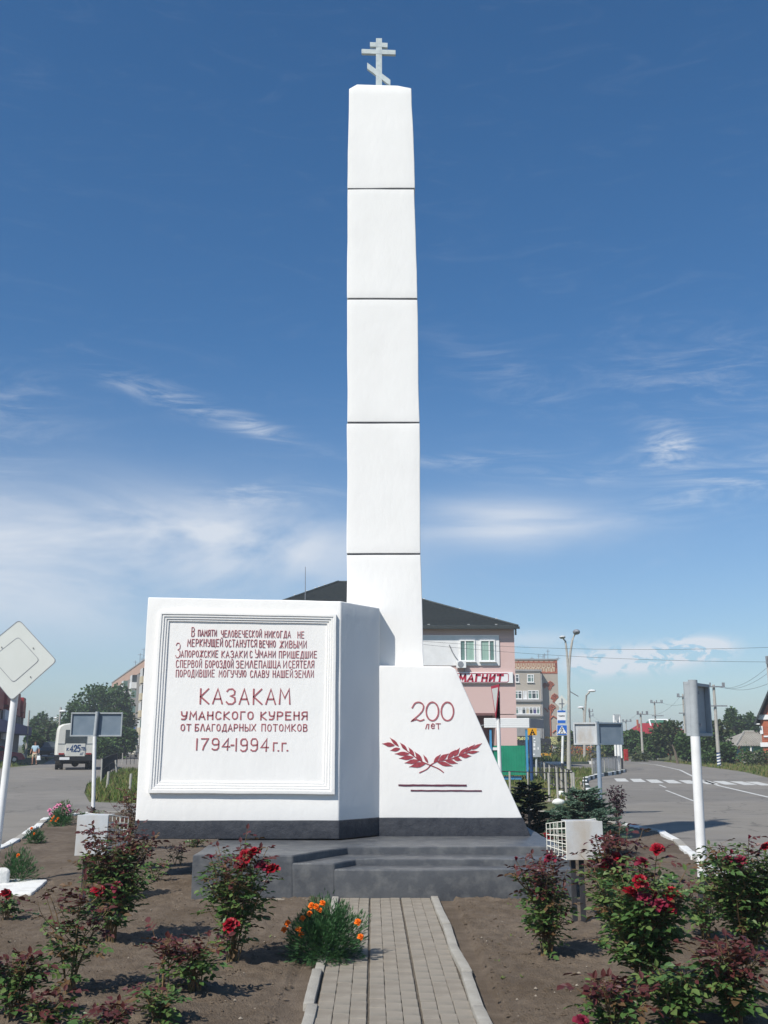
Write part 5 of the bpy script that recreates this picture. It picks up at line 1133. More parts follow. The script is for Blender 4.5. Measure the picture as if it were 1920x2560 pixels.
# ------------------------------------------------------------------ windows
def window(parent, cx, cz, w, h, y, m_glass='glassd', frame=.06, mull=(.5,), transom=None, sill=True, name='window', depth=.10, fm='plastic', n=(0, -1), blind=None):
    """window facing -y at world (cx, y, cz)"""
    b = MB(); b.box((cx, y - .02, cz + h / 2 - frame / 2), (w, depth, frame)); b.box((cx, y - .02, cz - h / 2 + frame / 2), (w, depth, frame))
    for s in (-1, 1): b.box((cx + s * (w / 2 - frame / 2), y - .02, cz), (frame, depth, h - 2 * frame - .002))
    for f in mull: b.box((cx - w / 2 + f * w, y - .016, cz), (frame * .9, depth * .8, h - 2 * frame - .002))
    if transom: b.box((cx, y - .014, cz - h / 2 + transom * h), (w - 2 * frame - .002, depth * .7, frame * .8))
    o = b.build(name, M[fm], parent)
    e = [0] + list(mull) + [1]
    for i in range(len(e) - 1):
        x0 = cx - w / 2 + e[i] * w + frame * .6; x1 = cx - w / 2 + e[i + 1] * w - frame * .6
        g = m_glass[i % len(m_glass)] if isinstance(m_glass, (list, tuple)) else m_glass
        MB().box(((x0 + x1) / 2, y + .005, cz), (x1 - x0, .012, h - frame * 1.6)).build('pane', M[g], o)
    if sill: MB().box((cx, y - .09, cz - h / 2 - .03), (w + .12, .16, .04)).build('sill', M['plastic'], o)
    return o
# ------------------------------------------------------------------ pink shop
DK = 70.0; W_ = lambda a, b, D=DK: P(a, b, D)
xr = W_(1290, 1750).x; xl_ = W_(478, 1750).x; ze = W_(1200, 1567).z
t = wthing('pink_building', ((xr + xl_) / 2, DK, 0), 'pink two-storey shop with a dark hipped roof and white window surround', 'building')
zs = W_(0, 1785).z
b = MB(); b.box(((xr + xl_) / 2, DK + 7.5, (ze + zs) / 2), (xr - xl_, 15, ze - zs)); wl = b.build('wall', M['pink'], t)
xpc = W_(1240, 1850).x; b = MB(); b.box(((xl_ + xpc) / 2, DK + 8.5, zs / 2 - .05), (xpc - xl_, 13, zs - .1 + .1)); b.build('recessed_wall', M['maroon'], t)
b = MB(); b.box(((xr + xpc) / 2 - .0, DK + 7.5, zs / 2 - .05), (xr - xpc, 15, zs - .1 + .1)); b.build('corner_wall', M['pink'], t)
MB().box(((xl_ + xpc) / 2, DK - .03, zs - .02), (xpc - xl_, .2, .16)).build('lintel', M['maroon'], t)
# roof
ov = .5; ex0, ex1, ey0, ey1 = xl_ + 1.2, xr + .22, DK - ov, DK + 15 + ov; zr_ = P(885, 1455, DK + 7.5).z; xa = P(885, 1455, DK + 7.5).x
b = MB(); zz = ze - .02; th = .14; r0 = Vector((xa - 1.2, DK + 7.5, zr_)); r1 = Vector((xa + .1, DK + 7.5, zr_)); c_ = [Vector((ex0, ey0, zz)), Vector((ex1, ey0, zz)), Vector((ex1, ey1, zz)), Vector((ex0, ey1, zz))]
b.add(c_ + [r0, r1], [(0, 1, 5, 4), (1, 2, 5), (2, 3, 4, 5), (3, 0, 4), (3, 2, 1, 0)]); rf = b.build('roof', M['roofdark'], t)
# courses of tiles: raised battens following the slope on front and right faces
b = MB(); 
for i in range(1, 44):
    f = i / 44; a = c_[0].lerp(r0, f); d = c_[1].lerp(r1, f); e2 = c_[2].lerp(r1, f); up = Vector((0, -.02, .035))
    b.tube(a + up, d + up, .022, n=4, caps=False)
b.build('tile_courses', M['roofdark'], rf, fix=False); rf.children[0]['kind'] = 'stuff'
b = MB(); b.tube(c_[1] + Vector((0, 0, .04)), r1 + Vector((0, 0, .05)), .09, n=6); b.tube(c_[0] + Vector((0, 0, .04)), r0 + Vector((0, 0, .05)), .09, n=6); b.tube(r0, r1, .1, n=6); b.build('ridge_cap', M['roofdark'], rf, fix=False)
b = MB(); b.box(((ex0 + ex1) / 2, ey0 - .06, zz - .10), (ex1 - ex0 + .2, .14, .16)); b.build('gutter', M['roofdark'], rf)
MB().box((ex1 - .18, ey0 - .02, zz - .35), (.12, .12, .5)).build('downpipe', M['roofdark'], t)
b = MB()
for f in (.12, .33, .55, .8):
    q = c_[1].lerp(r1, f); b.box(q + Vector((0, -.05, .14)), (.12, .1, .04))
for f in (.05, .1, .13, .2, .3): q = c_[0].lerp(r0, .93 - f); b.box(q + Vector((0, -.05, .16)), (.12, .1, .04))
for i, f in enumerate((.50, .57, .71, .84, .93)): q = c_[0].lerp(c_[1], f); b.box(q + Vector((0, .2, .14)), (.16, .1, .05))
b.build('snow_guards', M['plastic'], rf)
# eaves shadow board and white surround
A = W_(1040, 1588); B = W_(1249, 1664); sur = MB().box(((A.x + B.x) / 2 - 1.5, DK - .04, (A.z + B.z) / 2), (B.x - A.x + 3, .10, A.z - B.z)).build('white_surround', M['whitew'], t)
for (x0, x1, mu) in ((1147, 1189, .38), (1198, 1239, .62)):
    A = W_(x0, 1599); B = W_(x1, 1655)
    window(t, (A.x + B.x) / 2, (A.z + B.z) / 2, B.x - A.x - .05, A.z - B.z - .05, DK - .10, ['glass', 'blind'] if mu < .5 else ['blind', 'glass'], .09, (mu,))
A = W_(1060, 1681); B = W_(1282, 1708)
sg = MB().box(((A.x + B.x) / 2, DK - .10, (A.z + B.z) / 2), (B.x - A.x, .16, A.z - B.z)).build('sign_board', M['signwhite'], t, bevel=.01, seg=1)
b = MB(); strokes(b, [[(W_(x, y).x, W_(x, y).z) for x, y in ((1050, 1684), (1267, 1684), (1270, 1686), (1270, 1703), (1267, 1705.5), (1050, 1705.5))]], lambda u, v: Vector((u, DK - .19, v)), .035, (0, -1, 0), .01); b.build('outline', M['signred'], sg, fix=False)
b = MB(); a = W_(1148, 1703); c = W_(1255, 1687)
SG = {'М': [[(0, 0), (.12, 1)], [(.12, 1), (.45, .25), (.85, 1)], [(.85, 1), (.9, 0)]], 'А': [[(-.05, 0), (.62, 1), (.85, 0)], [(.25, .3), (.8, .3)]], 'Г': [[(.08, 0), (.2, 1)], [(.15, .93), (.98, .93)]], 'Н': [[(.02, 0), (.14, 1)], [(.8, 0), (.92, 1)], [(.1, .5), (.85, .5)]], 'И': [[(.02, 0), (.14, 1)], [(.8, 0), (.92, 1)], [(.08, .08), (.88, .92)]], 'Т': [[(.02, .93), (1.05, .93)], [(.45, 0), (.57, 1)]]}
sv = dict(GL); GL.update(SG); strokes(b, word('МАГНИТ', a.x, c.x, a.z, c.z, .08, .34, 0.0), lambda u, v: Vector((u, DK - .19, v)), .125, (0, -1, 0), .015); GL.update(sv)
b.build('lettering', M['signred'], sg, fix=False)
# air conditioner
A = W_(1140, 1653); B = W_(1164, 1671); ac = wthing('air_conditioner', ((A.x + B.x) / 2, DK - .3, B.z), 'white air conditioner unit on the pink wall below the left window', 'air conditioner')
MB().box(((A.x + B.x) / 2, DK - .34, (A.z + B.z) / 2), (B.x - A.x, .36, A.z - B.z)).build('casing', M['plastic'], ac, bevel=.02); 
b = MB(); cc = Vector((A.x + (B.x - A.x) * .42, DK - .525, (A.z + B.z) / 2)); b.tube(cc, cc + Vector((0, -.02, 0)), .2, n=18); b.build('fan_grille', M['steel'], ac)
b = MB(); 
for x in (A.x + .1, B.x - .1): b.box((x, DK - .24, B.z - .05), (.05, .4, .04)); b.box((x, DK - .09, B.z - .14), (.04, .04, .22))
b.build('bracket', M['steel'], ac)
b = MB(); b.path([W_(1123, 1612, DK - .15), W_(1130, 1628, DK - .15), W_(1137, 1640, DK - .15), W_(1146, 1652, DK - .2)], .035, 5); b.build('pipe', M['steel'], ac)
am = wthing('roof_mast', (P(763, 1480, 74).x, 74, 11), 'thin metal mast on the left side of the dark roof', 'mast'); MB().tube(P(763, 1500, 74), P(763.5, 1417, 74), .035, .02, n=6).build('mast', M['steel'], am)

# ------------------------------------------------------------------ bus shelter, yellow sign, tall advertising box
DSh = 46.0; S_ = lambda a, b, D=DSh: P(a, b, D); t = wthing('bus_shelter', (S_(1270, 1950).x, DSh + .7, 0), 'bus shelter with green sheet walls, blue posts and white ribbed fascia', 'bus shelter')
A = S_(1210, 1795.5); B = S_(1323.5, 1819.5); xs0, xs1 = A.x, B.x
fs = MB().box(((A.x + B.x) / 2, DSh, (A.z + B.z) / 2), (B.x - A.x, .08, A.z - B.z)).build('fascia', M['plastic'], t, bevel=.01)
for i in range(5): MB().box(((A.x + B.x) / 2, DSh - .046, B.z + (i + .5) * (A.z - B.z) / 5), (B.x - A.x - .02, .012, (A.z - B.z) / 5 - .025)).build('rib', M['plastic'], fs)
C_ = P(1357, 1797, DSh + 2.2); b = MB(); b.prism([(xs1 + .045, DSh, A.z - .02), (C_.x, DSh + 1.9, A.z - .02), (C_.x, DSh + 1.9, B.z), (xs1 + .045, DSh, B.z)], (-.05, .03, 0)); b.build('side_fascia', M['steel'], t)
b = MB(); b.prism([(xs0, DSh + .05, B.z + .1), (xs1, DSh + .05, B.z + .1), (C_.x - .05, DSh + 1.9, B.z + .1), (xs0, DSh + 1.9, B.z + .1)], (0, 0, .05)); b.build('roof', M['steel'], t)
for px, dy, m_ in ((1227, .08, 'blue'), (1317, .08, 'blue'), (1244, 1.7, 'darkblue')):
    x = S_(px, 1850).x if dy < 1 else P(px, 1850, DSh + dy).x; MB().box((x, DSh + dy, (B.z - .1) / 2 - .02), (.09, .09, B.z + .0)).build('post', M[m_], t)
G0 = S_(1222, 1864); G1 = S_(1316, 1938); b = MB(); n = 44; gw = (G1.x - G0.x + .9)
for i in range(n): b.box((G0.x - .9 + (i + .5) * gw / n, DSh + .15 + (.012 if i % 2 else 0), (G0.z + G1.z) / 2), (gw / n + .002, .02 + (.003 if i % 2 else 0), G0.z - G1.z))
tag(b.build('wall_sheet', M['green'], t, fix=False), kind=None)
MB().prism([(G1.x + .07, DSh + .2, G1.z), (P(1320, 1900, DSh + 1.6).x, DSh + 1.6, G1.z), (P(1320, 1900, DSh + 1.6).x, DSh + 1.6, G0.z), (G1.x + .07, DSh + .2, G0.z)], (-.03, 0, 0)).build('side_sheet', M['green'], t)
A = S_(1222, 1868.5); B = S_(1245, 1875.5); MB().box(((A.x + B.x) / 2, DSh + .11, (A.z + B.z) / 2), (B.x - A.x, .02, A.z - B.z)).build('notice', M['plastic'], t)
A = S_(1262, 1949); B = S_(1306, 1956); MB().box(((A.x + B.x) / 2, DSh + .3, .12), (B.x - A.x, .12, .14)).build('base_beam', M['blue'], t)
# yellow A sign
DY = 45.4; t = wthing('bus_stop_sign', (P(1328, 1935, DY).x, DY, 0), 'yellow bus stop sign with a black letter A on a dark blue post', 'sign')
A = P(1319, 1820.5, DY); B = P(1342, 1838, DY); yb_ = MB().box(((A.x + B.x) / 2, DY, (A.z + B.z) / 2), (B.x - A.x, .03, A.z - B.z)).build('sign_face', M['yellow'], t)
b = MB(); a = P(1326, 1835.5, DY); c = P(1336, 1824, DY); strokes(b, word('A', a.x, c.x, a.z, c.z, 0, 0, 0), lambda u, v: Vector((u, DY - .017, v)), .045, (0, -1, 0), .008); b.build('lettering', M['black'], yb_, fix=False)
xq = P(1328, 1880, DY).x; MB().tube((xq, DY + .06, -.05), (xq, DY + .06, B.z + .1), .075, n=10).build('pole', M['darkblue'], t, smooth=True)
DA = 52.0; t = wthing('advertising_box', (P(1341, 1950, DA).x, DA, 0), 'tall narrow grey advertising box with white stickers on a thin pole', 'advertising box')
A = P(1331, 1828, DA); B = P(1352, 1893, DA); bx_ = MB().box(((A.x + B.x) / 2, DA, (A.z + B.z) / 2), (B.x - A.x, .25, A.z - B.z)).build('box', M['signback'], t, bevel=.02)
b = MB()
for q in ((1335, 1846, 4, 3), (1335, 1862, 5, 8), (1335, 1872, 5, 6), (1344.5, 1871, 3, 6), (1334, 1886, 4, 4), (1336, 1854, 4, 3)): b.box((P(q[0], q[1], DA).x, DA - .131, P(q[0], q[1], DA).z), (q[2] * .0195, .006, q[3] * .0195))
b.build('sticker', M['plastic'], bx_)
MB().tube((P(1341, 1950, DA).x, DA, -.05), (P(1341, 1893, DA).x, DA, B.z), .05, n=8).build('pole', M['sheet'], t, smooth=True)

# ------------------------------------------------------------------ brick apartment block, right of the shop
DQ = 165.0; Q = lambda a, b, D=DQ: P(a, b, D); X0 = Q(1150, 1800).x; X1 = Q(1398.5, 1800).x; ZT = Q(0, 1650).z; ZB = Q(0, 1682).z
t = wthing('apartment_block', ((X0 + X1) / 2, DQ, 0), 'five-storey grey brick apartment block with red brick ornament behind the pink shop', 'building')
MB().box(((X0 + X1) / 2, DQ + 6, (ZB - .1) / 2), (X1 - X0, 12, ZB + .1)).build('wall', M['brickapt'], t)
MB().box(((X0 + X1) / 2, DQ + 6, (ZT + ZB) / 2), (X1 - X0 + .02, 12.02, ZT - ZB)).build('parapet', M['cream'], t)
MB().box(((X0 + X1) / 2, DQ + 6, ZT + .1), (X1 - X0 + .3, 12.3, .2)).build('roof_edge', M['concr'], t)
b = MB(); xr0 = Q(1284, 0).x; sp = Q(1296, 0).x - xr0; n = 9; xe = Q(1393, 1660).x; sp = (xe - xr0) / n; hz = ZT - ZB
for i in range(n):
    x = xr0 + i * sp
    for (u, v, w, h) in ((.08, .20, .12, .36), (.30, .06, .34, .1), (.52, .20, .12, .36), (.74, .42, .22, .10), (.30, .52, .34, .08), (.20, .66, .12, .2), (.60, .66, .12, .2), (.4, .9, .3, .1), (.86, .62, .1, .3), (.3, .8, .5, .06)):
        b.box((x + u * sp, DQ - .03, ZB + v * hz), (w * sp, .06, h * hz * .9))
b.box(((xr0 + xe) / 2, DQ - .03, ZB + .02), (xe - xr0, .07, .25)); b.box(((xr0 + X1) / 2 - .3, DQ - .03, ZT - .35), (X1 - xr0 - .6, .05, .18)); b.box((X1 - .22, DQ - .03, (ZT + ZB) / 2), (.42, .06, hz - .1))
tag(b.build('ornament_band', M['brickred'], t, fix=False), kind='stuff')
# flower ornaments on the end wall
def flower(cx, cy, s=1):
    for dx, dy in ((0, 0), (-4, -2), (4, 2), (0, -5), (-3, 4), (4, -3), (-6, 3), (7, 0), (1, 7), (-1, 11)):
        w = 2.6 * s; ps = [(cx + dx * s, cy + (dy - 3) * s), (cx + (dx + 3) * s, cy + dy * s), (cx + dx * s, cy + (dy + 3) * s), (cx + (dx - 3) * s, cy + dy * s)]
        for i in range(4): a = Q(*ps[i], DQ); c = Q(*ps[(i + 1) % 4], DQ); fb_.tube(Vector((a.x, DQ - .03, a.z)), Vector((c.x, DQ - .03, c.z)), .085, n=4)
fb_ = MB(); flower(1375, 1711); flower(1386, 1742); flower(1379, 1768); flower(1362, 1712, .6)
for pts in (((1377, 1776), (1376, 1800), (1378, 1850), (1380, 1880)), ((1375, 1798), (1382, 1790), (1392, 1796)), ((1382, 1832), (1388, 1826), (1394, 1828)), ((1370, 1780), (1366, 1774), (1361, 1770))):
    for i in range(len(pts) - 1): a = Q(*pts[i]); c = Q(*pts[i + 1]); fb_.tube(Vector((a.x, DQ - .04, a.z)), Vector((c.x, DQ - .04, c.z)), .13, n=4)
tag(fb_.build('flower_ornament', M['brickred'], t, fix=False))
# loggia wing
XW = Q(1353, 0).x; DWg = DQ - 1.6; zc = Q(0, 1680).z
wg = MB().box(((X0 + XW) / 2, DQ - .8, zc / 2 - .05), (XW - X0, 1.59, zc + .1)).build('loggia_wing', M['brickapt'], t)
MB().box(((X0 + XW) / 2, DQ - .82, zc + .15), (XW - X0 + .5, 1.9, .3)).build('canopy_slab', M['concr'], t)
MB().box((XW + .12, DQ - .75, zc / 2 - .3), (.2, 1.7, zc - .2)).build('edge_wall', M['concr'], t)
W5 = DWg + .8
def qx(p): return P(p, 1800, DWg).x
def qz(p): return P(1300, p, DWg).z
for x0, x1, mu in ((1286, 1301, (.4,)), (1321, 1338, (.6,))): window(t, (qx(x0) + qx(x1)) / 2, (qz(1686) + qz(1706)) / 2, qx(x1) - qx(x0), qz(1686) - qz(1706), DWg - .03, 'glass' if x0 > 1300 else 'glassd', .12, mu, .65)
for x0, x1, y0, y1, mu, gl in ((1287, 1307, 1727, 1748, (.5,), ['glass', 'glassd']), (1309, 1319, 1727, 1748, (), 'whitew'), (1321, 1349, 1726, 1748, (.38, .75), ['glass', 'glassd', 'glass'])):
    window(t, (qx(x0) + qx(x1)) / 2, (qz(y0) + qz(y1)) / 2, qx(x1) - qx(x0), qz(y0) - qz(y1), DWg - .03, gl, .13, mu, .7)
MB().box(((X0 + XW) / 2, DWg - .1, qz(1751.5)), (XW - X0, .4, .35)).build('balcony_slab', M['concr'], t)
window(t, (qx(1288) + qx(1351)) / 2, (qz(1767) + qz(1786)) / 2, qx(1351) - qx(1288), qz(1767) - qz(1786), DWg - .05, ['glass', 'whitew', 'glassd', 'cream', 'glassd', 'violet', 'glass'], .14, (.14, .28, .43, .57, .71, .86), .72)
MB().box(((X0 + XW) / 2, DWg - .1, qz(1788.5)), (XW - X0, .4, .3)).build('balcony_slab', M['concr'], t)
MB().box(((X0 + XW) / 2, DWg - .05, qz(1832)), (XW - X0 - .2, .2, 1.6)).build('shop_fascia', M['concr'], t)
dk = MB().box(((qx(1290) + qx(1375)) / 2, DWg - .12, qz(1866)), (qx(1375) - qx(1290), .3, 2.4)).build('shop_front', M['black'], t)
sgn = MB().box(((qx(1292) + qx(1325)) / 2, DWg - .3, qz(1846)), (qx(1325) - qx(1292), .1, .75)).build('shop_sign', M['black'], t)
def text_on(parent, txt, x0, x1, y0, y1, D, thick, m, slant=0):
    b = MB(); a = P(x0, y1, D); c = P(x1, y0, D); strokes(b, word(txt, a.x, c.x, a.z, c.z, slant, .3, 0), lambda u, v: Vector((u, D, v)), thick, (0, -1, 0), .02); return b.build('lettering', M[m], parent, fix=False)
M['yellowtxt'] = mat('yellow_green_lettering', (.62, .60, .25), None, .5)
text_on(sgn, 'РЫНОК', 1293, 1324, 1843, 1849, DWg - .36, .13, 'yellowtxt')
M['greyframe'] = M['concr']
s2 = MB().box(((Q(1374, 0).x + Q(1399, 0).x) / 2, DQ - .12, Q(0, 1852).z), (Q(1399, 0).x - Q(1374, 0).x, .12, 1.4)).build('wall_sign', M['black'], t)
text_on(s2, 'ОЦЕНКА', 1375, 1397, 1842.5, 1847, DQ - .19, .10, 'yellowtxt'); text_on(s2, 'РЕМОНТ', 1376, 1398, 1849, 1854, DQ - .19, .10, 'yellowtxt'); text_on(s2, 'ЗАПИСЬ', 1377, 1399, 1856.5, 1860.5, DQ - .19, .10, 'yellowtxt')
window(t, (Q(1386, 0).x + Q(1401, 0).x) / 2 - .3, Q(0, 1871).z, 1.1, 1.1, DQ - .03, 'whitew', .1, (.5,))
tg = MB(); tg.box((Q(1367, 0).x, DQ - .35, Q(0, 1846).z), (.6, .1, .6)); tg.build('round_sign', M['yellow'], t, bevel=.12)
at = wthing('roof_antennas', (Q(1365, 0).x, DQ + 2, ZT), 'cluster of thin television aerials on the grey apartment block roof', 'antennas')
for px, y in ((1349, 1634), (1360, 1636), (1363.5, 1632), (1372, 1622), (1332, 1640), (1398, 1640)):
    b = MB(); a = Q(px, 1652); c = Q(px, y); b.tube((a.x, DQ + 1, ZT), (c.x, DQ + 1, c.z), .045, n=4); b.tube((c.x - .35, DQ + 1, c.z - .3), (c.x + .35, DQ + 1, c.z - .3), .03, n=4); b.build('antenna', M['steel'], at)
yc = MB()

# ------------------------------------------------------------------ left apartment block, running away from the road
def wall_frame(A, B):
    """returns function mapping (s along wall metres, z, out) to world for a wall from A to B; out = towards viewer side"""
    A = Vector((*A, 0)); B = Vector((*B, 0)); d = (B - A).normalized(); n = Vector((d.y, -d.x, 0)); 
    return A, B, d, n
A_, B_, d_, n_ = wall_frame((-63.5, 240), (-28, 137)); t = wthing('apartment_block', (A_ + B_) / 2, 'pale five-storey apartment block with glazed balconies behind the trees, left of the slab', 'building')
Hb = 15.0; Lw = (B_ - A_).length
def wbox(parent, name, m, s0, s1, z0, z1, o0, o1):
    a = A_ + d_ * s0 + n_ * o0; c = A_ + d_ * s1 + n_ * o0; e = n_ * (o1 - o0)
    return MB().prism([(a.x, a.y, z0), (c.x, c.y, z0), (c.x, c.y, z1), (a.x, a.y, z1)], e).build(name, M[m], parent)
wbox(t, 'wall', 'brickapt', 0, Lw, -.1, Hb - 1.3, -10, 0)
wbox(t, 'parapet', 'tanpink', -.1, Lw + .1, Hb - 1.3, Hb + .4, -10, .25); wbox(t, 'roof_edge', 'concr', -.2, Lw + .2, Hb + .4, Hb + .6, -10.2, .35)
rg = random.Random(8)
for s in range(0, int(Lw) - 6, 9):
    for f in range(5):
        z0 = .9 + f * 2.75; kind = (s // 9 + f) % 3
        if f > 0 and s % 18 == 0:
            bl = wbox(t, 'balcony', rg.choice(['whitew', 'concr', 'cream']), s + 1, s + 4.6, z0 - .6, z0 + .5, .02, 1.1); gl_ = wbox(bl, 'balcony_glazing', rg.choice(['glass', 'glassd']), s + 1.05, s + 4.55, z0 + .5, z0 + 1.8, .1, 1.0)
            for k in range(5): wbox(gl_, 'mullion', 'plastic', s + 1.05 + k * .85, s + 1.17 + k * .85, z0 + .5, z0 + 1.8, 1.0, 1.06)
        else:
            w = wbox(t, 'window', 'plastic', s + 1.5, s + 3.4, z0, z0 + 1.5, .01, .08); wbox(w, 'pane', rg.choice(['glass', 'glassd']), s + 1.62, s + 2.4, z0 + .12, z0 + 1.38, .08, .10); wbox(w, 'pane', 'glassd', s + 2.5, s + 3.28, z0 + .12, z0 + 1.38, .08, .10)
        w = wbox(t, 'window', 'plastic', s + 5.6, s + 7.2, z0, z0 + 1.5, .01, .08); wbox(w, 'pane', 'glassd', s + 5.72, s + 7.08, z0 + .12, z0 + 1.38, .08, .10)
    wbox(t, 'pilaster', 'concr', s + 8.2, s + 8.6, -.05, Hb - 1.35, .02, .5)
wbox(t, 'blue_sign', 'roadblue', 62, 65, 2.2, 4.4, .6, .8)
at = wthing('roof_antennas', (-50, 200, Hb), 'cluster of thin television aerials on the left apartment block roof', 'antennas')
for s, h in ((18, 2.5), (24, 2), (31, 3.4), (34, 2.2), (40, 4.2), (44, 3), (47, 4.6), (50, 3.2), (55, 2.5)):
    p = A_ + d_ * s - n_ * 2; b = MB(); b.tube((p.x, p.y, Hb), (p.x, p.y, Hb + h), .05, n=4); b.tube((p.x - .5, p.y, Hb + h - .3), (p.x + .5, p.y, Hb + h - .3), .035, n=4); b.build('antenna', M['steel'], at)

# ------------------------------------------------------------------ left shop with red roof
A_, B_, d_, n_ = wall_frame((-42.6, 121), (-30.5, 78)); n_ = -n_; Lw = (B_ - A_).length
t = wthing('red_roofed_shop', (A_ + B_) / 2, 'grey roadside shop with a stepped red roof edge and violet awning, left edge', 'building')
wbox(t, 'wall', 'greywall', 0, Lw, -.1, 4.6, -9, 0)
st_ = 0
for i, (L, dz) in enumerate(((5, 0), (4, .35), (5, .1), (5, .5), (6, .2), (6, .6), (7, .3), (6, .5))):
    if st_ + L > Lw: break
    wbox(t, 'roof_panel', 'redroof', st_, st_ + L - .08, 5.0 if i % 2 else 4.5, 6.3 + dz * .7, -9, .5 + .25 * (i % 2)); 
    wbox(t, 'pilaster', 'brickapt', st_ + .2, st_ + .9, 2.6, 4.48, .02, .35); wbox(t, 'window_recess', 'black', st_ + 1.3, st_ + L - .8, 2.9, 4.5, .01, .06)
    st_ += L
wbox(t, 'awning', 'violet', -2.6, Lw, 2.55, 3.5, .02, 1.2); wbox(t, 'awning_patch', 'cream', 5, 6.6, 2.7, 3.4, 1.21, 1.26)
wbox(t, 'shop_door', 'glassd', 12, 14, 0, 2.2, .01, .08); wbox(t, 'white_panel', 'whitew', 20, 30, 2.0, 4.6, .4, .6)
lp = G(70, 1895); power_pole(69, 1776, 1890, 124, [], 'short concrete pole with a lamp bracket beside the red-roofed shop', False, .15)

# ------------------------------------------------------------------ houses on the right
DH = 150.0; H_ = lambda a, b, D=DH: P(a, b, D); t = wthing('red_roofed_house', (H_(1660, 1890).x, DH, 0), 'house with a red roof and green upper roof behind the hedge', 'house')
xa, xb = H_(1612, 0).x, H_(1716, 0).x; z0, z1, z2 = H_(0, 1836).z, H_(0, 1806).z, H_(0, 1798).z; dd = 12
MB().box(((xa + xb) / 2, DH + dd / 2, z0 / 2), (xb - xa - 1, dd - 1, z0)).build('wall', M['brickred'], t)
b = MB(); r_ = 1.2; b.add([(xa - .6, DH - .5, z0), (xb + .4, DH - .5, z0), (xb + .4, DH + dd + .5, z0), (xa - .6, DH + dd + .5, z0), (xa + r_, DH + dd * .42, z1), (xb - .3, DH + dd * .42, z1), (xb - .3, DH + dd * .58, z1), (xa + r_, DH + dd * .58, z1)], [(0, 1, 5, 4), (1, 2, 6, 5), (2, 3, 7, 6), (3, 0, 4, 7), (4, 5, 6, 7), (3, 2, 1, 0)]); b.build('roof', M['redroof'], t)
g0, g1_ = H_(1646, 0).x, H_(1711, 0).x; gt0, gt1 = H_(1655, 0).x, H_(1701, 0).x; y5 = DH + dd * .3
ur = MB().add([(g0, y5, z1 - .5), (g1_, y5, z1 - .5), (g1_, y5 + 6, z1 - .5), (g0, y5 + 6, z1 - .5), (gt0, y5 + 2.9, z2), (gt1, y5 + 2.9, z2), (gt1, y5 + 3.1, z2), (gt0, y5 + 3.1, z2)], [(0, 1, 5, 4), (1, 2, 6, 5), (2, 3, 7, 6), (3, 0, 4, 7), (4, 5, 6, 7), (3, 2, 1, 0)]).build('upper_roof', M['greenroof'], t)
b = MB(); b.tube((gt0, y5 + 2.9, z2 + .05), (gt1, y5 + 2.9, z2 + .05), .14, n=5); b.tube((g1_, y5, z1 - .45), (gt1, y5 + 2.9, z2 + .05), .14, n=5); b.tube((g0, y5, z1 - .45), (gt0, y5 + 2.9, z2 + .05), .14, n=5); b.build('ridge_cap', M['plastic'], ur)
MB().tube((H_(1618, 0).x, DH + 5, z0 - .4), (H_(1618, 0).x, DH + 5, z1 + .5), .16, n=6).build('chimney', M['brickred'], t)
# cottage
DC2 = 112.0; C2 = lambda a, b, D=DC2: P(a, b, D); t = wthing('cottage', (C2(1880, 1890).x, DC2, 0), 'low blue-walled cottage with a grey hipped slate roof behind the pale wall', 'house')
xa, xb = C2(1841, 0).x, C2(1990, 0).x; ze_ = C2(0, 1865).z; zr2 = C2(0, 1829).z
MB().box(((xa + xb) / 2 + .6, DC2 + 4, (ze_ - .3) / 2), (xb - xa - 1.2, 8, ze_ + .3)).build('wall', M['blue'], t)
px0 = C2(1895, 0).x; b = MB(); th_ = .1; b.add([(xa - .3, DC2 - .6, ze_), (xb, DC2 - .6, ze_), (xb, DC2 + 8.6, ze_), (xa - .3, DC2 + 8.6, ze_), (px0, DC2 + 4, zr2), (xb - 3, DC2 + 4, zr2)], [(0, 1, 5, 4), (1, 2, 5), (2, 3, 4, 5), (3, 0, 4), (3, 2, 1, 0)]); rf2 = b.build('roof', M['slate'], t)
b = MB()
for i in range(26):
    f = (i + .5) / 26; x = xa - .3 + f * (xb - xa + .3); q = Vector((x, DC2 - .62, ze_ + .05)); k = min(1, (x - xa) / (px0 - xa)) ; top = Vector((x, DC2 - .6 + 4.6 * k * .98, ze_ + (zr2 - ze_) * k * .98 + .04)); b.tube(q, top, .05, n=4, caps=False)
tag(b.build('slate_ribs', M['slate'], rf2, fix=False), kind='stuff')
b = MB(); b.tube((xa - .3, DC2 - .6, ze_ + .05), (px0, DC2 + 4, zr2 + .05), .12, n=5); b.tube((px0, DC2 + 4, zr2 + .05), (xb - 3, DC2 + 4, zr2 + .05), .12, n=5); b.build('ridge_cap', M['kerbc'], rf2)
A = C2(1883, 1873); MB().box((A.x + .9, DC2 - .03, .9), (1.7, .08, 1.3)).build('shutter', M['green'], t); MB().box((C2(1863, 0).x, DC2 - .04, .9), (.7, .08, 1.3)).build('shutter', M['green'], t); MB().tube((C2(1873, 0).x, DC2 - .4, 0), (C2(1873, 0).x, DC2 - .4, ze_), .09, n=6).build('post', M['plastic'], t)
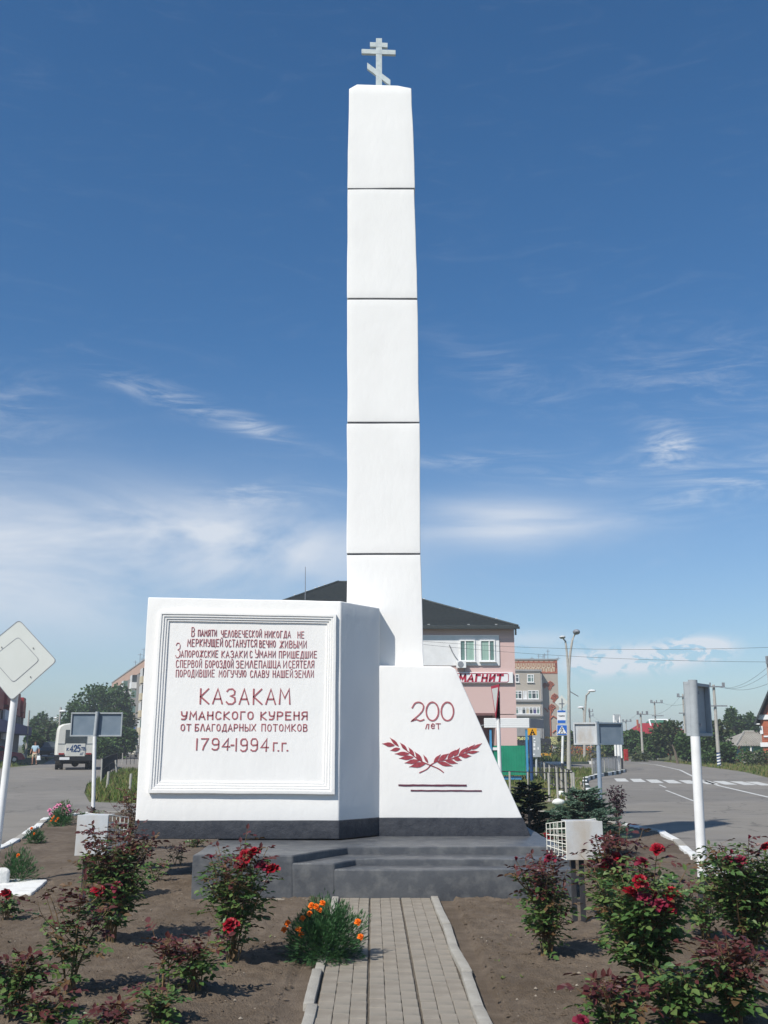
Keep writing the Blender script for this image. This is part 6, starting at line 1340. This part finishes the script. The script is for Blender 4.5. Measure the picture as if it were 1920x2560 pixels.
# wall and gate
DF = 92.0; F2 = lambda a, b: P(a, b, DF); t = wthing('garden_wall', (F2(1890, 1900).x, DF, 0), 'pale blue-grey rendered garden wall in front of the cottage', 'wall')
A = F2(1857, 1885); x2 = F2(2050, 0).x; MB().box(((A.x + x2) / 2, DF, A.z / 2 - .15), (x2 - A.x, .25, A.z + .3)).build('wall', M['sheet'], t); MB().box(((A.x + x2) / 2, DF, A.z + .06), (x2 - A.x + .1, .4, .12)).build('coping', M['kerbc'], t)
t = wthing('green_gate', (F2(1846, 1900).x, DF - .1, 0), 'bright green sheet-metal gate left of the pale garden wall', 'gate')
A = F2(1836, 1884); B = F2(1855, 1905); gz_ = A.z
for i in range(5): MB().box((A.x + (i + .5) * (B.x - A.x) / 5, DF - .1, gz_ / 2), ((B.x - A.x) / 5 - .02, .05, gz_)).build('board', M['greenroof'], t)
MB().tube((A.x - .1, DF - .1, -.05), (A.x - .1, DF - .1, gz_ + .1), .06, n=6).build('post', M['sheet'], t)
# brick house at the right edge
DBk = 82.0; K = lambda a, b, D=DBk: P(a, b, D); cw_ = K(1906, 1860); t = thing('brick_house', (cw_.x, DBk, 0), 'orange brick house with white quoins and a steep gable at the right edge', 'house', None, R(-24))
zev = K(0, 1812).z; xe = 9.0; xm = xe / 2; zg = zev + xm * 2.2; e_ = -.42
MB().prism([(0, 0, -.2), (xe, 0, -.2), (xe, 0, zev + .4), (xm, 0, zg - .5), (0, 0, zev + .4)], (0, 9, 0)).build('wall', M['brickred'], t)
MB().prism([(e_, -.6, zev - .05), (e_ - .05, -.6, zev + .12), (xm, -.6, zg + .35), (xe - e_ + .05, -.6, zev + .12), (xe - e_, -.6, zev - .05), (xm, -.6, zg)], (0, 10.2, 0)).build('roof', M['roofdark'], t)
MB().box((e_ / 2 - .02, 4.5, zev + .06), (-e_ - .06, 10, .08)).build('soffit', M['plastic'], t)
for y0_, y1_ in ((1787, 1799), (1856, 1867)): MB().box((.35, -.05, (K(0, y0_).z + K(0, y1_).z) / 2), (1.0, .14, K(0, y0_).z - K(0, y1_).z)).build('white_quoin', M['whitew'], t)
MB().box((.02, -.04, (K(0, 1815).z + K(0, 1835).z) / 2), (.22, .12, K(0, 1815).z - K(0, 1835).z)).build('white_quoin', M['whitew'], t); MB().box((2.2, -.04, K(0, 1841).z), (4.1, .12, .12)).build('string_course', M['whitew'], t)
window(t, 2.6, 1.9, 1.3, 1.5, -.02, 'glassd', .08, (.5,))
for k_ in range(40):
    z_ = -.1 + k_ * .16
    if z_ < zev: MB().box((xe / 2, -.008, z_), (xe - .02, .02, .10)).build('brick_course', M['brickred'], t)

# far low white building behind the lamp
DW = 150; t = wthing('low_building', (P(1462, 1880, DW).x, DW, 0), 'low pale building half hidden behind the two-leaf road sign', 'building')
A = P(1453, 1858, DW); B = P(1487, 1890, DW); MB().box(((A.x + B.x) / 2, DW + 4, A.z / 2 - .1), (B.x - A.x, 8, A.z + .2)).build('wall', M['brickapt'], t)
MB().prism([(A.x - .3, DW - .3, A.z), (B.x + .3, DW - .3, A.z), (B.x + .3, DW + 4, A.z + 1.3), (A.x - .3, DW + 4, A.z + 1.3)], (0, 0, .1)).build('roof', M['slate'], t)
t = wthing('red_post_box', (P(1566, 1900, 100).x, 100, 0), 'rusty red metal cabinet at the roadside by the hedge', 'cabinet')
MB().box((P(1565, 1890, 100).x, 100, .53), (.36, .3, 1.1), rz=.2).build('body', M['red'], t, bevel=.03); MB().box((P(1565, 1890, 100).x - .02, 99.82, .55), (.28, .03, .9), rz=.2).build('door', M['red'], t)
# yellow barrier by apartment block
t = wthing('planter_box', (P(1368, 1890, 130).x, 130, 0), 'low ochre planter wall before the apartment block entrance', 'planter')
A = P(1352, 1883, 130); B = P(1383, 1892, 130); MB().box(((A.x + B.x) / 2, 130, A.z / 2), (B.x - A.x, .5, A.z)).build('wall', M['yellow'], t, bevel=.05)
t = wthing('white_stone', (G(1395, 1998).x, G(1395, 1998).y, 0), 'pale rough boulder at the foot of the long railing', 'stone')
for px, py, r in ((1402, 1992, .13),): g = G(px, py); o = MB().sphere((g.x, g.y, .08), r, 10, 7, (1, .8, .9)).build('stone', M['kerbw'], t, smooth=True); lumpy(o, .03, 6, .2)
t = wthing('white_stone', (G(1397, 2010).x, G(1397, 2010).y, 0), 'second pale stone, lower and nearer than the boulder by the railing', 'stone'); g = G(1397, 2010); o = MB().sphere((g.x, g.y, .05), .15, 10, 7, (1.2, .8, .6)).build('stone', M['kerbw'], t, smooth=True); lumpy(o, .03, 6, .2)

# ------------------------------------------------------------------ trees
def tree(px, base, top, wpx, D, label, m, seed, n=2600, trunk=.25, group='trees beyond the roads', ls=None, low=.12, name='tree', col2=None):
    rg = random.Random(seed); x = P(px, base, D).x; H = P(px, top, D).z; W = wpx / FPX * D * .98; t = wthing(name, (x, D, 0), label, 'tree', group); base_ = Vector((x, D, -.05))
    ls = ls or max(.14, D * .0022); tr = MB(); tr.path([base_, base_ + Vector((rg.uniform(-.2, .2), 0, H * .35)), base_ + Vector((rg.uniform(-.4, .4), 0, H * .8))], [H * .028, H * .02, H * .008], 7)
    lobes = []
    nl = 11
    for i in range(nl):
        a = rg.random() * 6.283; f = rg.uniform(low + .12, .88); r_ = W * .5 * math.sin(math.pi * (f * .8 + .12)) ** .7
        c = base_ + Vector((math.cos(a) * r_ * .62, math.sin(a) * r_ * .62, H * f)); rad = W * rg.uniform(.17, .27); rz = min(rad * rg.uniform(.8, 1.1), H * .24)
        if c.z + rz > H: c.z = H - rz
        lobes.append((c, rad, rz)); tr.path([base_ + Vector((0, 0, H * f * .5)), base_.lerp(c, .75) + Vector((0, 0, H * f * .2)), c], [H * .012, H * .008, H * .003], 5)
    lobes.append((base_ + Vector((rg.uniform(-.1, .1) * W, 0, H - W * .16)), W * .2, W * .17)); lobes.append((base_ + Vector((0, 0, H * .5)), W * .36, H * .34))
    tr.build('trunk', M['bark'], t, fix=False); fo = MB()
    for i in range(n):
        c, ra, rz = lobes[rg.randrange(len(lobes))]; v = Vector((rg.gauss(0, 1), rg.gauss(0, 1), rg.gauss(0, 1))).normalized(); u = rg.random() ** .33 * 1.08
        nz_ = 1 + .35 * noise.noise(v * 2.5 + Vector((seed, i % 3, 0)))
        p = c + Vector((v.x * ra, v.y * ra, v.z * rz)) * u * nz_
        if p.z < .15: continue
        d = (v + Vector((rg.uniform(-1, 1), rg.uniform(-1, 1), rg.uniform(-1, .6)))).normalized(); mt = frame_mat(p, d, Vector((rg.uniform(-1, 1), rg.uniform(-1, 1), 1)), ls * rg.uniform(.6, 1.35)); fo.m = 1 if (col2 and rg.random() < .3) else 0
        fo.add([mt @ Vector(q) for q in ((-.45, 0, 0), (.4, -.1, .05), (.5, .8, -.05), (-.3, .95, .08))], [(0, 1, 2, 3)])
    tag(fo.build('crown', [M[m], M[col2 or m]], t, fix=False), kind='stuff'); return t
TL_ = [
 (232, 1893, 1712, 130, 135, 'large rounded dark tree behind the bus and the left sign board', 'treeA', 3400),
 (283, 1893, 1710, 90, 140, 'tall dark tree close against the pale apartment block', 'treeA', 2600),
 (180, 1893, 1756, 80, 130, 'sloping dark tree left of the large rounded one', 'treeA', 2200),
 (272, 1893, 1770, 110, 118, 'mid-green tree below the large crown, right of the bus', 'treeB', 2600),
 (310, 1893, 1820, 60, 112, 'small dark bush-like tree beside the cream car', 'treeA', 1500),
 (98, 1893, 1782, 64, 165, 'far dark tree behind the walking person', 'treeA', 1800),
 (122, 1892, 1806, 70, 140, 'yellow-green tree between the person and the bus', 'treeC', 2000),
 (82, 1893, 1830, 46, 135, 'dark low tree at the end of the violet awning', 'treeB', 1400),
 (152, 1890, 1812, 50, 128, 'dark tree directly behind the bus roof', 'treeA', 1400),
 (250, 1890, 1842, 110, 110, 'low dark hedge tree under the left sign board', 'treeA', 2200),
 (1583, 1903, 1826, 60, 112, 'dark green tree at the bend of the right road', 'treeA', 2200),
 (1622, 1905, 1834, 52, 106, 'mid-green tree with the striped pole before it', 'treeB', 2000),
 (1676, 1906, 1802, 92, 100, 'olive pointed tree in front of the red roof', 'treeC', 3200),
 (1642, 1905, 1846, 60, 104, 'dark rounded tree left of the olive tree', 'treeA', 2000),
 (1722, 1908, 1834, 66, 92, 'dark tree directly behind the thick white pole', 'treeA', 2200),
 (1762, 1910, 1815, 66, 88, 'dark green tree just right of the tray-shaped sign', 'treeA', 2400),
 (1806, 1905, 1800, 60, 96, 'pale-topped willow-like tree behind the striped pole', 'treeC', 2200),
 (1843, 1900, 1770, 62, 120, 'tall ragged dark tree rising above the cottage', 'treeA', 2400),
 (1880, 1898, 1782, 70, 124, 'tall bluish dark tree behind the cottage roof', 'treeA', 2400),
 (1815, 1908, 1858, 56, 84, 'dark shady bush-tree left of the green gate', 'treeA', 1800),
 (1418, 1897, 1828, 44, 118, 'dark green tree behind the street lamp', 'treeB', 1700),
 (1442, 1895, 1850, 40, 122, 'dark low tree behind the two-leaf road sign', 'treeA', 1300),
 (1505, 1897, 1862, 60, 125, 'dark tree seen beneath the two-leaf road sign, left part', 'treeA', 1600),
 (1540, 1898, 1850, 50, 122, 'dark tree seen beneath the two-leaf road sign, right part', 'treeA', 1500),
]
for i, (px, ba, tp, w, D, lb_, m, n) in enumerate(TL_): tree(px, ba, tp, w, D, lb_, m, 50 + i, n, col2={'treeA': 'treeB', 'treeB': 'treeC', 'treeC': 'treeB'}[m])
for i, (px, tp, w) in enumerate(((1590, 1846, 90), (1660, 1838, 100), (1735, 1832, 100), (1800, 1826, 100), (1868, 1822, 90), (1925, 1816, 90), (1420, 1856, 70), (1510, 1858, 90))):
    tree(px, 1885, tp, w, 190 + i * 4, ['distant tree behind the road bend', 'distant tree beyond the red-roofed house', 'distant tree behind the tray-shaped sign', 'distant tree behind the willow-like tree', 'distant tree far behind the cottage', 'distant tree beyond the brick house at the right edge', 'distant tree beyond the street lamp', 'distant tree beyond the two-leaf sign'][i], 'treeB', 90 + i, 900, ls=.7, col2='treeA')
# haze over the far part of town
hz_ = MB().box((0, 600, 9.4), (3040, 1840, 21.2)).build('haze', mat('haze_surface', (1, 1, 1)), None); tag(hz_, kind='stuff', label='thin pale summer haze over the streets', cat='haze')
hm = bpy.data.materials.new('haze'); hm.use_nodes = True; hm.node_tree.nodes.clear(); po = hm.node_tree.nodes.new('ShaderNodeOutputMaterial'); pv = hm.node_tree.nodes.new('ShaderNodeVolumePrincipled')
pv.inputs['Color'].default_value = (.80, .86, .94, 1); pv.inputs['Density'].default_value = .0009; hm.node_tree.links.new(pv.outputs[0], po.inputs['Volume']); hz_.data.materials.clear(); hz_.data.materials.append(hm)
# leaning bare trunk in the hedge
t = wthing('leaning_trunk', (P(1698, 1903, 86).x, 86, 0), 'bare leaning tree trunk at the foot of the olive tree', 'tree trunk'); MB().path([(P(1694, 1904, 86).x, 86, -.05), P(1688, 1880, 86), P(1680, 1862, 86)], [.12, .1, .06], 6).build('trunk', M['bark'], t, smooth=True)
# shrubs on far verges
rg = random.Random(4)
for i, (px, py, h, w, m, lb_) in enumerate([(1392, 1898, 1.3, 2.6, 'treeC', 'bushy weeds in front of the apartment block wall sign'), (1440, 1900, 1.3, 4.5, 'bladed', 'yellow-orange flower bed behind the street lamp'), (1340, 1902, 1.2, 4, 'treeC', 'low shrubs between the shelter and the side street'), (1475, 1901, 1.1, 3, 'bladed', 'yellowish shrubs right of the street lamp'),
        (1888, 1912, 1.1, 2.2, 'treeB', 'weedy shrub against the pale garden wall'), (1909, 1914, .9, 2.4, 'treeC', 'low weeds at the right edge before the garden wall'), (1830, 1908, .7, 3.2, 'leafb', 'reddish low shrubs left of the green gate'), (1770, 1910, .9, 2, 'treeB', 'light green shrub beside the thick white pole'), (1602, 1904, .6, 2, 'treeC', 'dry shrub at the bend of the right road')]):
    g = G(px, py); shrub((g.x, g.y, 0), h, w, lb_, m, 520, .22, seed=60 + i)
for px, m in ((1432, 'orange'), (1444, 'orange'), (1458, 'orange')):
    g = G(px, 1899); t_ = wthing('orange_flowers', (g.x, g.y - 1, 0), {1432: 'patch of orange flowers nearest the street lamp', 1444: 'middle patch of orange flowers behind the lamp', 1458: 'patch of orange flowers farthest right of the lamp'}[px], 'flowers', 'orange flower patches'); b = MB()
    for k in range(60): b.sphere((g.x + rg.uniform(-.7, .7), g.y - 1.5 + rg.uniform(-.5, .5), rg.uniform(.5, 1.3)), .05, 5, 3)
    tag(b.build('flower_heads', M['orange'], t_, fix=False), kind='stuff')

# ------------------------------------------------------------------ vehicles
def wheel(parent, x, y, r, w, ax='x'):
    b = MB(); d = Vector((w / 2, 0, 0)) if ax == 'x' else Vector((0, w / 2, 0)); c = Vector((x, y, r)); b.tube(c - d, c + d, r, n=18); t_ = b.build('tyre', M['tyre'], parent, bevel=.02, smooth=True)
    b = MB(); b.tube(c - d * 1.04, c + d * 1.04, r * .55, n=12); b.build('rim', M['chrome'], t_)
def car(loc, rz, label, paint_, kind='hatch', plate_=True):
    """length along local y (front = -y), width along x"""
    t = thing('parked_car', loc, label, 'car', None, rz); W = 1.68; L = 4.1
    if kind == 'suv': W, L = 1.8, 4.3; prof = [(-2.1, .35), (-2.1, .95), (-1.9, 1.08), (-.95, 1.15), (-.45, 1.75), (1.85, 1.78), (2.1, 1.1), (2.12, .4)]; cab = (-.95, -.45, 1.85, 2.08, 1.13, 1.75)
    elif kind == 'sedan': prof = [(-2.05, .3), (-2.08, .65), (-1.9, .82), (-.95, .92), (-.35, 1.36), (.95, 1.38), (1.45, 1.0), (2.0, .95), (2.08, .6), (2.05, .3)]; cab = (-.95, -.35, .95, 1.45, .93, 1.36)
    else: prof = [(-2.0, .3), (-2.03, .62), (-1.85, .82), (-.95, .92), (-.35, 1.42), (1.4, 1.44), (1.85, .98), (1.98, .9), (2.0, .3)]; cab = (-.95, -.35, 1.4, 1.85, .95, 1.42)
    b = MB(); nseg = 5; xs_ = [-1, -.92, 0, .92, 1]
    rows = []
    for xi in xs_:
        row = []
        for (y, z) in prof:
            tuck = .80 if z > 1.2 else 1.0; pull = .985 if abs(xi) == 1 else 1; row.append((xi * W / 2 * tuck, y * (.97 if abs(xi) == 1 else 1), z if abs(xi) < 1 else .3 + (z - .3) * .97))
        rows.append(row)
    n = len(prof); vs = [p for r_ in rows for p in r_]; fs = [(i * n + k, i * n + (k + 1) % n, (i + 1) * n + (k + 1) % n, (i + 1) * n + k) for i in range(4) for k in range(n)] + [tuple(range(n)), tuple(reversed(range(4 * n, 5 * n)))]
    b.add(vs, fs); b.build('body', M[paint_], t, bevel=.03, seg=2, smooth=True)
    y0, y1, y2, y3, zl, zh = cab; b = MB()
    for s in (-1, 1):
        xx = lambda z: s * (W / 2 * (1.0 if z < 1.0 else .80) + .012) * (1 if z > 1.2 else .985)
        xm_ = lambda z: s * (W / 2 * (.985 + (z - zl) / (zh - zl) * -.17) + .03)
        ps = [(xm_(zl + .05), y0 + .28, zl + .05), (xm_(zh - .1), y1 + .12, zh - .1), (xm_(zh - .1), y2 - .12, zh - .1), (xm_(zl + .05), y3 - .15, zl + .05)]
        b.add(ps + [(p[0] - s * .06, p[1], p[2]) for p in ps], [(0, 1, 2, 3), (7, 6, 5, 4), (0, 4, 5, 1), (1, 5, 6, 2), (2, 6, 7, 3), (3, 7, 4, 0)])
    b.build('side_window', M['glassd'], t)
    def screen(ya, za, yb, zb, out, nm):
        d = Vector((0, yb - ya, zb - za)).normalized(); nrm = Vector((0, -d.z * (1 if out < 0 else -1), abs(d.y))) * .02; a = Vector((0, ya, za)) + d * .07 + nrm; c = Vector((0, yb, zb)) - d * .08 + nrm; w0, w1 = W / 2 * .82, W / 2 * .68
        MB().prism([(-w0, a.y, a.z), (w0, a.y, a.z), (w1, c.y, c.z), (-w1, c.y, c.z)], -nrm).build(nm, M['glassd'], t)
    screen(y0, zl - .02, y1, zh, -1, 'windscreen'); screen(y3, zl + .04, y2, zh, 1, 'rear_window')
    for s in (-1, 1):
        MB().box((s * W * .36, prof[1][0] - .0, .66), (.32, .08, .15)).build('headlight', M['chrome'], t, bevel=.02); MB().box((s * W * .38, L / 2 + -.06, .78), (.22, .08, .2)).build('tail_light', M['lightred'], t, bevel=.02)
        for yy in (-L / 2 + .75, L / 2 - .8): wheel(t, s * (W / 2 - .08), yy, .30 if kind != 'suv' else .35, .2)
    for yy, m_ in ((-L / 2 - .01, 'black'), (L / 2 + .0, 'black')): MB().box((0, yy, .42), (W * .96, .16, .18)).build('bumper', M[paint_ if kind != 'suv' else 'steel'], t, bevel=.04)
    for yy in (-L / 2 - .1, L / 2 + .09): MB().box((0, yy, .5), (.5, .02, .11)).build('number_plate', M['plastic'], t)
    return t
car((-32.6, 88.0, 0), R(108), 'red car parked at the left edge behind the diamond sign pole', 'carred', 'hatch')
car((P(112, 1890, 100).x, 102, 0), R(2), 'dark green off-roader facing the camera behind the walking person', 'cardark', 'suv')
car((P(330, 1888, 128).x, 128, 0), R(182), 'cream car seen from behind, left of the white slab', 'carcream', 'sedan')
car((P(1448, 1893, 118).x, 118, 0), R(80), 'navy car parked beyond the street lamp behind the flower bed', 'carblue', 'hatch')
# bus, rear view
LB = 7.0; xbus = P(185, 1925, 65).x; bus = thing('small_bus', (xbus, 65, 0), 'old white bus seen from behind with painted number К 425 ТВ', 'bus', None, R(17))
def bprof(z):  # half width by height
    return 1.22 if z < 1.55 else (1.20 if z < 2.3 else (1.10 if z < 2.62 else (.9 if z < 2.8 else .45)))
b = MB(); zz_ = [.92, 1.5, 1.6, 2.25, 2.5, 2.68, 2.80, 2.86]; hw = [1.23, 1.24, 1.23, 1.20, 1.18, 1.10, .86, .45]
ys_ = [(0, 1.0, .0), (-.28, .88, 0)]
secs = []
for (yy, kx, inset) in ((.0, .86, .05), (.10, .95, .02), (.35, 1.0, 0), (LB - .4, 1.0, 0), (LB, .93, .04)):
    ring_ = [(-w * kx, z - inset * (z - .9) * .6) for w, z in zip(hw, zz_)]; ring_ += [(-p[0], p[1]) for p in reversed(ring_)]; secs.append([(x, yy, z) for x, z in ring_])
nr_ = len(secs[0]); vs = [p for s in secs for p in s]
b.add(vs, [(i * nr_ + k, i * nr_ + (k + 1) % nr_, (i + 1) * nr_ + (k + 1) % nr_, (i + 1) * nr_ + k) for i in range(len(secs) - 1) for k in range(nr_)] + [tuple(range(nr_)), tuple(reversed(range((len(secs) - 1) * nr_, len(secs) * nr_)))])
b.build('body', M['buswhite'], bus, smooth=32)
MB().box((.0, -.012, 2.02), (1.30, .05, .86)).build('rear_window', M['glassd'], bus, bevel=.02)
MB().box((0, -.02, 1.22), (1.18, .04, .78)).build('rear_door', M['buswhite'], bus, bevel=.02)
for s in (-1, 1): MB().box((s * .84, -.01, 1.60), (.44, .03, .03)).build('trim_strip', M['steel'], bus)
b = MB()
def tx(txt, x0, x1, z0, z1, th): strokes(b, word(txt, x0, x1, z0, z1, .05, .28, .0), lambda u, v: Vector((u, -.042, v)), th, (0, -1, 0), .008)
tx('425', -.32, .28, 1.12, 1.50, .075); tx('К', -.52, -.40, 1.18, 1.34, .04); tx('ТВ', .34, .58, 1.20, 1.38, .04); tx('АГ', .30, .50, .92, 1.05, .025)
b.build('painted_number', M['darkblue'], bus, fix=False)
for s in (-1, 1): MB().box((s * .82, -.03, .98), (.34, .06, .10)).build('tail_light', M['lightred'], bus, bevel=.02)
MB().box((0, .08, .72), (2.4, .22, .34)).build('bumper', M['black'], bus, bevel=.03); MB().box((-.62, -.045, .70), (.6, .02, .16)).build('number_plate', M['plastic'], bus)
b = MB(); b.box((0, 1.2, .62), (1.6, 2.2, .3)); b.tube((-.9, 1.5, .42), (.9, 1.5, .42), .07, n=8); b.sphere((.05, 1.4, .40), .24, 10, 6); b.build('axle', M['tyre'], bus)
for s in (-1, 1):
    for k in (0, 1): wheel(bus, s * (1.05 - k * .27), 1.5, .42, .22)
    wheel(bus, s * 1.02, LB - 1.4, .42, .24)
    MB().box((s * 1.235, 3.4, 2.0), (.03, 5.6, .6)).build('side_windows', M['glassd'], bus)
MB().sphere((0, 1.6, 2.86), .16, 8, 5, (1.6, 1.2, .8)).build('roof_vent', M['buswhite'], bus, smooth=True)
# white car glimpsed behind the pole
car((P(262, 1890, 112).x, 113, 0), R(95), 'pale car in the shade under the trees, right of the bus', 'carcream', 'sedan')

# ------------------------------------------------------------------ walking person
def skin_mesh(name, joints, edges, m, parent, sub=2, root=0):
    me = bpy.data.meshes.new(name); me.from_pydata([j[0] for j in joints], edges, []); o = bpy.data.objects.new(name, me); COL.objects.link(o); o.parent = parent
    sk = o.modifiers.new('skin', 'SKIN'); ly = me.skin_vertices[0].data
    for i, j in enumerate(joints): ly[i].radius = (j[1], j[2] if len(j) > 2 else j[1]); ly[i].use_root = (i == root)
    ss = o.modifiers.new('sub', 'SUBSURF'); ss.levels = sub; ss.render_levels = sub
    dg = bpy.context.evaluated_depsgraph_get(); ev = o.evaluated_get(dg); nm = bpy.data.meshes.new_from_object(ev); o.modifiers.clear(); o.data = nm; nm.materials.clear()
    for mm in (m if isinstance(m, list) else [m]): nm.materials.append(mm)
    nm.polygons.foreach_set('use_smooth', [True] * len(nm.polygons)); return o
pr = thing('person', (G(86, 1912).x, 81, 0), 'person in a pale blue shirt and beige shorts walking on the left road', 'person')
J = [((0, 0, .92), .13, .10), ((0, 0, 1.12), .15, .11), ((0, -.01, 1.34), .17, .11), ((0, -.01, 1.46), .07, .07), ((0, -.02, 1.54), .055), ((0, -.04, 1.63), .085, .09), ((0, -.03, 1.71), .065, .07),
     ((-.19, 0, 1.40), .06), ((-.30, .03, 1.16), .045), ((-.33, -.06, .93), .035), ((-.33, -.08, .84), .035),
     ((.19, 0, 1.40), .06), ((.30, .0, 1.16), .045), ((.34, -.12, .95), .035), ((.34, -.15, .87), .035),
     ((-.11, 0, .84), .10), ((-.13, -.08, .48), .062), ((-.14, -.02, .10), .042), ((-.15, -.20, .04), .04, .03),
     ((.11, 0, .84), .10), ((.12, .02, .48), .062), ((.12, .14, .10), .042), ((.13, .0, .04), .04, .03)]
E_ = [(0, 1), (1, 2), (2, 3), (3, 4), (4, 5), (5, 6), (2, 7), (7, 8), (8, 9), (9, 10), (2, 11), (11, 12), (12, 13), (13, 14), (0, 15), (15, 16), (16, 17), (17, 18), (0, 19), (19, 20), (20, 21), (21, 22)]
skin_mesh('body', J, E_, M['skin'], pr)
skin_mesh('shirt', [((0, 0, .90), .165, .13), ((0, 0, 1.12), .18, .14), ((0, -.01, 1.34), .195, .135), ((0, -.01, 1.45), .10, .09), ((-.2, 0, 1.39), .085), ((-.28, .025, 1.20), .075), ((.2, 0, 1.39), .085), ((.28, 0, 1.20), .075)], [(0, 1), (1, 2), (2, 3), (2, 4), (4, 5), (2, 6), (6, 7)], M['shirt'], pr)
skin_mesh('shorts', [((0, 0, .90), .16, .125), ((-.11, 0, .80), .115), ((-.13, -.05, .56), .10), ((.11, 0, .80), .115), ((.12, .01, .56), .10)], [(0, 1), (1, 2), (0, 3), (3, 4)], M['shorts'], pr)
MB().sphere((0, -.01, 1.70), .10, 10, 8, (1, 1.05, .8)).build('hair', M['hair'], pr, smooth=True)
b = MB(); b.sphere((.05, -.128, 1.655), .012, 6, 4); b.sphere((-.05, -.128, 1.655), .012, 6, 4); b.build('eyes', M['black'], pr); MB().sphere((0, -.14, 1.62), .018, 6, 4, (.7, 1, 1.3)).build('nose', M['skin'], pr, smooth=True)
bg_ = thing('carrier_bag', (G(86, 1912).x + .36, 80.85, .35), 'white plastic carrier bag in the walking person\'s hand', 'bag')
b = MB(); b.add([(-.16, -.06, 0), (.16, -.06, .02), (.17, .06, 0), (-.16, .06, .01), (-.12, -.03, .34), (.12, -.03, .33), (.12, .03, .34), (-.12, .03, .33)], [(3, 2, 1, 0), (4, 5, 6, 7), (0, 1, 5, 4), (1, 2, 6, 5), (2, 3, 7, 6), (3, 0, 4, 7)]); o = b.build('bag_body', M['bag'], bg_, bevel=.03, smooth=True)
b = MB(); b.path([(-.08, 0, .33), (0, 0, .50), (.08, 0, .33)], .012, 4); b.build('handle', M['bag'], bg_)
# birds far up are specks in the photograph and are left out
